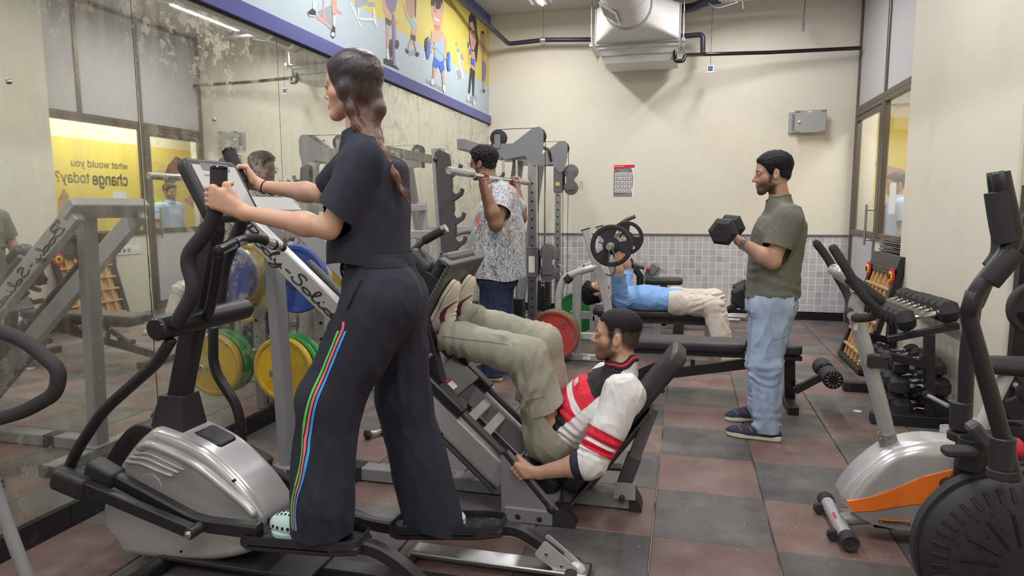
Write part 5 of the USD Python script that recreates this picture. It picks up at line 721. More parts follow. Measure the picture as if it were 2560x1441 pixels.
for k, (u0, v0, u1, v1, Y) in enumerate(((1812, 799, 1852, 803, 7.75), (1805, 791, 1868, 795, 8.05), (1812, 786, 1880, 790, 8.25))): 
    a, b = at(u0, v0, z=.03 + .02 * k), at(u1, v1, z=.03 + .02 * k); b[1] = a[1]; solo('chrome_bar', cyl(a - V(.25, 0, 0), b, .018, n=18, bev=.003), 'chrome', ['short chrome bar lying nearest on the floor by the far wall', 'middle of the three chrome bars lying by the far wall', 'chrome bar lying closest to the skirting of the far wall'][k], 'bar')
# ---------------------------------------------------------------- signed-distance bodies turned into meshes
def cone(a, b, ra, rb=None):
    a, b = np.array(a, np.float32), np.array(b, np.float32); rb = ra if rb is None else rb; d = b - a; L2 = float(d @ d) + 1e-9
    def f(P):
        q = P - a; t = np.clip(q @ d / L2, 0, 1); return np.sqrt(np.maximum(((q - t[:, None] * d) ** 2).sum(1), 1e-12)) - (ra + (rb - ra) * t)
    return f
def ell(c, r, R=None):
    c = np.array(c, np.float32); r = np.array(r, np.float32); R = None if R is None else np.array(R, np.float32)
    def f(P):
        q = P - c; q = q if R is None else q @ R.T; k0 = np.sqrt(((q / r) ** 2).sum(1) + 1e-9); k1 = np.sqrt(((q / r ** 2) ** 2).sum(1) + 1e-9); return k0 * (k0 - 1) / k1
    return f
def smin(a, b, k):
    h = np.clip(.5 + .5 * (b - a) / k, 0, 1); return b + (a - b) * h - k * h * (1 - h)
def su(k, *fs):
    def f(P):
        d = fs[0](P)
        for g in fs[1:]: d = smin(d, g(P), k)
        return d
    return f
def cut(f, g, k): return lambda P: -smin(-f(P), g(P), k)
def near(c, rad, f):
    c = np.array(c, np.float32)
    def g(P):
        m = ((P - c) ** 2).sum(1) < rad * rad; d = np.ones(len(P), np.float32)
        if m.any(): d[m] = f(P[m])
        return d
    return g
def nets(f, lo, hi, h):
    """surface nets over the box lo..hi at cell h, evaluated only near the surface"""
    lo = np.array(lo, float); n = np.ceil((np.array(hi) - lo) / (h * 4)).astype(int) + 1; C4 = h * 4
    ax = [lo[k] + C4 * np.arange(n[k]) for k in range(3)]; G = np.stack(np.meshgrid(*ax, indexing='ij'), -1).reshape(-1, 3).astype(np.float32)
    dc = np.concatenate([f(G[i:i + 400000]) for i in range(0, len(G), 400000)]).reshape(n); act = np.abs(dc) < C4 * 1.9
    a2 = act.copy()
    for k in range(3): a2 = a2 | np.roll(a2, 1, k)
    N = n * 4; D = np.repeat(np.repeat(np.repeat(dc, 4, 0), 4, 1), 4, 2).astype(np.float32); mk = np.repeat(np.repeat(np.repeat(a2, 4, 0), 4, 1), 4, 2); idx = np.argwhere(mk); P = (lo + idx * h).astype(np.float32)
    D[mk] = np.concatenate([f(P[i:i + 400000]) for i in range(0, len(P), 400000)]) if len(P) else 0
    S = D < 0; cnt = np.zeros(N - 1, np.uint8)
    for a in (0, 1):
        for b in (0, 1):
            for c in (0, 1): cnt += S[a:N[0] - 1 + a, b:N[1] - 1 + b, c:N[2] - 1 + c]
    cells = np.argwhere((cnt > 0) & (cnt < 8)); vid = np.full(N - 1, -1, np.int32); vid[tuple(cells.T)] = np.arange(len(cells)); acc = np.zeros((len(cells), 3)); w = np.zeros(len(cells))
    cor = [(a, b, c) for a in (0, 1) for b in (0, 1) for c in (0, 1)]
    val = {o: D[cells[:, 0] + o[0], cells[:, 1] + o[1], cells[:, 2] + o[2]] for o in cor}
    for o in cor:
        for k in range(3):
            if o[k]: continue
            q = tuple(v + (i == k) for i, v in enumerate(o)); d0, d1 = val[o], val[q]; m = (d0 < 0) != (d1 < 0); t = np.where(m, d0 / np.where(m, d0 - d1, 1), 0); p = np.array(o, float)[None] + np.eye(3)[k][None] * t[:, None]; acc[m] += p[m]; w[m] += 1
    v = lo + (cells + acc / w[:, None]) * h; F = []
    for k in range(3):
        i, j = (k + 1) % 3, (k + 2) % 3; sl = [slice(None)] * 3; s2 = [slice(None)] * 3; sl[k] = slice(0, N[k] - 1); s2[k] = slice(1, N[k]); A0, B0 = S[tuple(sl)], S[tuple(s2)]; e = np.argwhere(A0 != B0); e = e[(e[:, i] > 0) & (e[:, j] > 0) & (e[:, i] < N[i] - 1) & (e[:, j] < N[j] - 1)]; ins = S[tuple(e.T)]
        def g(di, dj): q = e.copy(); q[:, i] -= di; q[:, j] -= dj; return vid[tuple(q.T)]
        Q = np.stack([g(1, 1), g(0, 1), g(0, 0), g(1, 0)], 1); Q[~ins] = Q[~ins][:, ::-1]; F.append(Q)
    Q = np.vstack(F); Q = Q[(Q >= 0).all(1)]; return v, np.vstack([Q[:, [0, 1, 2]], Q[:, [0, 2, 3]]])
def normals(v, f):
    n = np.zeros_like(v); c = np.cross(v[f[:, 1]] - v[f[:, 0]], v[f[:, 2]] - v[f[:, 0]])
    for k in range(3): np.add.at(n, f[:, k], c)
    return n / (np.linalg.norm(n, axis=1, keepdims=True) + 1e-12)
def keep(v, f, g):
    """the part of the mesh where the field g (per vertex) is positive, cut cleanly along g = 0"""
    p = g > 0; s = p[f].sum(1); F = [f[s == 3]]; nv = [v]; cache = {}; base = len(v); newv = []
    T1 = f[s == 1]; T2 = f[s == 2]
    def edge(a, b):
        lo_, hi_ = np.minimum(a, b), np.maximum(a, b); t = (g[lo_] / (g[lo_] - g[hi_]))[:, None]; return v[lo_] + (v[hi_] - v[lo_]) * t, lo_ * np.int64(len(v)) + hi_
    keys, pts = [], []
    def rot(T, want):
        k = np.argmax(p[T] == want, axis=1); r = np.arange(len(T)); return T[r, k], T[r, (k + 1) % 3], T[r, (k + 2) % 3]
    recs = []
    if len(T1): a, b, c = rot(T1, True); recs.append((1, a, edge(a, b), edge(a, c), None))
    if len(T2): a, b, c = rot(T2, False); recs.append((2, (b, c), edge(a, b), edge(a, c), None))
    allk = np.concatenate([np.concatenate([r[2][1], r[3][1]]) for r in recs]) if recs else np.zeros(0, np.int64); allp = np.vstack([np.vstack([r[2][0], r[3][0]]) for r in recs]) if recs else np.zeros((0, 3)); uk, ui = np.unique(allk, return_index=True)
    V2 = np.vstack([v, allp[ui]]) if len(uk) else v; ix = lambda k: base + np.searchsorted(uk, k)
    for r in recs:
        e1, e2 = ix(r[2][1]), ix(r[3][1])
        if r[0] == 1: F.append(np.stack([r[1], e1, e2], 1))
        else: b, c = r[1]; F += [np.stack([e1, b, c], 1), np.stack([e1, c, e2], 1)]
    F = np.vstack(F); u, inv = np.unique(F, return_inverse=True); return V2[u], inv.reshape(-1, 3)
def folds(v, f, items):
    """pushes the cloth in and out along its normals: items = (amplitude, frequency along x, y, z, seed)"""
    n = normals(v, f); d = 0
    for it in items:
        a, fr, sd = it[:3]; q = v * np.array(fr); rot = it[3] if len(it) > 3 else .5; c, s_ = math.cos(rot), math.sin(rot); q = q @ np.array([[c, 0, s_], [0, 1, 0], [-s_, 0, c]]); q = q + .7 * np.stack([meshkit.noise(q * .6, sd + 50), meshkit.noise(q * .6, sd + 51), meshkit.noise(q * .6, sd + 52)], 1); r = 1 - np.abs(meshkit.noise(q, sd) * 2 - 1); d = d + a * (r ** 2.2 - .33) * np.clip(1.8 * meshkit.noise(q * .35, sd + 60) - .2, 0, 1.2)
    return v + n * np.asarray(d)[:, None]
def creases(v, f, o, ax, step, amp, w, sd):
    """rings of soft creases about an axis from o along ax"""
    n = normals(v, f); ax = nz(ax); s = (v - o) @ ax + .012 * (meshkit.noise(v * 22, sd) - .5); s = s + .05 * (meshkit.noise(v * 7, sd + 2) - .5); d = np.sin(s / step * 2 * np.pi + 5 * meshkit.noise(v * 8, sd + 1)); m = np.exp(-(((v - o) @ ax) / w) ** 2) * np.clip(meshkit.noise(v * 10, sd + 4) * 2.2 - .6, 0, 1); return v + n * (amp * d * m)[:, None]
def rim_tube(v, f, c, rad, ax, r, n=40):
    e = np.sort(np.vstack([f[:, [0, 1]], f[:, [1, 2]], f[:, [2, 0]]]), 1); u, k = np.unique(e, axis=0, return_counts=True); b = v[np.unique(u[k == 1])]; b = b[np.linalg.norm(b - c, axis=1) < rad]; x, y, z = frame(ax); o = b.mean(0); th = np.arctan2((b - o) @ y, (b - o) @ x); t_ = np.linspace(-math.pi, math.pi, n, endpoint=False); P = []
    for a in t_: w = np.exp(-(((th - a + math.pi) % (2 * math.pi) - math.pi) / .16) ** 2) + 1e-9; P.append((b * w[:, None]).sum(0) / w.sum())
    P = np.array(P + P[:2]); return tube(P, r, 9, False)
def bounds(pts, m): pts = np.array(pts); return pts.min(0) - m, pts.max(0) + m
class Head:
    def __init__(s, c, fwd, up=(0, 0, 1), sc=1., female=False, wide=1.):
        s.c = np.array(c, float); f = nz(fwd); u = nz(np.array(up, float) - f * (np.array(up, float) @ f)); s.R = np.array([f, np.cross(u, f), u]); s.s = sc; s.fem = female; s.wide = wide
    def W(s, p): return s.c + (np.array(p, float) * s.s * [1, s.wide, 1]) @ s.R
    def loc(s, P): return ((P - s.c) @ s.R.T / s.s / [1, s.wide, 1])
    def cranium(s):
        return su(.02, ell((-.018, 0, .040), (.098, .076, .082)), ell((.028, 0, .030), (.058, .061, .062)), ell((-.03, 0, -.02), (.072, .064, .055)))
    def face(s):
        fe = s.fem; g = [s.cranium(), ell((.030, 0, -.030), (.056, .057 if fe else .060, .066)), ell((.060, 0, -.068), (.031, .027, .036))]
        for y in (-1, 1): g += [cone((.047, y * .042, -.022), (.03, y * .052, -.03), .019), cone((-.008, y * .05, -.056), (.058, y * .015, -.099 if not fe else -.096), .017 if fe else .020, .014 if fe else .018)]
        g.append(cone((.070, -.007, -.101), (.070, .007, -.101), .0165 if fe else .0205)); f1 = su(.018, *g)
        br = [cone((.079, y * .012, .020), (.064, y * .046, .017), .010 if fe else .0125) for y in (-1, 1)]; f2 = su(.010, f1, *br)
        f3 = cut(f2, su(.002, *[ell((.099, y * .031, .000), (.016, .020, .013)) for y in (-1, 1)]), .010)
        nose = su(.008, cone((.084, 0, .010), (.1055 if fe else .1085, 0, -.030), .0075, .0080 if fe else .0105), cone((.0935, -.0095, -.036), (.0935, .0095, -.036), .0068 if fe else .0085))
        lips = su(.004, cone((.086, -.017, -.063), (.0925, 0, -.0605), .0045, .0062), cone((.086, .017, -.063), (.0925, 0, -.0605), .0045, .0062), cone((.085, -.015, -.066), (.0905, 0, -.0705), .004, .0072), cone((.085, .015, -.066), (.0905, 0, -.0705), .004, .0072)); lid = su(.003, *[ell((.0745, y * .031, .0035), (.0135, .0165, .0095)) for y in (-1, 1)])
        f4 = su(.007, f3, nose, lips); f5 = su(.004, f4, lid); ears = []
        for y in (-1, 1):
            th = .25; Re = np.array([[math.cos(th), 0, math.sin(th)], [0, 1, 0], [-math.sin(th), 0, math.cos(th)]]); ears.append(cut(ell((-.012, y * .080, -.010), (.0195, .0085, .033), Re), ell((-.006, y * .090, -.008), (.0095, .0085, .019), Re), .004))
        return su(.004, f5, *ears)
    def sdf(s): 
        f = s.face(); R = s.R.astype(np.float32); c = s.c.astype(np.float32); sc = np.float32(s.s); wd = np.array([1, s.wide, 1], np.float32)
        return near(s.c, .24 * s.s, lambda P: f((P - c) @ R.T / sc / wd) * sc)
    def paint(s, v, base, hair, beard=0., lips=(.42, .17, .15), fade=None):
        L = s.loc(v); x, y, z = L.T; inh = (np.abs(L) < .16).all(1); col = np.tile(np.array(base, float), (len(v), 1)); mixc = lambda m, c: col + (np.array(c) - col) * np.clip(m, 0, 1)[:, None]
        col = mixc(inh * .35 * np.exp(-(((x - .06) / .03) ** 2 + ((z + .025) / .025) ** 2)), np.array(base) * [1.12, .85, .8])
        lm = inh * (x > .078) * np.exp(-(y / .017) ** 4 - ((z + .066) / .009) ** 4); col = mixc(lm * .8, lips)
        bm = inh * (x > .045) * np.exp(-(((np.abs(y) - .029) / .020) ** 4) - ((z - .019 - .004 * (np.abs(y) < .03)) / .0055) ** 2); col = mixc(bm * .93, hair)
        em = inh * (x > .06) * np.exp(-(((np.abs(y) - .031) / .0155) ** 4) - ((z + .0005) / .0035) ** 2); col = mixc(em * .9, (.03, .02, .02))
        if fade:
            ln = np.array(sorted(fade)); g = (z - np.interp(x, ln[:, 0], ln[:, 1])) / .034 + .25 * (meshkit.noise(L * 120, 3) - .5); col = mixc(inh * np.clip(g + .1, 0, 1) * (np.abs(y) < .0785) * .93, hair)
        if beard:
            jaw = 1 / (1 + np.exp((z + .048 + .010 * np.clip((.05 - x) / .05, -.5, 2)) / .006)) * (x > -.02) * np.clip((x + .02) / .02, 0, 1) * (z > -.125); side = np.exp(-((x - .022) / .014) ** 2) * (z < .02) * (z > -.06) * (np.abs(y) > .045); mo = np.exp(-((z + .051) / .007) ** 2 - (y / .026) ** 4) * (x > .07); m = np.maximum(np.maximum(jaw, side), mo) * (1 - lm); col = mixc(inh * m * beard, hair)
        return col
    def eyes(s, t, parent):
        for y in (-1, 1):
            t.part('eyeball', sph(s.W((.0738, y * .031, -.001)), .0126 * s.s, 2), 'eye_white', True, parent=parent); g = s.W((.0815, y * .0315, -.0005)); t.part('iris', sph(g, .0082 * s.s, 1, (.7, 1, 1), s.R), 'eye_dark', True, parent=parent)
    def hair(s, line, thick, seed, h=.004, rough=.004, freq=70, extra=None, taper=.035):
        """cap of hair that follows the skull; line: (x, z) pairs of the hairline from front to nape"""
        ln = np.array(sorted(line)); base = s.cranium(); R = s.R.astype(np.float32); c = s.c.astype(np.float32); sc = np.float32(s.s); wd = np.array([1, s.wide, 1], np.float32)
        def f(P):
            L = ((P - c) @ R.T / sc / wd); top = np.clip((L[:, 2] - .0) / .09, 0, 1); ab = np.clip((L[:, 2] - np.interp(L[:, 0], ln[:, 0], ln[:, 1])) / taper, 0, 1); d = base(L) - ((thick[0] + (thick[1] - thick[0]) * top) * (ab * (2 - ab)) - .0015); return (d if extra is None else smin(d, extra(L), .015)) * sc
        lo, hi = s.c - .20 * s.s, s.c + .20 * s.s; v, fa = nets(f, lo, hi, h); L = s.loc(v); g = L[:, 2] - np.interp(L[:, 0], ln[:, 0], ln[:, 1]) + .003 * (meshkit.noise(L * 160, seed) - .5) * 2
        v, fa = keep(v, fa, g); n = normals(v, fa); v = v + n * (rough * (meshkit.noise(s.loc(v) * freq, seed + 3) - .4) * 1.6)[:, None]; return v, fa
SHORT = [(.12, .10), (.085, .074), (.07, .066), (.052, .052), (.038, .034), (.024, .012), (.016, -.03), (.006, -.028), (.002, .012), (-.012, .030), (-.030, .012), (-.036, -.03), (-.06, -.050), (-.085, -.062), (-.14, -.066)]
def grip(wr, c, ax, u, r, sc=1., curl=1., thumb=True):
    """hand closed round a bar: wrist, bar point, bar direction (towards the thumb), direction from the bar to the palm, bar radius"""
    a = nz(ax); u = nz(np.array(u, float) - a * (np.array(u, float) @ a)); v = np.cross(a, u); wr = np.array(wr, float); c = np.array(c, float); w_side = np.sign((wr - c) @ v) or 1; v = -v * w_side   # v: way the fingers wrap, away from the wrist
    pt = lambda al, th, q: c + a * al * sc + (u * math.cos(th) + v * math.sin(th)) * (r + q * sc); g = []
    offs = (.031, .010, -.011, -.031); kn = []
    for i, al in enumerate(offs):
        rr = (.0088, .0092, .0086, .0075)[i] * sc; th = [.35, 1.25, 2.15, 3.0 * curl]; P = [pt(al * (1 - .1 * k), q, .0095) for k, q in enumerate(th)]; kn.append(pt(al, .25, .013)); P[0] = kn[-1]
        g.append(su(.004, *[cone(P[k], P[k + 1], rr * (1.08 - .08 * k), rr * (1 - .08 * k)) for k in range(3)]))
    palm = [cone(wr + a * (.012 * (1 - i * .7)) * sc, kn[i], .017 * sc, .0125 * sc) for i in range(4)] + [cone(kn[i], kn[i + 1], .0115 * sc) for i in range(3)] + [cone(pt(.02, -.6, .016), pt(-.02, -.5, .015), .014 * sc)]
    f = su(.010, *palm)
    if thumb:
        tb = [wr + a * .022 * sc + (c - wr) * .25, pt(.044, -.75, .014), pt(.050, -1.6, .0105), pt(.040, -2.5, .0095)]; f = su(.008, f, su(.005, cone(tb[0], tb[1], .0145 * sc, .0118 * sc), cone(tb[1], tb[2], .0115 * sc, .0105 * sc), cone(tb[2], tb[3], .0102 * sc, .0085 * sc)))
    return near(c, .17 * sc, su(.003, f, *g))
def torso(J, fwd, sc=1., chest=(.165, .115), belly=(.15, .105), hip=(.165, .12), infl=0., k=.05):
    """trunk ellipsoids between the shoulders and the hips"""
    sm, hm = (J['shN'] + J['shF']) / 2, (J['hipN'] + J['hipF']) / 2; up = nz(sm - hm); lat = nz(J['shF'] - J['shN']); lat = nz(lat - up * (lat @ up)); fw_ = np.cross(up, lat); fw_ = fw_ if fw_ @ np.array(fwd, float) > 0 else -fw_; R = np.array([lat, fw_, up]); L = np.linalg.norm(sm - hm); i = infl
    ch = J.get('chest', hm + up * L * .74) ; be = J.get('waist', hm + up * L * .36)
    g = [ell(ch, ((chest[0] + i), chest[1] + i, L * .36 + i), R), ell(be, (belly[0] + i, belly[1] + i, L * .34 + i), R), ell(hm + up * .03, (hip[0] + i, hip[1] + i, .13 + i), R), cone(J['shN'] - up * .035 + lat * .035, J['shF'] - up * .035 - lat * .035, .070 * sc + i), cone(sm - up * .01, J['neck'], .085 * sc + i * .5, .058 * sc + i * .5)]
    return su(k, *g), R
def arm_sdf(J, s, r=(.062, .046, .045, .027), infl=0.):
    sh, el, wr = J['sh' + s], J['el' + s], J['wr' + s]; m = el + (wr - el) * .28; ms = sh + (el - sh) * .45
    return su(.03, cone(sh, ms, r[0] + infl, r[1] * 1.12 + infl), cone(ms, el, r[1] * 1.08 + infl, r[2] * .86 + infl), cone(el, m, r[2] * .88 + infl, r[2] + infl), cone(m, wr, r[2] + infl, r[3] + infl))
def leg_sdf(J, s, r=(.092, .058, .056, .036), infl=0.):
    hp, kn, an = J['hip' + s], J['kn' + s], J['an' + s]; m = kn + (an - kn) * .3
    return su(.04, cone(hp, kn, r[0] + infl, r[1] + infl), cone(kn, m, r[1] * .95 + infl, r[2] + infl), cone(m, an, r[2] + infl, r[3] + infl))
def joints(D): return {k: A(*q) for k, q in D.items()}
def foot(an, d, up=(0, 0, 1), L=.25):
    an = np.array(an, float); d = nz(d); return su(.03, cone(an, an - np.array(up) * .045 - d * .03, .036, .033), cone(an - np.array(up) * .02, an + d * L * .5 - np.array(up) * .06, .036, .03), cone(an + d * L * .45 - np.array(up) * .062, an + d * L * .65 - np.array(up) * .068, .032, .022))
def shoe(t, heel, toe, up, mats, W=.098, H=.075, ankle=.105, open_=.042, sole_h=.030, seed=1, lace='cloth_white', swoosh=None, name='shoe', side=1, sole_line=False):
    """trainer: heel and toe points at ground level, up direction; mats = (upper, sole)"""
    heel, toe, up = np.array(heel, float), np.array(toe, float), nz(up); d = nz(toe - heel); L = np.linalg.norm(toe - heel); lat = np.cross(up, d); R = np.array([d, lat, up]); w_ = lambda p: heel + np.array(p, float) @ R; hw = W / 2
    foot2 = su(.03, ell((L * .20, 0, .035), (L * .22, hw * .74, .045)), ell((L * .68, 0, .026), (L * .33, hw, .040)), ell((L * .45, 0, .03), (L * .3, hw * .76, .05)), cone((L * .30, 0, .065), (L * .20, 0, ankle), .036, .038), cone((L * .36, 0, .07), (L * .62, 0, .040), .032, .026))
    fl = lambda P: foot2((P - heel.astype(np.float32)) @ R.T.astype(np.float32)); lo, hi = bounds([w_((x, y, z)) for x in (-.03, L + .04) for y in (-.07, .07) for z in (-.02, ankle + .06)], .01); v, f = nets(fl, lo, hi, .0042); q = (v - heel) @ R.T
    v2, f2 = keep(v, f, np.minimum(q[:, 2] - sole_h * .8, ankle + .03 * (q[:, 0] < L * .12) - q[:, 2] - .0 * q[:, 0])); s = t.part(name, (v2, f2), mats[0], True)
    pts = [(L * a, hw * b) for a, b in ((-.02, .0), (.0, .42), (.08, .68), (.25, .74), (.45, .80), (.65, 1.02), (.82, .92), (.95, .55), (1.0, 0), (.95, -.50), (.82, -.85), (.65, -.98), (.45, -.80), (.25, -.74), (.08, -.68), (.0, -.42))]
    t.part('sole', pillow(pts, w_((0, 0, 0)), d, lat, sole_h, .009), mats[1], True, parent=s)
    if lace:
        for i in range(4):
            x = L * (.40 + .07 * i); z = np.interp(x / L, [.3, .45, .62], [.098, .088, .068]) + .006; t.part('lace', tube(spline([w_((x, -.026, z - .014)), w_((x + .008, -.01, z)), w_((x + .01, .012, z)), w_((x + .002, .026, z - .014))], 4), .0034, 7), lace, True, parent=s)
    if swoosh:
        n2 = normals(v2, f2); L_ = lambda p: (p - heel) @ R.T; vo, fo = keep(v2 + n2 * .002, f2, np.where(n2 @ lat * side > .2, 1., -1.)); T_ = (.28, .34, .42, .54, .74)
        for g in (lambda q: q[:, 2] - np.interp(q[:, 0] / L, T_, (.066, .044, .037, .044, .074)), lambda q: np.interp(q[:, 0] / L, T_, (.070, .076, .062, .056, .076)) - q[:, 2], lambda q: q[:, 0] - L * .27, lambda q: L * .75 - q[:, 0]): vo, fo = keep(vo, fo, g(L_(vo)))
        if len(fo): t.part('side_mark', (vo, fo), swoosh, True, parent=s)
    if sole_line:
        rim = np.array(pts) * [1, 1]; P = spline(np.array([w_((x, y * 1.012, sole_h * .62)) for x, y in rim]), 3, True); t.part('sole_line', tube(np.vstack([P, P[:1]]), .0016, 5, False), 'dark_grey', True, parent=s)
        lp = w_((L * .38, .02 * side, .112)); 
        for e in (-1, 1): t.part('lace_bow', tube(spline([lp, lp + (up * .012 + lat * .02 * e - d * .012), lp + (up * .0 + lat * .034 * e - d * .03), lp + (-up * .004 + lat * .022 * e - d * .022), lp], 5), .0028, 6), lace, True, parent=s)
    return s
def garment(t, name, f, lo, hi, h, mat, fields=(), fold=(), crease=(), smooth=True, parent=None, label=None, col=None):
    v, fa = nets(f, lo, hi, h)
    if fold: v = folds(v, fa, fold)
    for c in crease: v = creases(v, fa, *c)
    for g in fields: v, fa = keep(v, fa, g(v))
    if mat is None: return v, fa
    t.part(name, (v, fa), mat, smooth, label, parent, None, None if col is None else col(v)); return v, fa
def below(p, n): p = np.array(p, float); n = nz(n); return lambda v: (v - p) @ n       # keeps the side that n points to

def mcyl(secs, lat, k=.03):
    """trunk through elliptical sections (centre, half width along lat, half depth), lowest first"""
    C_ = spline(np.array([np.r_[c, rx, ry] for c, rx, ry in secs]), 10).astype(np.float32); a = C_[0, :3]; ax = nz(C_[-1, :3] - a); lt = nz(np.array(lat, float) - ax * (np.array(lat, float) @ ax)); R = np.array([lt, np.cross(ax, lt), ax], np.float32); Q = (C_[:, :3] - a) @ R.T; S = Q[:, 2]; L = S[-1]
    def f(P):
        q = (P - a) @ R.T; s = np.clip(q[:, 2], 0, L); I = lambda w: np.interp(s, S, w).astype(np.float32); rx, ry = I(C_[:, 3]), I(C_[:, 4]); d = (np.sqrt(((q[:, 0] - I(Q[:, 0])) / rx) ** 2 + ((q[:, 1] - I(Q[:, 1])) / ry) ** 2 + 1e-9) - 1) * np.minimum(rx, ry); e = np.maximum(-q[:, 2], q[:, 2] - L); return -smin(-d, -e, k)
    return f
def patch(t, name, v, f, n, c, u, w_, hu, hv, nrm, mat, parent=None, off=.0022, rad=.2, label=None):
    """a piece of cloth stitched on: the part of the mesh round c, hu x hv along u and w_, on the side nrm looks to"""
    u, w_ = nz(u), nz(w_); vo, fo = keep(v + n * off, f, np.where((n @ nz(nrm) > .15) & (np.linalg.norm(v - c, axis=1) < rad), 1., -1.))
    for g in (lambda q: hu / 2 - (q - c) @ u, lambda q: hu / 2 + (q - c) @ u, lambda q: hv / 2 - (q - c) @ w_, lambda q: hv / 2 + (q - c) @ w_):
        if len(fo): vo, fo = keep(vo, fo, g(vo))
    return t.part(name, (vo, fo), mat, True, label, parent) if len(fo) else None
def ecyl(a, b, ra, rb, lat, k=.02):
    """elliptical tube from a to b: (half width along lat, half depth) at each end"""
    a, b = np.array(a, np.float32), np.array(b, np.float32); ax = nz(b - a); lt = nz(np.array(lat, float) - ax * (np.array(lat, float) @ ax)); fw_ = np.cross(ax, lt); L = float(np.linalg.norm(b - a)); R = np.array([lt, fw_, ax], np.float32)
    def f(P):
        q = (P - a) @ R.T; t = np.clip(q[:, 2] / L, 0, 1); rx, ry = ra[0] + (rb[0] - ra[0]) * t, ra[1] + (rb[1] - ra[1]) * t
        d = (np.sqrt((q[:, 0] / rx) ** 2 + (q[:, 1] / ry) ** 2 + 1e-9) - 1) * np.minimum(rx, ry); e = np.abs(q[:, 2] - L / 2) - L / 2; return np.maximum(d, e) + .5 * np.clip(k - np.abs(d - e), 0, k) ** 2 / k * .5
    return f
# ---------------------------------------------------------------- woman on the elliptical trainer
J = joints(dict(head=(878, 213, 2.17), neck=(905, 322, 2.17), shN=(912, 398, 2.03), elN=(822, 572, 1.965), wrN=(612, 532, 1.955), shF=(893, 395, 2.32), elF=(806, 486, 2.39), wrF=(658, 466, 2.395), waist=(945, 590, 2.18), hipN=(960, 745, 2.08), hipF=(988, 745, 2.28), knN=(828, 1010, 2.02), anN=(790, 1290, 1.985), knF=(1010, 1010, 2.33), anF=(1092, 1280, 2.37)))
t = Thing('person', 'woman with long brown hair in a navy crop top striding on the elliptical trainer', 'person', (*J['hipN'][:2], .24))
hd = Head(J['head'] - V(0, 0, .006), (-1, .02, -.02), sc=.945, female=True)
tr, RT_ = torso(J, (-1, 0, 0), .85, (.125, .088), (.100, .070), (.13, .085))
gN, gF = A(547, 492, NY), A(601, 452, FY); axN, axF = A(547, 424, NY) - A(547, 500, NY), A(573, 380, FY) - A(606, 468, FY)
sk = su(.022, tr, cone(hd.W((-.024, 0, -.05)), J['neck'], .046, .050), arm_sdf(J, 'N', (.040, .038, .036, .0235)), arm_sdf(J, 'F', (.040, .038, .036, .0235)), leg_sdf(J, 'N', (.075, .055, .05, .033)), leg_sdf(J, 'F', (.075, .055, .05, .033)))
fN, fF = grip(J['wrN'], gN, axN, (.45, -.9, 0), .0275, .93), grip(J['wrF'], gF, axF, (.5, .85, 0), .0275, .93)
hf = hd.sdf(); body = lambda P: smin(smin(smin(sk(P), hf(P), .012), fN(P), .012), fF(P), .012)
lo, hi = bounds(list(J.values()) + [gN, gF], .19); v, f = nets(body, lo, hi, .0048)
SKW = (.60, .355, .26); b = t.part('body', (v, f), 'skin', True, 'light brown skin of face, neck and arms', None, None, hd.paint(v, SKW, (.02, .012, .012), 0, (.45, .17, .16))); hd.eyes(t, b)
# hair: cap, tied tail, loose lengths
lineW = [(.12, .11), (.085, .088), (.07, .070), (.058, .040), (.045, .005), (.030, -.03), (.018, -.060), (-.02, -.085), (-.06, -.11), (-.14, -.12)]
tie = A(936, 250, 2.17)
tl = [A(*p) for p in ((900, 222, 2.17), (932, 246, 2.17), (942, 274, 2.165), (924, 308, 2.155), (918, 338, 2.14), (950, 385, 2.13), (985, 440, 2.13), (1006, 480, 2.13), (1016, 502, 2.13))]; rr = (.048, .028, .027, .029, .031, .024, .014, .006, .002)
lo_ = [A(*p) for p in ((866, 238, 2.105), (878, 275, 2.10), (892, 315, 2.10), (915, 345, 2.10), (945, 378, 2.10))]; lr = (.014, .015, .013, .009, .003)
up2 = [A(*p) for p in ((893, 240, 2.17), (908, 280, 2.17), (914, 318, 2.165), (938, 350, 2.15))]
hs0 = su(.025, *[cone(tl[i], tl[i + 1], rr[i], rr[i + 1]) for i in range(8)], *[cone(lo_[i], lo_[i + 1], lr[i], lr[i + 1]) for i in range(4)], *[cone(up2[i], up2[i + 1], .046 - .006 * i, .040 - .006 * i) for i in range(3)])
lnW = np.array(sorted(lineW)); crn = hd.cranium(); ear_ = ell((-.012, 0, -.018), (.052, .097, .060))
def cap(P):
    L = hd.loc(P).astype(np.float32); g = L[:, 2] - np.interp(L[:, 0], lnW[:, 0], lnW[:, 1]); tp_ = np.clip(g / .03, 0, 1); d = smin(crn(L) - (.003 + .006 * tp_ + .004 * np.clip(L[:, 2] / .09, 0, 1)), ear_(L), .02); return -smin(-d, g * .8, .008) * hd.s
hs = lambda P: smin(cap(P), hs0(P), .022)
l2, h2 = bounds(tl + lo_ + up2 + [hd.c + .11, hd.c - .11], .06); v2, f2 = nets(hs, l2, h2, .0042); n2_ = normals(v2, f2); dn = np.clip((hd.c[2] + .02 - v2[:, 2]) / .06, 0, 1); Lh = hd.loc(v2); q1 = np.stack([Lh[:, 1] * 120, (Lh[:, 2] - .55 * -Lh[:, 0]) * 95, Lh[:, 0] * 9], 1); q2 = np.stack([v2[:, 1] * 110, v2[:, 0] * 75 + v2[:, 2] * 18, v2[:, 2] * 5], 1); v2 = v2 + n2_ * (.0022 * ((1 - dn) * (meshkit.noise(q1, 4) - .5) + dn * (meshkit.noise(q2, 8) - .5)))[:, None]
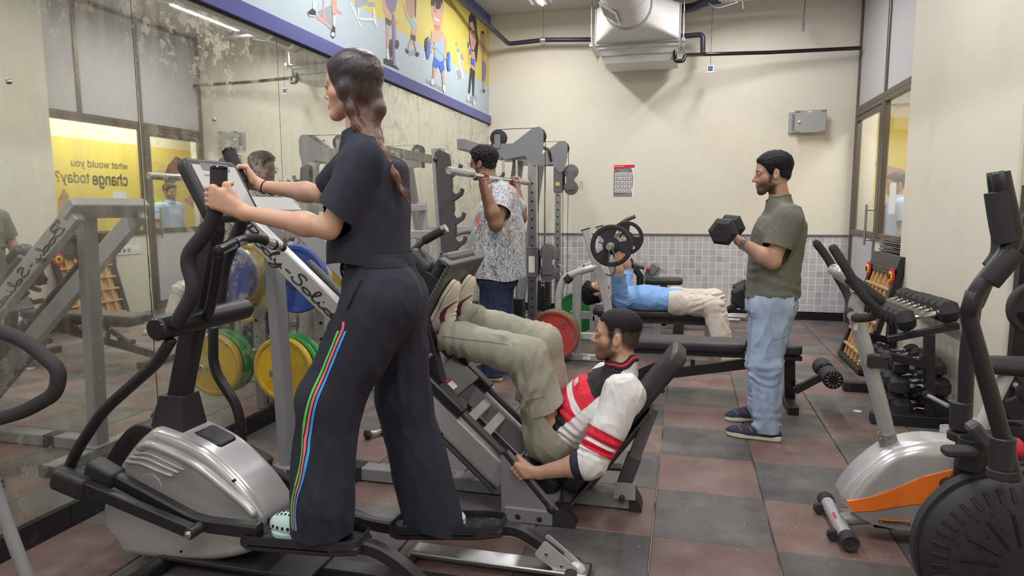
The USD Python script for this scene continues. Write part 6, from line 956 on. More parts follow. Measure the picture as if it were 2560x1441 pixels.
def haircol(v): 
    k = np.clip((hd.c[2] - .005 - v[:, 2]) / .16, 0, 1) * .8 + .4 * (meshkit.noise(np.stack([v[:, 1] * 130, v[:, 0] * 40, v[:, 2] * 10], 1), 3) - .35); k = np.clip(k, 0, 1)[:, None]; return np.array((.014, .010, .016)) * (1 - k) + np.array((.150, .062, .040)) * k
hp_ = t.part('hair', (v2, f2), 'hair_long', True, 'dark hair swept back and tied low, with reddish brown lengths', None, None, haircol(v2))
t.part('hair_tie', tube([tie + V(0, math.cos(q) * .030, 0) + np.array((.5, 0, .86)) * math.sin(q) * .033 for q in np.linspace(0, 6.283, 17)], .007, 8), 'pewter', True, parent=hp_)
rs = random.Random(8); strands = []
for i in range(30):
    k = rs.random(); P = [np.array(p) + V(rs.uniform(-.02, .02), rs.uniform(-.03, .03), rs.uniform(-.012, .012)) for p in (tl[2:] if i % 3 else lo_)]; P = P[rs.randrange(0, 2):]; strands.append(tube(spline(P, 4), np.linspace(.0011, .0005, (len(P) - 1) * 4 + 1), 4, False))
m_ = cat(*strands); t.part('loose_strands', m_, 'hair_long', True, 'thin loose strands of hair', hp_, 'stuff', haircol(np.asarray(m_.vertices)))
# crop top
sm = (J['shN'] + J['shF']) / 2; lat = nz(J['shF'] - J['shN']); hem = A(923, 652, 2.18)
trunk = su(.03, mcyl([(hem - V(0, 0, .05), .19, .134), (A(923, 560, 2.18), .18, .126), (A(926, 470, 2.18), .174, .122), (A(928, 410, 2.18), .168, .108), (sm + V(.01, 0, .015), .13, .062)], (0, 1, 0)), cone(J['shN'] + lat * .03 - V(0, 0, .022), J['shF'] - lat * .03 - V(0, 0, .022), .060), cone(J['shN'] + lat * .02 - V(0, 0, .01), J['neck'] - V(0, 0, .03), .054, .052), cone(J['shF'] - lat * .02 - V(0, 0, .01), J['neck'] - V(0, 0, .03), .054, .052), cone(sm - V(0, 0, .02), J['neck'] - V(0, 0, .008), .075, .056))
sleeves = su(.01, cone(J['shN'], J['shN'] * .15 + J['elN'] * .85, .057, .068), cone(J['shF'], J['shF'] * .15 + J['elF'] * .85, .059, .066)); top = su(.03, trunk, sleeves)
l3, h3 = bounds([J['shN'], J['shF'], J['elN'], J['elF'], hem, J['neck']], .17)
def topcut(v):
    aN, aF = nz(J['elN'] - J['shN']), nz(J['elF'] - J['shF']); g = (v - hem)[:, 2] + .006 * np.sin(v[:, 0] * 30); s1 = (J['shN'] * .22 + J['elN'] * .78 - v) @ nz(aN + V(-.25, 0, 0)); s2 = (J['shF'] * .22 + J['elF'] * .78 - v) @ aF; dt = trunk(v.astype(np.float32)); s1 = np.where((dt > .02) & (v[:, 1] < 2.18), s1, 1); s2 = np.where((dt > .02) & (v[:, 1] > 2.18), s2, 1); nk = np.linalg.norm(v - (J['neck'] + V(-.016, 0, .034)), axis=1) - .074; return np.minimum.reduce([g, s1, s2, nk])
garment(t, 'crop_top', top, l3, h3, .006, 'cloth_navy', [topcut], [(.012, (7, 7, 2.6), 21, .35), (.006, (15, 15, 5), 22, -.5)], label='navy short sleeved crop top')
# wide trousers with side stripes
hemN, hemF = A(803, 1325, 1.985), A(1085, 1300, 2.37); wst = A(950, 640, 2.18)
tro = su(.045, ecyl(A(955, 740, 2.18), wst + V(0, 0, .02), (.175, .125), (.140, .105), (0, 1, 0)), ell(A(975, 752, 2.10), (.108, .085, .115)), ell(A(985, 752, 2.26), (.108, .085, .115)), cone(J['hipN'] + V(-.0, 0, -.01), A(828, 1000, 2.02), .118, .104), cone(A(828, 1000, 2.02), hemN - V(0, 0, .04), .104, .098), cone(J['hipF'], A(1008, 1000, 2.33), .110, .098), cone(A(1008, 1000, 2.33), hemF - V(-.01, 0, .04), .098, .116))
l4, h4 = bounds([wst, hemN, hemF, J['hipN'], J['hipF'], A(828, 1000, 2.0)], .16)
def trocut(v): near_ = v[:, 1] < 2.18; return np.minimum(wst[2] + .012 - v[:, 2], np.where(near_, v[:, 2] - hemN[2] + .03 * np.clip((v[:, 0] - hemN[0]) / .1, -1, 1) * 0, v[:, 2] - hemF[2] - .03 * np.clip(-(v[:, 0] - hemF[0]) / .1, -1, 1)))
vt, ft = garment(t, 'wide_trousers', tro, l4, h4, .0065, None, [trocut], [(.020, (6, 6, 1.6), 31, .2), (.010, (13, 13, 3.0), 32, -.25), (.005, (26, 26, 8), 33, .6)])
bk = np.clip((.55 - vt[:, 2]) / .3, 0, 1); tp = t.part('trousers', (vt, ft), 'cloth_navy', True, 'black wide trousers')
C_ = np.array([A(u, vv, 1.90)[[0, 2]] for u, vv in ((842, 826), (812, 905), (779, 1000), (761, 1090), (760, 1135), (753, 1195), (733, 1262), (738, 1322))]); C_ = C_[np.argsort(C_[:, 1])]; nn = normals(vt, ft); Cs = spline(C_, 8); 
for i, m in enumerate(('green_print', 'pink_print', 'sky_print')):
    xc = lambda v: v[:, 0] - np.interp(v[:, 2], Cs[:, 1], Cs[:, 0]) - (i - 1) * .0135; zt = C_[-1][1] - (.01 if i != 1 else -.02); vs, fs = keep(vt + nn * .0014, ft, np.where(nn[:, 1] < .1, 2.03 - vt[:, 1], -1))
    for g in (lambda v: xc(v) + .0046, lambda v: .0046 - xc(v), lambda v: zt - v[:, 2], lambda v: v[:, 2] - C_[0][1]): vs, fs = keep(vs, fs, g(vs))
    t.part('stripe', (vs, fs), m, True, ['green', 'pink', 'blue'][i] + ' stripe down the outer leg', tp)
gw = np.minimum(.008 - np.abs(vt[:, 2] - wst[2] + .022), 1); vs, fs = keep(vt + nn * .002, ft, gw); t.part('waistband', (vs, fs), 'cloth_black', True, parent=tp)
for dy, l_ in ((0, .075), (.012, .055)):
    p = A(857, 648, 2.13) + V(0, dy, 0); t.part('drawstring', tube(spline([p, p + V(-.008, 0, -l_ * .5), p + V(.002, 0, -l_)], 5), .004, 7), 'cloth_black', True, parent=tp); 
t.part('pocket_edge', tube(spline([A(903, 700, 1.975), A(885, 735, 1.955), A(868, 772, 1.945)], 5), .004, 7), 'cloth_black', True, parent=tp)
def clog(heel, toe, n):
    heel, toe = np.array(heel), np.array(toe); d = nz(toe - heel); L = np.linalg.norm(toe - heel); lt = V(0, 1, 0); R = np.array([d, np.cross((0, 0, 1), d), (0, 0, 1)]); g = su(.02, ell((L * .66, 0, .038), (L * .36, .050, .046)), ell((L * .3, 0, .03), (L * .31, .042, .034))); F = lambda P: g(((P - heel) @ R.T).astype(np.float32)); lo, hi = bounds([heel, toe], .07); v, f = nets(F, lo, hi, .0045); q = (v - heel) @ R.T; v2, f2 = keep(v, f, q[:, 2] - .004); s = t.part('clog', (v2, f2), 'mint', True, 'mint green rubber clog')
    o = [(L * a, .05 * b) for a, b in ((0, 0), (.05, .6), (.25, .82), (.5, .86), (.7, 1.04), (.88, .85), (1, 0), (.88, -.85), (.7, -1.04), (.5, -.86), (.25, -.82), (.05, -.6))]; t.part('clog_sole', pillow(o, heel, d, np.cross((0, 0, 1), d), .026, .008), 'cream_sole' if n else 'mint', True, parent=s)
    for i in range(4):
        for j in range(3):
            x, y = L * (.66 + .07 * i), (j - 1) * .020 * (1 - .12 * i); zz_ = .038 + .0465 * math.sqrt(max(0, 1 - ((x - L * .66) / (L * .36)) ** 2 - (y / .05) ** 2)); c = heel + np.array([x, y, zz_]) @ R; nr = nz(np.array([(x - L * .66) / (L * .36) ** 2, y / .05 ** 2, (zz_ - .038) / .046 ** 2]) @ R); t.part('vent_hole', cyl(c - nr * .003, c + nr * .0012, .0045, n=10), 'ink_black', parent=s)
    for sd in (-1, 1):
        for i in range(4): x = L * (.62 + .085 * i); c = heel + np.array([x, sd * .0485 * math.sqrt(max(.05, 1 - ((x - L * .66) / (L * .36)) ** 2)), .042]) @ R; t.part('vent_hole', box(c, (.010, .004, .012), .002, (d, np.cross((0, 0, 1), d), (0, 0, 1))), 'ink_black', False, parent=s)
hz1, hz2 = PN[0][2] + .003, PF[0][2] + .003
tA, hB = A(682, 1330, 1.985), A(1163, 1318, 2.37); clog((tA[0] + .245, 1.985, hz1), (tA[0], 1.985, hz1), 0); clog((hB[0], 2.37, hz2), (hB[0] - .24, 2.37, hz2), 1)
for k in (0, 1): c = J['wrF'] + (A(601, 452, FY) - J['wrF']) * (-.10 - .25 * k); dd = nz(J['wrF'] - J['elF']); x_, y_, _ = frame(dd + V(0, 0, .25 * (1 - 2 * k))); t.part('wrist_band', tube([c + .0285 * (math.cos(q) * x_ + math.sin(q) * y_) for q in np.linspace(0, 6.283, 21)], .0028, 7), 'cloth_black', True)
LS = [(.12, .09), (.088, .070), (.070, .062), (.054, .046), (.040, .028), (.028, .004), (.020, -.028), (.006, -.026), (.002, .012), (-.012, .030), (-.030, .012), (-.036, -.028), (-.06, -.040), (-.085, -.050), (-.14, -.056)]
# ---------------------------------------------------------------- seated man on the leg press
def P_body(t, J, hd, tr, hands, cols, h=.0055, armr=(.060, .047, .045, .028), legr=(.085, .060, .055, .036), neckr=(.052, .060), feet=None, label=None):
    fs = [tr, cone(hd.W((-.024, 0, -.05)), J['neck'], *neckr)] + [arm_sdf(J, s, armr) for s in 'NF'] + [leg_sdf(J, s, legr) for s in 'NF'] + (feet or [])
    sk = su(.022, *fs); hf = hd.sdf()
    def body(P):
        d = smin(sk(P), hf(P), .012)
        for q in hands: d = smin(d, q(P), .011)
        return d
    lo, hi = bounds(list(J.values()), .22); v, f = nets(body, lo, hi, h); b = t.part('body', (v, f), 'skin', True, label, None, None, hd.paint(v, *cols)); hd.eyes(t, b); return b
def keepn(v, f, *gs):
    for g in gs: v, f = keep(v, f, g(v))
    return v, f
J = joints(dict(head=(1541, 838, 3.05), neck=(1556, 912, 3.05), shN=(1562, 985, 2.87), elN=(1476, 1158, 2.765), wrN=(1347, 1183, 2.775), shF=(1522, 950, 3.23), elF=(1440, 1110, 3.33), wrF=(1345, 1135, 3.325), hipN=(1382, 1098, 2.95), hipF=(1382, 1083, 3.15), knN=(1318, 893, 2.94), anN=(1118, 838, 2.93), knF=(1356, 858, 3.16), anF=(1168, 795, 3.15)))
t = Thing('person', 'seated man in a red, white and black sweatshirt pushing the leg press', 'person', (*J['hipN'][:2], .2)); hd = Head(J['head'], (-1, .03, .02), (.06, 0, 1), 1.0)
fwd = V(-.72, 0, .69); tr, RT_ = torso(J, fwd, 1., (.14, .085), (.115, .07), (.12, .07))
hN, hF = A(1300, 1176, 2.79), A(1300, 1176, 2.79) * [1, 0, 1] + V(0, 3.31, 0); hax = A(1262, 1128, 2.79) - A(1330, 1212, 2.79)
soleN, soleF = V(0, 2.93, 0), V(0, 3.16, 0); PLn = lambda s, Y: V(*((p0 + dp * s) * [1, 0, 1])) + V(0, Y, 0) + np_ * .002
SKS = (.54, .325, .235)
P_body(t, J, hd, tr, [grip(J['wrN'], hN, hax, (.75, -.75, .25), .021, 1.0), grip(J['wrF'], hF, hax, (.75, .75, .25), .021, 1.0)], (SKS, (.030, .020, .017), .72, (.40, .19, .16), [(.12, .082), (.084, .066), (.066, .054), (.050, .040), (.036, .022), (.026, -.005), (.018, -.045), (.006, -.045), (.002, .006), (-.012, .020), (-.030, .002), (-.036, -.05), (-.06, -.066), (-.085, -.074), (-.14, -.08)]), legr=(.070, .058, .05, .034), label='brown skin of face, neck and forearms')
LNF = [(.12, .085), (.084, .070), (.066, .058), (.050, .044), (.036, .028), (.026, .006), (.018, -.025), (.006, -.022), (.002, .014), (-.012, .030), (-.030, .012), (-.036, -.03), (-.06, -.048), (-.085, -.058), (-.14, -.062)]
v1, f1 = hd.hair([(a, b + (.016 if a < .06 else .004)) for a, b in LNF], (-.001, .0065), 5, .004, .0014, 150); t.part('hair', (v1, f1), 'hair_black', True, 'close-cropped black hair')
sm, hm = (J['shN'] + J['shF']) / 2, (J['hipN'] + J['hipF']) / 2; up_ = nz(sm - hm); Ls = np.linalg.norm(sm - hm); lat = nz(J['shF'] - J['shN']); lat = nz(lat - up_ * (lat @ up_)); fw_ = np.cross(up_, lat); fw_ = fw_ * np.sign(fw_ @ fwd)
trunk = su(.035, mcyl([(hm - up_ * .07, .172, .122), (hm, .175, .125), (hm + up_ * Ls * .35, .178, .130), (hm + up_ * Ls * .68, .185, .130), (sm - up_ * .01, .155, .085)], lat), cone(J['shN'] + lat * .02 - up_ * .02, J['shF'] - lat * .02 - up_ * .02, .080), cone(sm, J['neck'], .095, .066))
slv = []
for s in 'NF':
    sh, el, wr = J['sh' + s], J['el' + s], J['wr' + s]; slv += [cone(sh, el * .5 + sh * .5, .083, .072), cone(el * .5 + sh * .5, el, .072, .063), cone(el, el + (wr - el) * .22, .063, .054)]
sleeves = su(.02, *slv); swt = su(.03, trunk, sleeves); lo, hi = bounds([J[k] for k in ('shN', 'shF', 'elN', 'elF', 'neck')] + [hm - up_ * .07], .17)
def swcut(v):
    g = (v - hm) @ up_ + .055; dt = trunk(v.astype(np.float32)); o = []
    for s in 'NF': a = nz(J['wr' + s] - J['el' + s]); e = (J['el' + s] + a * .035 - v) @ a; o.append(np.where((dt > .03) & (np.linalg.norm(v - J['el' + s], axis=1) < .2), e, 1))
    nk = np.linalg.norm(v - (J['neck'] + V(-.01, 0, .035)), axis=1) - .074; return np.minimum.reduce([g, nk] + o)
vs, fs = garment(t, 'sweatshirt', swt, lo, hi, .006, None, [swcut], [(.012, (10, 10, 4), 41, .8), (.009, (20, 20, 7), 42, -.6), (.0025, (40, 36, 14), 43, .3)])
for s in 'NF': vs = creases(vs, fs, J['el' + s] * .75 + J['sh' + s] * .25, J['el' + s] - J['sh' + s], .035, .006, .09, 44)
sw = t.part('sweatshirt', (vs, fs), 'cloth_white', True, 'white sweatshirt with red and black panels'); n_s = normals(vs, fs); q_ = lambda v: (v - hm) @ up_; fr = lambda v: (v - hm - lat * 0) @ fw_ - .055 + .10 * np.clip((.25 - q_(v)), -.1, .12) * 0; far = lambda v: sleeves(v.astype(np.float32)) - trunk(v.astype(np.float32)) * 1. - .008
vo = vs + n_s * .0016
for nm, m, a, b in (('black_panel', 'cloth_black', .325, 9), ('red_panel', 'cloth_red', .245, .325), ('white_band', 'cloth_white', .212, .245), ('red_panel', 'cloth_red', .150, .212), ('black_hem', 'cloth_black', -1, .150)):
    t.part(nm, keepn(vo, fs, lambda v: q_(v) - a, lambda v: b - q_(v), fr, far), m, True, parent=sw)
for s in 'NF':
    ax_ = nz(J['el' + s] - J['sh' + s]); la = np.linalg.norm(J['el' + s] - J['sh' + s]); e_ = lambda v: (v - J['sh' + s]) @ ax_; on = lambda v: .098 - np.linalg.norm((v - J['sh' + s]) - ((v - J['sh' + s]) @ ax_)[:, None] * ax_, axis=1)
    for a, b in ((.56, .70), (.75, .84)): t.part('sleeve_band', keepn(vs + n_s * .0022, fs, lambda v: e_(v) - a * la, lambda v: b * la - e_(v), on, lambda v: .2 - np.linalg.norm(v - J['el' + s], axis=1)), 'cloth_red', True, parent=sw)
    fa_ = nz(J['wr' + s] - J['el' + s]); t.part('cuff', tube([J['el' + s] + fa_ * d_1 for d_1 in (.012, .02, .05, .075, .08)], [.060, .063, .061, .055, .048], 28), 'cloth_navy', True, 'black ribbed cuff', sw)
nka = nz(J['head'] - J['neck'] + V(-.03, 0, 0)); sc_ = rim_tube(vs, fs, J['neck'], .13, nka, .0075)
for o_, k_, m in ((-.006, 1.03, 'cloth_black'), (.004, .985, 'cloth_red'), (.013, .93, 'cloth_black')): cv = np.asarray(sc_.vertices); cc_ = cv.mean(0); t.part('collar', (cc_ + (cv - cc_) * k_ + nka * o_, sc_.faces), m, True, parent=sw)
lg = hm + up_ * .285 + fw_ * .150 - lat * .045; t.part('chest_script', tube(spline([lg + up_ * b + lat * a - fw_ * 1.6 * a * a for a, b in ((-.05, -.012), (-.035, .016), (-.022, -.012), (-.012, .014), (.004, -.012), (.012, .012), (.03, -.006))], 6), .0028, 6), 'cloth_white', True, 'white script on the chest', sw)
def trousers(t, J, mat, rad, waist, lat_, hipr, cuffs, seed, amp=1., label=None, h=.0062, kneef=True, name='trousers', wcut=None):
    fs = [ecyl(*waist, lat_)] + [ell((J['hip' + s]), hipr) for s in 'NF']
    for s in 'NF': fs += [cone(J['hip' + s], J['kn' + s], rad[0], rad[1]), cone(J['kn' + s], J['an' + s] + (J['an' + s] - J['kn' + s]) * .08, rad[1], rad[2])]
    lo, hi = bounds([J[k + s] for k in ('hip', 'kn', 'an') for s in 'NF'] + [waist[1]], .17)
    def c_(v):
        g = [wcut(v)] if wcut else []; mid = (J['hipN'] + J['hipF']) / 2
        for s in 'NF': o = 'F' if s == 'N' else 'N'; a = nz(J['an' + s] - J['kn' + s]); e = (J['an' + s] + a * cuffs - v) @ a; g.append(np.where(np.linalg.norm(v - J['an' + s], axis=1) < np.linalg.norm(v - J['an' + o], axis=1), e, 1))
        return np.minimum.reduce(g)
    v, f = nets(su(.035, *fs), lo, hi, h); v = folds(v, f, [(.013 * amp, (9, 9, 3.4), seed, .9), (.009 * amp, (17, 17, 6), seed + 1, -.7), (.003 * amp, (34, 34, 13), seed + 2, .4)])
    for s in 'NF':
        if kneef: v = creases(v, f, J['kn' + s], J['an' + s] - J['kn' + s], .055, .006 * amp, .09, seed + 5)
        v = creases(v, f, J['an' + s], J['an' + s] - J['kn' + s], .05, .006 * amp, .10, seed + 7)
    v, f = keep(v, f, c_(v)); p = t.part(name, (v, f), mat, True, label); return p, v, f
pp, vt, ft = trousers(t, J, 'khaki', (.105, .088, .074), (hm - up_ * .03, hm + up_ * .10, (.165, .12), (.165, .12)), lat, (.12, .11, .12), .02, 51, 1.25, 'olive grey cargo trousers', wcut=lambda v: np.where((v - hm) @ fw_ + .25 * ((v - hm) @ up_) < .17, .10 - (v - hm) @ up_, 1))
th = nz(J['knN'] - J['hipN']); thn = V(0, -1, 0); nt = normals(vt, ft); pkt = J['hipN'] * .50 + J['knN'] * .50 + V(.01, -.09, 0)
patch(t, 'cargo_pocket', vt, ft, nt, pkt, th, np.cross(thn, th), .115, .085, thn, 'khaki', pp, .005, .13); patch(t, 'pocket_flap', vt, ft, nt, pkt + th * .045, th, np.cross(thn, th), .03, .09, thn, 'khaki', pp, .009, .13)
for a, b in (((1308, 915, 2.845), (1338, 1080, 2.845)), ((1105, 838, 2.858), (1270, 862, 2.85))):
    a, b = A(*a), A(*b); sd_ = nz(b - a); patch(t, 'seam', vt, ft, nt, (a + b) / 2, np.cross(thn, sd_), sd_, .005, np.linalg.norm(b - a), thn, 'khaki', pp, .0035, .22)
tg = A(1379, 1103, 2.845); t.part('fabric_tag', box(tg, (.022, .004, .05), .001), 'cloth_white', False, 'white tag with red marks', pp); t.part('tag_mark', text('S5', tg + V(-.008, -.003, -.008), (1, 0, 0), (0, 0, 1), .017, .018, .001, True), 'cloth_red', False, parent=pp)
for Y in (2.93, 3.16): shoe(t, PLn(.045, Y), PLn(.325, Y), np_, ('shoe_cream', 'cream_sole'), .10, .075, .105, lace='cloth_white', swoosh='maroon', side=-1 if np.cross(np_, dp)[1] > 0 else 1, sole_h=.034, sole_line=True)
# ---------------------------------------------------------------- standing man with dumbbells
J = joints(dict(head=(1930, 434, 4.34), neck=(1950, 503, 4.35), shN=(1970, 548, 4.16), elN=(1932, 655, 4.12), wrN=(1846, 602, 4.10), shF=(1938, 548, 4.54), elF=(1908, 650, 4.62), wrF=(1872, 722, 4.62), waist=(1945, 660, 4.34), hipN=(1932, 758, 4.25), knN=(1916, 912, 4.21), anN=(1916, 1062, 4.19), hipF=(1920, 758, 4.44), knF=(1903, 900, 4.50), anF=(1898, 1022, 4.54)))
t = Thing('person', 'standing man in an olive t-shirt and light jeans curling a dumbbell', 'person', (*J['hipN'][:2], 0)); hd = Head(J['head'], (-1, -.04, -.10), sc=1.0)
tr, RT_ = torso(J, (-1, 0, 0), 1., (.15, .10), (.13, .09), (.14, .09))
d1, d2 = A(1818, 574, 4.10), A(1858, 736, 4.60); ad1, ad2 = nz(A(1822, 567, 4.19) - A(1804, 577, 4.0)), nz((.10, 1, .05))
P_body(t, J, hd, tr, [grip(J['wrN'], d1, -ad1, (.85, 0, -.5), .0185, 1.0), grip(J['wrF'], d2, -ad2, (.7, 0, .6), .0185, 1.0)], ((.52, .30, .21), (.025, .017, .015), .9, (.38, .18, .15), [(a, b - .014) for a, b in LS]), label='brown skin of face, neck and forearms')

v1, f1 = hd.hair(LS, (.006, .017), 6, .004, .0035, 130); t.part('hair', (v1, f1), 'hair_black', True, 'short black hair')
sm, hm = (J['shN'] + J['shF']) / 2, (J['hipN'] + J['hipF']) / 2; lat = V(0, 1, 0); hz = A(1930, 742, 4.34)[2]
trunk = su(.03, mcyl([(V(*(A(1930, 742, 4.34)[:2]), hz - .05), .195, .158), (A(1936, 650, 4.34), .185, .150), (A(1948, 585, 4.35), .205, .150), (A(1955, 550, 4.35), .205, .128), (sm + V(0, 0, .025), .15, .07)], lat), cone(J['shN'] + lat * .02 - V(0, 0, .02), J['shF'] - lat * .02 - V(0, 0, .02), .078), cone(J['shN'] + lat * .02 - V(0, 0, .005), J['neck'] - V(0, 0, .02), .066, .062), cone(J['shF'] - lat * .02 - V(0, 0, .005), J['neck'] - V(0, 0, .02), .066, .062), cone(sm - V(0, 0, .01), J['neck'] + V(0, 0, .01), .09, .064))
slv = su(.01, *[cone(J['sh' + s], J['sh' + s] * .2 + J['el' + s] * .8, .082, .068) for s in 'NF']); lo, hi = bounds([J[k] for k in ('shN', 'shF', 'elN', 'elF', 'neck')] + [V(hm[0], hm[1], hz - .05)], .19)
def tcut(frac, nr, hz_, J=None, trunk_=None, ny=None):
    J = dict(J); 
    def g(v):
        o = [v[:, 2] - hz_ + .012 * np.sin(v[:, 0] * 14 + v[:, 1] * 9)]; dt = trunk_(v.astype(np.float32)); c = (J['shN'] + J['shF']) / 2
        for s in 'NF': a = nz(J['el' + s] - J['sh' + s]); e = (J['sh' + s] * (1 - frac) + J['el' + s] * frac - v) @ a; o.append(np.where((dt > .018) & ((v - c) @ (J['sh' + s] - c) > 0), e, 1))
        o.append(np.linalg.norm(v - (J['neck'] + V(-.014, 0, .034)), axis=1) - nr); return np.minimum.reduce(o)
    return g
vs, fs = garment(t, 't_shirt', su(.03, trunk, slv), lo, hi, .0065, None, [tcut(.66, .074, hz, J, trunk)], [(.012, (8, 8, 3), 61, .9), (.008, (17, 17, 6), 62, -.8), (.003, (36, 36, 14), 63, .5)], [((hm + V(0, 0, .08)), (.25, 0, 1), .06, .006, .13, 64)]); ts = t.part('t_shirt', (vs, fs), 'olive', True, 'olive green t-shirt')
t.part('collar', rim_tube(vs, fs, J['neck'], .16, (-.2, 0, 1), .0045), 'olive', True, parent=ts)
wz = hz + .022; pp, vt, ft = trousers(t, J, 'jeans_light', (.108, .086, .070), (V(hm[0], hm[1], hm[2] - .05), V(hm[0], hm[1], wz), (.168, .135), (.16, .125)), lat, (.12, .112, .10), .045, 71, 1.2, 'light blue jeans', wcut=lambda v: wz - v[:, 2])
nt = normals(vt, ft); patch(t, 'back_pocket', vt, ft, nt, A(1972, 800, 4.2), (.25, .15, -1), (1, -.5, .2), .15, .13, (.75, -.6, .1), 'jeans_light', pp, .004, .17)
for (h_, t_) in (((.585, 4.165), (.275, 4.225)), ((.565, 4.585), (.285, 4.515))):
    s_ = shoe(t, (*h_, 0), (*t_, 0), (0, 0, 1), ('shoe_navy', 'cream_sole'), .105, .08, .10, lace='ink_black', sole_h=.034)
    hv, tv = V(*h_, 0), V(*t_, 0); d = nz(tv - hv); la = V(-d[1], d[0], 0); la = la if la[1] < 0 else -la
    t.part('lime_lining', tube([hv + d * (.085 + .040 * math.cos(a)) + la * .036 * math.sin(a) + V(0, 0, .104 - .012 * math.cos(a)) for a in np.linspace(0, 6.283, 21)], .005, 8), 'lime', True, parent=s_)
    for k in range(4): t.part('shoe_stripe', tube(spline([hv + d * (.12 + .032 * k) + la * .0455 + V(0, 0, .036), hv + d * (.135 + .030 * k) + la * .043 + V(0, 0, .058), hv + d * (.155 + .028 * k) + la * .033 + V(0, 0, .074)], 4), .0016, 6), 'silver_light' if k % 2 else 'cloth_red', True, parent=s_)
wr_ = J['wrN'] + nz(J['elN'] - J['wrN']) * .03; ax_ = nz(J['elN'] - J['wrN']); x_, y_, _ = frame(ax_)
w_ = t.part('wrist_watch', _rings([wr_ + ax_ * o + r_ * (math.cos(a) * x_ + math.sin(a) * y_) for o, r_ in ()] or [np.array([wr_ + ax_ * o + r_ * (math.cos(a) * x_ + math.sin(a) * y_) for a in np.linspace(0, 2 * math.pi, 24, endpoint=False)]) for o, r_ in ((-.011, .031), (-.011, .035), (.011, .036), (.011, .032))], False), 'steel', 30, 'steel wrist watch'); t.part('watch_dial', cyl(wr_ + V(.0, -.031, .010), wr_ + V(0, -.041, .0128), .014, n=24, bev=.003), 'pewter', parent=w_)
for k in range(-2, 3): t.part('link_groove', tube([wr_ + ax_ * k * .004 + .0362 * (math.cos(a) * x_ + math.sin(a) * y_) for a in np.linspace(0, 6.283, 21)], .0007, 5), 'pewter', True, parent=w_) if k in (-1, 1) else None
dumbbell('black hex dumbbell raised in the standing man\'s near hand', 'dumbbell', d1, ad1, .082, .085, None, .125, .1); dumbbell('black hex dumbbell hanging in the standing man\'s far hand', 'dumbbell', d2, ad2, .082, .085, None, .125, .55)
# ---------------------------------------------------------------- man in the floral shirt with the barbell
BC = 5.26; J = joints(dict(head=(1206, 410, BC), neck=(1226, 462, BC), shN=(1252, 490, 5.06), elN=(1240, 562, 4.84), wrN=(1208, 462, 4.81), shF=(1262, 490, 5.47), elF=(1303, 545, 5.68), wrF=(1290, 468, 5.715), waist=(1240, 620, BC), hipN=(1238, 700, BC - .10), knN=(1232, 822, BC - .11), anN=(1234, 928, BC - .12), hipF=(1248, 700, BC + .10), knF=(1252, 815, BC + .12), anF=(1248, 918, BC + .12)))
t = Thing('person', 'man with glasses in a white floral shirt carrying the barbell on his shoulders', 'person', (*J['hipN'][:2], 0)); hd = Head(J['head'], (-1, .12, -.06), sc=1.03, wide=1.06)
tr, RT_ = torso(J, (-1, 0, 0), 1.1, (.17, .12), (.17, .13), (.16, .12)); bX, bZ = -1.465, 1.632
P_body(t, J, hd, tr, [grip(J['wrN'], V(bX, 4.81, bZ), (0, 1, 0), (-.2, 0, -.9), .0145, 1.05), grip(J['wrF'], V(bX, 5.715, bZ), (0, -1, 0), (-.2, 0, -.9), .0145, 1.05)], ((.25, .125, .082), (.012, .009, .009), .5, (.2, .08, .07), [(a, b - .012) for a, b in LS]), armr=(.075, .064, .056, .034), neckr=(.064, .078), label='dark brown skin of face, neck and arms')
v1, f1 = hd.hair(LS, (.008, .028), 9, .0042, .008, 85); t.part('hair', (v1, f1), 'hair_black', True, 'wavy black hair')
for y in (-1, 1):
    c_ = hd.W((.098, y * .033, -.004)); gl = t.part('glasses', tube([c_ + hd.R[1] * .024 * math.cos(a) + hd.R[2] * .019 * math.sin(a) for a in np.linspace(0, 6.283, 21)], .0017, 6), 'dark_grey', True, 'thin dark glasses'); t.part('temple', tube([hd.W((.096, y * .057, .0)), hd.W((.04, y * .076, .004)), hd.W((-.006, y * .083, .008))], .0015, 6), 'dark_grey', True, parent=gl)
sm, hm = (J['shN'] + J['shF']) / 2, (J['hipN'] + J['hipF']) / 2; lat = V(0, 1, 0); hz = A(1244, 694, BC)[2]
trunk = su(.04, mcyl([(V(*(A(1244, 694, BC)[:2]), hz - .05), .25, .228), (A(1243, 630, BC), .25, .224), (A(1246, 570, BC), .245, .205), (A(1249, 520, BC), .235, .165), (sm + V(0, 0, .02), .17, .09)], lat), cone(J['shN'] + lat * .02 - V(0, 0, .03), J['shF'] - lat * .02 - V(0, 0, .03), .095), cone(sm, J['neck'] - V(0, 0, .02), .105, .085))
slv = su(.01, *[cone(J['sh' + s], J['sh' + s] * .25 + J['el' + s] * .75, .100, .092) for s in 'NF']); lo, hi = bounds([J[k] for k in ('shN', 'shF', 'elN', 'elF', 'neck')] + [V(hm[0], hm[1], hz - .05)], .26)
W_, K_, B1_, B2_, G_ = (.70, .69, .68), (.035, .035, .055), (.10, .15, .30), (.30, .38, .50), (.50, .50, .49)
R1_ = [(0, W_), (.34, W_), (.355, K_), (.375, B2_), (.41, W_), (.45, G_), (.462, K_), (.475, W_), (.52, W_), (.532, B1_), (.56, B2_), (.572, W_), (.62, W_), (.632, K_), (.645, G_), (.68, W_), (1, W_)]
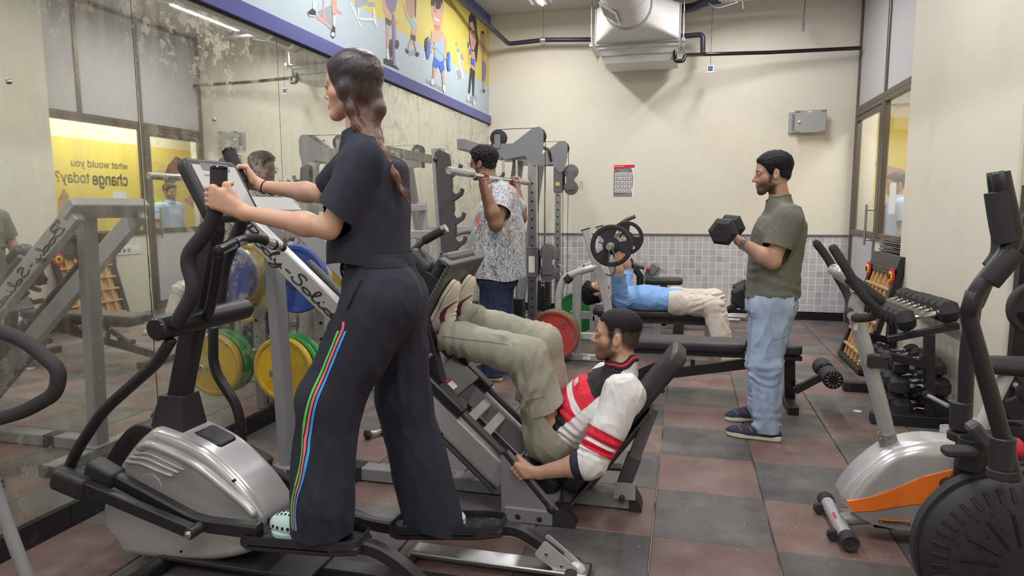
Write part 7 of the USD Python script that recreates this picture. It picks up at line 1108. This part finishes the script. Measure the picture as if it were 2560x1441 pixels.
NF, LFl = {'tc': ('geometry', {}), 'mp': ('mapping', {'rotation': (.5, .6, .5), 'scale': (21, 21, 7)}), 'n': ('noise_texture', {'scale': 1., 'detail': 1.2}), 'r': ('rgb_ramp', {'ramp': R1_}), 'mp2': ('mapping', {'rotation': (-.4, -.8, .3), 'scale': (25, 25, 8)}), 'nb': ('noise_texture', {'scale': 1., 'detail': 1.2}), 'rb': ('rgb_ramp', {'ramp': R1_}), 'mu': ('mix', {'mix_type': 'darken', 'fac': .9}), 'n2': ('noise_texture', {'scale': 11., 'detail': 1.}), 'r2': ('rgb_ramp', {'ramp': [(.69, (0, 0, 0)), (.71, (1, 1, 1))]}), 'm': ('mix', {'color2': (.55, .19, .12)}), 'p': ('principled_bsdf', {'roughness': .8})}, [('tc.position', 'mp.vector'), ('mp.vector', 'n.vector'), ('n.fac', 'r.fac'), ('tc.position', 'mp2.vector'), ('mp2.vector', 'nb.vector'), ('nb.fac', 'rb.fac'), ('r.color', 'mu.color1'), ('rb.color', 'mu.color2'), ('mp.vector', 'n2.vector') if 0 else ('tc.position', 'n2.vector'), ('n2.fac', 'r2.fac'), ('r2.color', 'm.fac'), ('mu.color', 'm.color1'), ('m.color', 'p.base_color')]
MN('floral', NF, LFl, 'p.BSDF')
vs, fs = garment(t, 'shirt', su(.035, trunk, slv), lo, hi, .0075, None, [tcut(.62, .092, hz, J, trunk)], [(.014, (7, 7, 2.4), 81, .3), (.009, (15, 15, 5), 82, -.4), (.004, (32, 32, 12), 83, .6)]); t.part('shirt', (vs, fs), 'floral', True, 'white short sleeved shirt with a blue and orange leaf print')
wz = hz + .03; pp, vt, ft = trousers(t, J, 'jeans_dark', (.120, .100, .088), (V(hm[0], hm[1], hm[2] - .02), V(hm[0] + .01, hm[1], wz), (.20, .165), (.20, .17)), lat, (.14, .135, .10), .03, 91, 1.1, 'dark blue jeans', wcut=lambda v: wz - v[:, 2])
nt = normals(vt, ft); patch(t, 'back_pocket', vt, ft, nt, A(1280, 735, BC - .12), (.1, 0, -1), (.8, -.6, 0), .16, .14, (.75, -.65, .1), 'jeans_dark', pp, .004, .17)
for s in 'NF': a = J['an' + s]; shoe(t, (a[0] + .07, a[1], 0), (a[0] - .22, a[1], 0), (0, 0, 1), ('shoe_navy', 'pale_yellow'), .11, .08, .10, lace='cloth_white')
# ---------------------------------------------------------------- man lying on the bench
J = joints(dict(head=(1492, 730, 6.5), neck=(1528, 748, 6.5), shN=(1552, 748, 6.29), elN=(1546, 694, 6.16), shF=(1556, 738, 6.71), elF=(1568, 676, 6.84), hipN=(1692, 758, 6.40), knN=(1782, 768, 6.33), anN=(1806, 872, 6.22), hipF=(1692, 748, 6.60), knF=(1786, 748, 6.68), anF=(1812, 862, 6.64)))
GN, GF = V(BBX, 6.20, BBZ), V(BBX, 6.80, BBZ); J['wrN'], J['wrF'] = GN + V(.012, -.01, -.085), GF + V(.012, .01, -.085)
J['elN'], J['elF'] = (J['elN'] + V(0, 0, 0)), J['elF']
t = Thing('person', 'man in a light blue shirt and sand trousers lying on the bench press', 'person', (*J['hipN'][:2], .4)); hd = Head(J['head'], (.12, 0, 1), (-1, 0, .12), 1.0)
tr, RT_ = torso(J, (0, 0, 1), 1., (.15, .095), (.13, .085), (.14, .085)); 
P_body(t, J, hd, tr, [grip(J['wrN'], GN, (0, 1, 0), (.25, 0, -.95), .0145, 1.0), grip(J['wrF'], GF, (0, -1, 0), (.25, 0, -.95), .0145, 1.0)], ((.50, .285, .195), (.015, .011, .011), .35, (.38, .18, .15), [(a, b - .012) for a, b in LS]), .006, label='brown skin of face, neck and forearms')
v1, f1 = hd.hair(LS, (.008, .036), 19, .0045, .006, 80); t.part('hair', (v1, f1), 'hair_black', True, 'thick black hair')
sm, hm = (J['shN'] + J['shF']) / 2, (J['hipN'] + J['hipF']) / 2; up_ = nz(sm - hm); Ls = np.linalg.norm(sm - hm)
trunk = su(.035, mcyl([(hm - up_ * .06, .18, .112), (hm + up_ * Ls * .3, .175, .115), (hm + up_ * Ls * .65, .185, .128), (sm - up_ * .0, .155, .09)], lat), cone(J['shN'] + lat * .03 - up_ * .02, J['shF'] - lat * .03 - up_ * .02, .085), cone(sm, J['neck'], .09, .066)); slv = su(.015, *[cone(J['sh' + s], J['el' + s] + nz(J['wr' + s] - J['el' + s]) * .03, .080, .066) for s in 'NF'])
lo, hi = bounds([J[k] for k in ('shN', 'shF', 'elN', 'elF', 'neck')] + [hm - up_ * .06], .19)
def lcut(v):
    o = [(v - hm) @ up_ + .045]; dt = trunk(v.astype(np.float32)); zc = J['elN'][2] + .02
    o.append(np.where(dt > .02, zc - v[:, 2], 1)); o.append(np.linalg.norm(v - (J['neck'] - up_ * -.04 + V(0, 0, .02)), axis=1) - .078); return np.minimum.reduce(o)
vs, fs = garment(t, 'shirt', su(.03, trunk, slv), lo, hi, .007, None, [lcut], [(.012, (9, 9, 4), 101, .4), (.009, (9, 14, 22), 102, .9), (.004, (20, 30, 34), 103, .2)]); t.part('shirt', (vs, fs), 'shirt_blue', True, 'light blue long sleeved shirt with pushed up sleeves')
pp, vt, ft = trousers(t, J, 'sand', (.105, .088, .066), (hm - up_ * .02, hm + up_ * .07, (.165, .112), (.165, .112)), lat, (.12, .11, .105), -.02, 111, 1.2, 'pale sand cargo trousers', .0068, wcut=lambda v: .075 - (v - hm) @ up_)
th = nz(J['knN'] - J['hipN']); pk = J['hipN'] * .55 + J['knN'] * .45 + V(0, -.09, .0); nt = normals(vt, ft); patch(t, 'cargo_pocket', vt, ft, nt, pk, th, np.cross((0, -1, 0), th), .17, .13, (0, -1, .3), 'sand', pp, .006, .17)
shoe(t, (.345, 6.20, 0), (.625, 6.12, 0), (0, 0, 1), ('shoe_cream', 'pale_yellow'), .10, .08, .085, lace='cloth_white'); shoe(t, (.33, 6.62, 0), (.61, 6.68, 0), (0, 0, 1), ('shoe_cream', 'pale_yellow'), .10, .08, .085, lace='cloth_white')
# ---------------------------------------------------------------- man outside the window
o = V(2.30, 8.58, 0); J = {k: o + V(*q) for k, q in dict(head=(0, 0, 1.645), neck=(.02, 0, 1.50), shN=(.03, -.19, 1.42), elN=(.05, -.25, 1.14), wrN=(-.02, -.24, .92), shF=(.03, .19, 1.42), elF=(.05, .25, 1.14), wrF=(-.02, .24, .92), hipN=(.02, -.10, .92), knN=(0, -.11, .48), anN=(.03, -.11, .09), hipF=(.02, .10, .92), knF=(0, .11, .48), anF=(.03, .11, .09)).items()}
t = Thing('person', 'man in a pale blue collared shirt standing outside the inner window', 'person', o); hd = Head(J['head'], (-1, -.2, -.08)); tr, RT_ = torso(J, (-1, 0, 0), 1., (.15, .10), (.13, .09), (.14, .09))
P_body(t, J, hd, tr, [grip(J['wr' + s], J['wr' + s] + V(-.01, 0, -.09), (-1, 0, 0), (0, -1 if s == 'N' else 1, 0), .012, 1.) for s in 'NF'], ((.36, .19, .125), (.015, .011, .011), .6, (.34, .16, .13)), .0075)
v1, f1 = hd.hair(LS, (.004, .022), 29, .006, .003, 90); t.part('hair', (v1, f1), 'hair_black', True)
sm, hm = (J['shN'] + J['shF']) / 2, (J['hipN'] + J['hipF']) / 2
trunk = su(.035, mcyl([(hm - V(0, 0, .05), .19, .135), (hm + V(0, 0, .25), .19, .138), (hm + V(0, 0, .4), .195, .13), (sm, .16, .08)], lat), cone(J['shN'] + lat * .02 - V(0, 0, .03), J['shF'] - lat * .02 - V(0, 0, .03), .085), cone(sm, J['neck'], .09, .066)); slv = su(.01, *[cone(J['sh' + s], J['sh' + s] * .2 + J['el' + s] * .8, .08, .07) for s in 'NF']); lo, hi = bounds([J[k] for k in ('shN', 'shF', 'elN', 'elF', 'neck')] + [hm], .2)
garment(t, 'shirt', su(.03, trunk, slv), lo, hi, .009, 'shirt_pale', [tcut(.66, .080, .89, J, trunk)], [(.010, (8, 8, 5), 121)], label='pale blue collared shirt')
x_, y_ = V(1, 0, 0), V(0, 1, 0); t.part('collar', _rings([np.array([J['neck'] + V(-.01, 0, dz) + r_ * (math.cos(a) * x_ + math.sin(a) * y_) for a in np.linspace(0, 6.283, 24, endpoint=False)]) for dz, r_ in ((-.02, .082), (.03, .072), (.03, .068), (-.02, .075))], False), 'shirt_pale', 30)
trousers(t, J, 'jeans_dark', (.105, .085, .075), (hm - V(0, 0, .02), hm + V(0, 0, .06), (.17, .125), (.17, .125)), lat, (.12, .115, .12), .03, 131, 1., 'dark trousers', .009, wcut=lambda v: hm[2] + .06 - v[:, 2])
for s in 'NF': a = J['an' + s]; shoe(t, (a[0] + .07, a[1], 0), (a[0] - .20, a[1], 0), (0, 0, 1), ('black_plastic', 'black_rubber'), .10, .08, .10, lace=None)
# ---------------------------------------------------------------- air conditioner, hood, duct, pipes
t = Thing('air_conditioner', 'white ducted air conditioner hung high on the far wall, with its flared hood', 'air conditioner', (-.6, 8.3, 3.3))
F0, F1 = 8.10, 8.70; aL, aR, aB, aT = A(1492, 100, F0)[0], A(1697, 100, F0)[0], A(1492, 112, F0)[2], A(1492, 24, F0)[2]
t.part('casing', bx(aL, aR, F0, F1, aB - .06, aT, .008), 'duct_white', 30); t.part('drain_pan', hull([(x, y, z) for x, y, z in ((aL + .02, F0 + .02, aB - .06), (aR - .01, F0 + .02, aB - .06), (aL + .09, F0 + .10, aB - .20), (aR - .01, F0 + .10, aB - .20), (aL + .02, F1, aB - .06), (aR - .01, F1, aB - .06), (aL + .09, F1, aB - .20), (aR - .01, F1, aB - .20))]), 'duct_white', False)
t.part('pan_seam', bx(aL + .05, aR - .01, F0 + .045, F0 + .06, aB - .125, aB - .121, 0), 'grey_paint', False)
dc = A(1570, 15, 7.42); DR = .235; RN = 40
def ringr(y, k):
    cx, cz = (aL + aR) / 2, (aB + aT) / 2; wx, wz = (aR - aL) / 2, (aT - aB) / 2; P = []
    for q in np.linspace(0, 2 * math.pi, RN, endpoint=False):
        c, s = math.cos(q), math.sin(q); m = max(abs(c), abs(s)); r_ = V(cx + wx * c / m, y, cz + wz * s / m); o_ = V(dc[0] + DR * c, y, dc[2] + DR * s); P.append(r_ + (o_ - r_) * k)
    return np.array(P)
hd_ = t.part('hood', _rings([ringr(F0, 0), ringr(F0 - .03, 0), ringr(F0 - .2, .33), ringr(F0 - .4, .66), ringr(F0 - .62, 1), ringr(7.42, 1)], False), 'duct_white', 40); t.part('hood_flange', [bx(aL - .02, aR + .02, F0 - .03, F0, aB - .02, aB + .012, .002), bx(aL - .02, aL + .012, F0 - .03, F0, aB, aT, .002), bx(aR - .012, aR + .02, F0 - .03, F0, aB, aT, .002)][0], 'galvanised', False, parent=hd_)
for x in (aL - .02, aR - .012): t.part('side_flange', bx(x, x + .032, F0 - .032, F0, aB, aT, .002), 'galvanised', False, parent=hd_)
for x in (aL - .06, aR + .05):
    for y in (F0 - .02, F1 - .05): t.part('hanger_rod', cyl((x, y, aB - .08), (x, y, ZC), .006, n=8), 'steel')
    t.part('hanger_channel', bx(x - .02, x + .02, F0 - .05, F1, aB - .03, aB + .01, .003), 'galvanised', False)
bs = V(aR - .20, F0 + .012, aB - .055); t.part('brand_plate', prism(rect(.135, .030), bs + V(.065, 0, .018), (1, 0, 0), nz((0, -.25, 1)), .004), 'sky_blue' if 0 else 'blue_frame', False, 'blue name plate'); t.part('brand_letters', text('BLUE STAR', bs + V(.008, -.006, .012), (1, 0, 0), nz((0, -.25, 1)), .115, .013, .001, True), 'ink_white', False); t.part('brand_mark', text('TDR', bs + V(-.07, -.004, .010), (1, 0, 0), nz((0, -.25, 1)), .05, .013, .001), 'grey_paint', False)
t = Thing('duct', 'large round white air duct with slotted vents running along the ceiling', 'duct', (dc[0], 4, dc[2]))
t.part('duct_pipe', _rings([np.array([V(dc[0] + (DR + e) * math.cos(q), y, dc[2] + (DR + e) * math.sin(q)) for q in np.linspace(0, 2 * math.pi, 48, endpoint=False)]) for y0 in np.arange(7.42, -3.2, -.6) for y, e in ((y0, 0), (y0 - .57, 0), (y0 - .58, .004), (y0 - .595, .004))], False), 'duct_white', 25)
t.part('duct_collar', ring([(0, DR), (0, DR + .018), (.05, DR + .018), (.05, DR)], (dc[0], 7.42, dc[2]), (0, -1, 0), 48), 'silver_paint', 30)
for yv in (6.95, 4.6, 2.2, -.2):
    an = math.radians(236); nv = V(math.cos(an), 0, math.sin(an)); tv = V(-nv[2], 0, nv[0]); o_ = V(dc[0], yv, dc[2]) + nv * (DR + .004); AXv = ((0, 1, 0), tv, nv); g_ = t.part('vent_grille', box(o_, (.46, .21, .016), .004, AXv), 'white_plastic', False)
    for k in range(9): t.part('vent_slot', box(o_ + nv * .008 + tv * (-.076 + k * .019), (.36, .0085, .003), 0, AXv), 'ink_black', False, parent=g_)
for y in (6.6, 4.4, 2.2, 0): t.part('duct_hanger', cyl((dc[0], y, dc[2] + DR), (dc[0], y, ZC), .006, n=8), 'steel')
def pipe(name, label, P, r, mat='pipe_black', fl_=.05): return solo(name, tube(fillet(P, fl_, 6), r, 12), mat, label, 'pipe', True)
PYW = 8.70
p_ = Thing('insulated_pipe', 'black lagged pipe running along the far wall to the left of the air conditioner', 'pipe', A(1270, 112, PYW)); p_.part('lagging', tube(fillet([A(1180, 10, 7.5) * [0, 1, 1] + V(XL + .14, 0, 0), A(1272, 110, PYW), A(1360, 100, PYW), A(1480, 99, PYW)], .05, 5), .028, 14), 'pipe_black', True); p_.part('pipe_hanger', cyl(A(1358, 98, PYW), V(A(1358, 98, PYW)[0], PYW, ZC), .004, n=8), 'steel'); p_.part('pipe_clamp', cyl(A(1351, 100.5, PYW), A(1364, 99.5, PYW), .033, n=18), 'galvanised')
p_.part('lagging_upper', tube([A(1180, 10, 7.5) * [0, 1, 1] + V(XL + .14, 0, 0), V(XL + .12, 5.8, A(1180, 10, 7.5)[2] + .06), V(XL + .12, -3, A(1180, 10, 7.5)[2] + .10)], .034, 12), 'pipe_black', True); p_.part('wire_loop', tube([V(XL + .135, 7.2, A(1180, 10, 7.5)[2] + .02) + .05 * V(math.cos(q), 0, math.sin(q)) for q in np.linspace(0, 6.283, 17)], .004, 6), 'white_plastic', True)
pipe('insulated_pipe', 'black lagged pipe elbowing down from the right end of the air conditioner', [A(1695, 92, 8.6), A(1757, 86, 8.6), A(1757, 136, 8.6)], .030); pipe('drain_pipe', 'shiny black drain pipe with a trap running right to the window frame', [A(1687, 126, 8.16), A(1688, 153, 8.16), A(1708, 153, 8.17), A(1713, 138, 8.2), A(1760, 136, 8.5), A(1930, 131, 8.66), A(2152, 120, 8.72)], .022, 'black_gloss', .03)
t = Thing('cable_bundle', 'dark lagged pipes and a perforated tray near the ceiling beside the air conditioner', 'cable tray', A(1790, 8, 8.3))
t.part('lagging', tube(fillet([A(1650, 30, 8.5), A(1735, 18, 8.4), A(1760, 5, 8.3), A(1800, -2, 8.2)], .08, 6), .05, 14), 'pipe_black', True); t.part('lagging', tube(fillet([A(1690, 24, 8.5), A(1735, 22, 8.3), A(1775, -8, 8.2)], .06, 6), .028, 12), 'pipe_black', True); t.part('cable_tray', beam(A(1795, 1, 8.2), A(1930, -10, 8.2), .10, .035), 'galvanised', False)
for k in range(10): c_ = A(1800 + k * 10, 3.5 - k * .8, 8.14); t.part('tray_slot', box(c_, (.022, .004, .010), .001), 'ink_black', False)
t.part('cable', tube(fillet([A(1772, 8, 8.2), A(1785, 20, 8.2), A(1800, 20, 8.2), A(1845, 5, 8.2)], .03, 5), .008, 8), 'pewter', True); t.part('cable_tie', tube([A(1856, 2, 8.2), A(1858, 22, 8.2)], .004, 6), 'pewter', True)
t = Thing('thermostat', 'small white thermostat hanging on a wire in front of the far wall', 'thermostat', A(1776, 173, 8.5)); c_ = A(1776, 173, 8.5); t.part('case', box(c_, (.078, .02, .092), .006), 'white_plastic', False); t.part('display', box(c_ - V(0, .011, -.006), (.056, .002, .058), 0), 'blue_sticker', False); t.part('wire', cyl(c_ + V(0, 0, .045), V(c_[0] + .004, 8.5, ZC), .0022, n=6), 'ink_black')
t = Thing('sensor', 'small grey remote sensor dangling on a cord near the right corner', 'sensor', A(2008, 63, 8.6)); c_ = A(2008, 63, 8.6); t.part('case', cushion(c_, (.032, .13, .02), ((1, 0, 0), (0, 0, 1), (0, -1, 0)), .006, .01), 'grey_paint', True); t.part('cord', cyl(c_ + V(0, 0, .06), V(c_[0] + .02, 8.6, ZC), .003, n=6), 'ink_black'); t.part('button', box(c_ - V(0, .011, 0), (.006, .002, .012), 0), 'ink_black', False)
t = Thing('electrical_box', 'grey electrical box with its cover hinged open on the far wall', 'electrical box', A(2015, 305, YB)); e0, e1 = A(1972, 282, YB), A(2010, 333, YB)
t.part('back_box', bx(e0[0], e1[0] + .05, YB - .04, YB, e1[2], e0[2], .004), 'silver_paint', False); t.part('recess', bx(e0[0] + .035, e1[0], YB - .0425, YB - .03, e1[2] + .025, e0[2] - .025, .002), 'grey_paint', False)
f0_, f1_ = A(1988, 277, 8.80), A(2064, 331, 8.80); dr_ = t.part('cover', bx(f0_[0], f1_[0], 8.785, 8.805, f1_[2], f0_[2], .004), 'silver_paint', False); t.part('knob', lathe([(0, .010), (.006, .016), (.016, .016), (.02, .010), (.02, 0)], ((f0_[0] + .045), 8.785, (f0_[2] + f1_[2]) / 2), (0, -1, 0), 18), 'white_plastic', parent=dr_); t.part('hinge_arm', bx(e1[0], f0_[0] + .05, 8.80, YB - .02, e1[2] + .03, e1[2] + .05, .002), 'silver_paint', False)
for x in (f0_[0] + .03, f1_[0] - .03):
    for z in (f0_[2] - .012, f1_[2] + .012): t.part('corner_guard', box((x, 8.783, z), (.06, .006, .022), .001), 'grey_paint', False, parent=dr_)
t.part('plate_sticker', box(((f0_[0] + f1_[0]) / 2 - .01, 8.784, f0_[2] - .02), (.045, .002, .015), 0), 'white_sticker', False, parent=dr_)
t = Thing('exercise_poster', 'red and grey exercise chart poster on the far wall', 'poster', A(1560, 452, YB)); q0, q1 = A(1535, 413, YB), A(1585, 492, YB); W0, H0 = q1[0] - q0[0], q0[2] - q1[2]; PP = lambda x, y: (x * W0, -y * H0)
def pz(nm, pts, d_, m): t.part(nm, prism(Polygon([PP(*p) for p in pts]), (q0[0], YB - d_ + .0012, q0[2]), (1, 0, 0), (0, 0, 1), .0006), m, False)
t.part('sheet', prism(Polygon([PP(0, 0), PP(1, 0), PP(1, 1), PP(0, 1)]), (q0[0], YB, q0[2]), (1, 0, 0), (0, 0, 1), .0008), 'white_sticker', False)
pz('grey_field', [(0, .16), (.3, .10), (.82, .09), (.90, .2), (.94, .4), (.93, .7), (.86, .76), (.86, .84), (.5, .92), (0, .95)], .0022, 'pewter'); pz('grey_foot', [(0, .95), (.5, .92), (.9, .84), (.9, 1), (0, 1)], .0022, 'grey_paint'); pz('red_header', [(0, 0), (1, 0), (1, .095), (.55, .095), (.25, .11), (0, .15)], .0024, 'cloth_red')
t.part('title', text('Body-Solid', (q0[0] + .02 * W0, YB - .0032, q0[2] - .062 * H0), (1, 0, 0), (0, 0, 1), .46 * W0, .016, .0006, True), 'ink_white', False); t.part('subtitle', text('Functional Trainer', (q0[0] + .22 * W0, YB - .003, q0[2] - .165 * H0), (1, 0, 0), (0, 0, 1), .58 * W0, .010, .0005), 'ink_white', False); t.part('subtitle', text('EXERCISE CHART', (q0[0] + .30 * W0, YB - .003, q0[2] - .215 * H0), (1, 0, 0), (0, 0, 1), .42 * W0, .010, .0005, True), 'ink_white', False)
rp = random.Random(4)
for j in range(5):
    for i in range(5):
        x, y = .05 + .175 * i, .235 + .13 * j; pz('chart_picture', [(x, y), (x + .15, y), (x + .15, y + .11), (x, y + .11)], .0026, 'cloth_white'); a = rp.uniform(-.04, .04); pz('pictogram', [(x + .07 + a, y + .01), (x + .09 + a, y + .02), (x + .10, y + .06), (x + .12, y + .10), (x + .10, y + .10), (x + .075, y + .07), (x + .05, y + .10), (x + .035, y + .10), (x + .06, y + .05)], .0030, 'dark_grey' if rp.random() > .25 else 'plate_red_rim')
# ---------------------------------------------------------------- things by the inner window
t = Thing('carrom_board', 'black-edged board with a wooden lattice back leaning under the inner window', 'board', (1.56, 6.4, 0))
BX, by0, by1, bz1 = 1.505, 6.02, 6.78, .86; lean = .235
bp_ = lambda y, z, o=0: V(BX + lean * z / bz1 - .06 + o, y, z)
for a, b in (((by0, .03), (by1, .03)), ((by0, bz1), (by1, bz1)), ((by0, .03), (by0, bz1)), ((by1, .03), (by1, bz1))): t.part('edge_board', beam(bp_(*a), bp_(*b), .07, .045, up=(1, 0, 0) if a[0] == b[0] else (0, 0, 1), ext=.02), 'black_paint', False)
t.part('playing_panel', hull([bp_(y, z, o) for y in (by0, by1) for z in (.03, bz1) for o in (.022, .03)]), 'wood', False); t.part('top_board', hull([bp_(y, z, o) for y in (by0 - .02, by1 + .02) for z in (bz1 - .02, bz1 + .13) for o in (-.035, .03)]), 'black_paint', False)
for k in range(1, 6): y = by0 + (by1 - by0) * k / 6; t.part('lattice_slat', beam(bp_(y, .05, .0), bp_(y, bz1 - .02, .0), .022, .04, up=(1, 0, 0)), 'wood', False)
for k in range(1, 6): z = bz1 * k / 6; t.part('lattice_rail', beam(bp_(by0 + .02, z, -.008), bp_(by1 - .02, z, -.008), .04, .022), 'wood', False)
for i, y in enumerate((by0 + .02, by1 - .02)):
    g2 = Thing('flower_garland', ['red and yellow flower rosette on the near corner of the lattice board', 'red and yellow flower rosette on the far corner of the lattice board'][i], 'garland', bp_(y, bz1 - .02, -.04)); c_ = bp_(y, bz1 - .02, -.04)
    for m, r0_, n_, s_ in (('cloth_red', .055, 16, .014), ('yellow_sticker', .033, 12, .012), ('maroon', .013, 5, .010)):
        g2.part({'cloth_red': 'red_petals', 'yellow_sticker': 'yellow_petals', 'maroon': 'flower_heart'}[m], [sph(c_ + V(-.018 * (.055 - r0_) / .04, r0_ * math.cos(q), r0_ * math.sin(q) - .01), s_, 1, (.7, 1, 1)) for q in np.linspace(0, 6.283, n_, endpoint=False)], m, True, kind='stuff')
t = Thing('side_table', 'low black table behind the lattice board that carries the folded chairs', 'table', (1.83, 6.6, 0)); t.part('table_top', bx(1.755, 1.89, 6.20, 6.98, .895, .915), 'black_paint', False)
for x in (1.775, 1.875):
    for y in (6.22, 6.96): t.part('leg', bx(x - .008, x + .008, y - .012, y + .012, 0, .895), 'black_paint', False)
fcb = None
for i in range(5):
    z = .917 + i * .0375; t = Thing('folding_chair', ['bottom black folding chair of the stack under the inner window', 'second black folding chair from the bottom of the stack', 'middle black folding chair of the stack under the inner window', 'second black folding chair from the top of the stack', 'topmost black folding chair of the stack under the inner window'][i], 'folding chair', (1.80, 6.6, z), 'folded chairs stacked under the window'); dx = .006 * (i % 2)
    t.part('seat', bx(1.77 + dx, 1.875, 6.50, 6.86, z + .008, z + .020, .006), 'black_plastic', False); t.part('back_frame', tube(fillet([(1.765 + dx, 6.97, z + .009), (1.765 + dx, 6.22, z + .010), (1.88, 6.22, z + .010), (1.88, 6.97, z + .009)], .04, 5), .0085, 10), 'black_gloss', True); t.part('leg_frame', tube(fillet([(1.775 + dx, 6.96, z + .028), (1.775 + dx, 6.30, z + .026), (1.868, 6.30, z + .026), (1.868, 6.96, z + .028)], .04, 5), .008, 10), 'black_gloss', True); t.part('back_rest', bx(1.77 + dx, 1.875, 6.26, 6.42, z + .006, z + .018, .006), 'black_plastic', False)
solo('paper_notice', box((XR + .028, 7.26, 1.475), (.0015, .21, .297), 0), 'white_sticker', 'white sheet of paper stuck on the inner window', 'paper', False)
t = Thing('carved_panel', 'tall orange and white printed card standing on the window sill', 'card', (1.86, 6.42, 1.1)); cp = [(6.30, 1.305), (6.52, 1.305), (6.49, 1.50), (6.41, 1.64), (6.33, 1.52)]
t.part('card', prism(Polygon([(-y, z) for y, z in cp]), (1.885, 0, 0), (0, -1, 0), (0, 0, 1), .008), 'orange_card' if 0 else 'wood', False); t.part('white_print', prism(Polygon([(-y, z) for y, z in ((6.38, 1.33), (6.44, 1.33), (6.43, 1.42), (6.41, 1.47), (6.385, 1.42))]), (1.8765, 0, 0), (0, -1, 0), (0, 0, 1), .001), 'cloth_white', False)
t = Thing('switch_panel', 'white electrical switch panel on the low wall under the inner window', 'switch panel', (XR, 7.25, .86)); t.part('plate', bx(XR - .012, XR, 7.08, 7.50, .80, .91, .003), 'white_plastic', False)
for k in range(3): t.part('socket', bx(XR - .0145, XR - .011, 7.13 + .075 * k, 7.175 + .075 * k, .83, .88, .001), 'grey_paint', False)
t.part('switch', bx(XR - .016, XR - .011, 7.38, 7.45, .83, .88, .003), 'ink_white', False)
# ---------------------------------------------------------------- odds and ends on the floor
t = Thing('phone', 'black phone lying on the floor beside the leg press', 'phone', at(1518, 1166, z=0)); c_ = at(1518, 1166, z=.006); t.part('body', box(c_, (.155, .075, .009), .004, (nz((1, .12, 0)), nz((-.12, 1, 0)), (0, 0, 1))), 'black_plastic', 30); t.part('screen', box(c_ + V(0, 0, .0048), (.145, .067, .0008), 0, (nz((1, .12, 0)), nz((-.12, 1, 0)), (0, 0, 1))), 'black_gloss', False)
c_ = at(2378, 1108, z=0); c_ = V(c_[0] - .02, c_[1] - .03, 0); t = Thing('white_pipe_piece', 'short piece of white plastic pipe standing on the floor beside the dumbbell rack', 'pipe', c_); t.part('pipe', ring([(0, .050), (0, .055), (.105, .055), (.105, .050)], c_, (0, 0, 1), 40), 'white_plastic', 30)
c_ = at(938, 1082, z=.03); dumbbell('tiny black dumbbell on the floor behind the woman\'s legs', 'dumbbell', c_, (.5, .8, 0), .032, .035, None, .07)
solo('dust_scrap', hull([at(2144, 1030, z=0) + V(a * .03, b * .03, c * .006) for a, b in ((-1, 0), (-.4, .7), (.5, .6), (1, 0), (.4, -.7), (-.5, -.5)) for c in (0, 1)]), 'white_sticker', 'scrap of white tissue on the tiles beside the dumbbell rack', 'scrap', False)
# ---------------------------------------------------------------- plate tree at the right edge
t = Thing('plate_tree', 'black plate storage tree at the right edge, mostly out of frame', 'plate rack', (1.86, 3.62, 0))
TX, TY = A(2600, 760, 3.62)[0], 3.62
t.part('post', bx(TX - .03, TX + .03, TY + .15, TY + .21, .03, 1.5), 'black_paint', 30); t.part('foot', bx(TX - .28, TX + .10, TY - .12, TY - .06, 0, .06), 'black_paint', 30); t.part('foot', bx(TX - .28, TX + .10, TY + .28, TY + .34, 0, .06), 'black_paint', 30); t.part('base', bx(TX - .03, TX + .03, TY - .12, TY + .34, 0, .06), 'black_paint', 30)
for i, (v, R_) in enumerate(((585, .13), (772, .13), (985, .155))):
    c_ = A(2600, v, TY); c_[0] = TX; t.part('peg', cyl(c_ + V(0, .16, 0), c_ + V(0, -.10, 0), .024, n=20, bev=.003), 'steel'); grip_plate(['upper', 'middle', 'lower'][i] + ' black rubber plate on the plate tree at the right edge', c_ + V(0, .0, 0), (0, 1, 0), R_, .05, rot=.3 + i); 
t = Thing('hand_weight', 'red and chrome hand weight lying in the clutter at the right edge', 'hand weight', A(2520, 1118, 2.75)); c_ = A(2515, 1118, 2.75); t.part('head', cyl(c_ - V(.02, 0, 0), c_ + V(.045, 0, -.005), .040, n=24, bev=.008), 'red_plastic', 30, 'red head'); t.part('grip', cyl(c_ + V(.045, 0, -.005), c_ + V(.19, 0, -.012), .016, n=16), 'chrome'); t.part('stand', bx(c_[0] - .03, c_[0] + .17, c_[1] - .05, c_[1] + .05, 0, c_[2] - .035, .006), 'black_plastic', 30)
t = Thing('clutter_bench', 'low black bench piled behind the fan bike at the right edge', 'bench', (1.75, 3.25, 0)); c_ = A(2540, 1060, 3.2); t.part('pad_roll', cyl(A(2480, 1065, 3.3), A(2600, 1068, 3.3), .028, n=20, bev=.004), 'black_rubber'); t.part('cup_holder', ring([(0, .04), (0, .048), (.05, .048), (.05, .04)], A(2528, 1090, 3.2), (0, 0, 1), 28), 'black_plastic', 30); t.part('cup_holder_base', box(A(2545, 1100, 3.2), (.26, .16, .03), .01), 'black_plastic', 30); t.part('bench_leg', bx(A(2545, 1100, 3.2)[0] - .03, A(2545, 1100, 3.2)[0] + .03, 3.17, 3.33, 0, A(2480, 1065, 3.3)[2], .004), 'black_paint', 30)
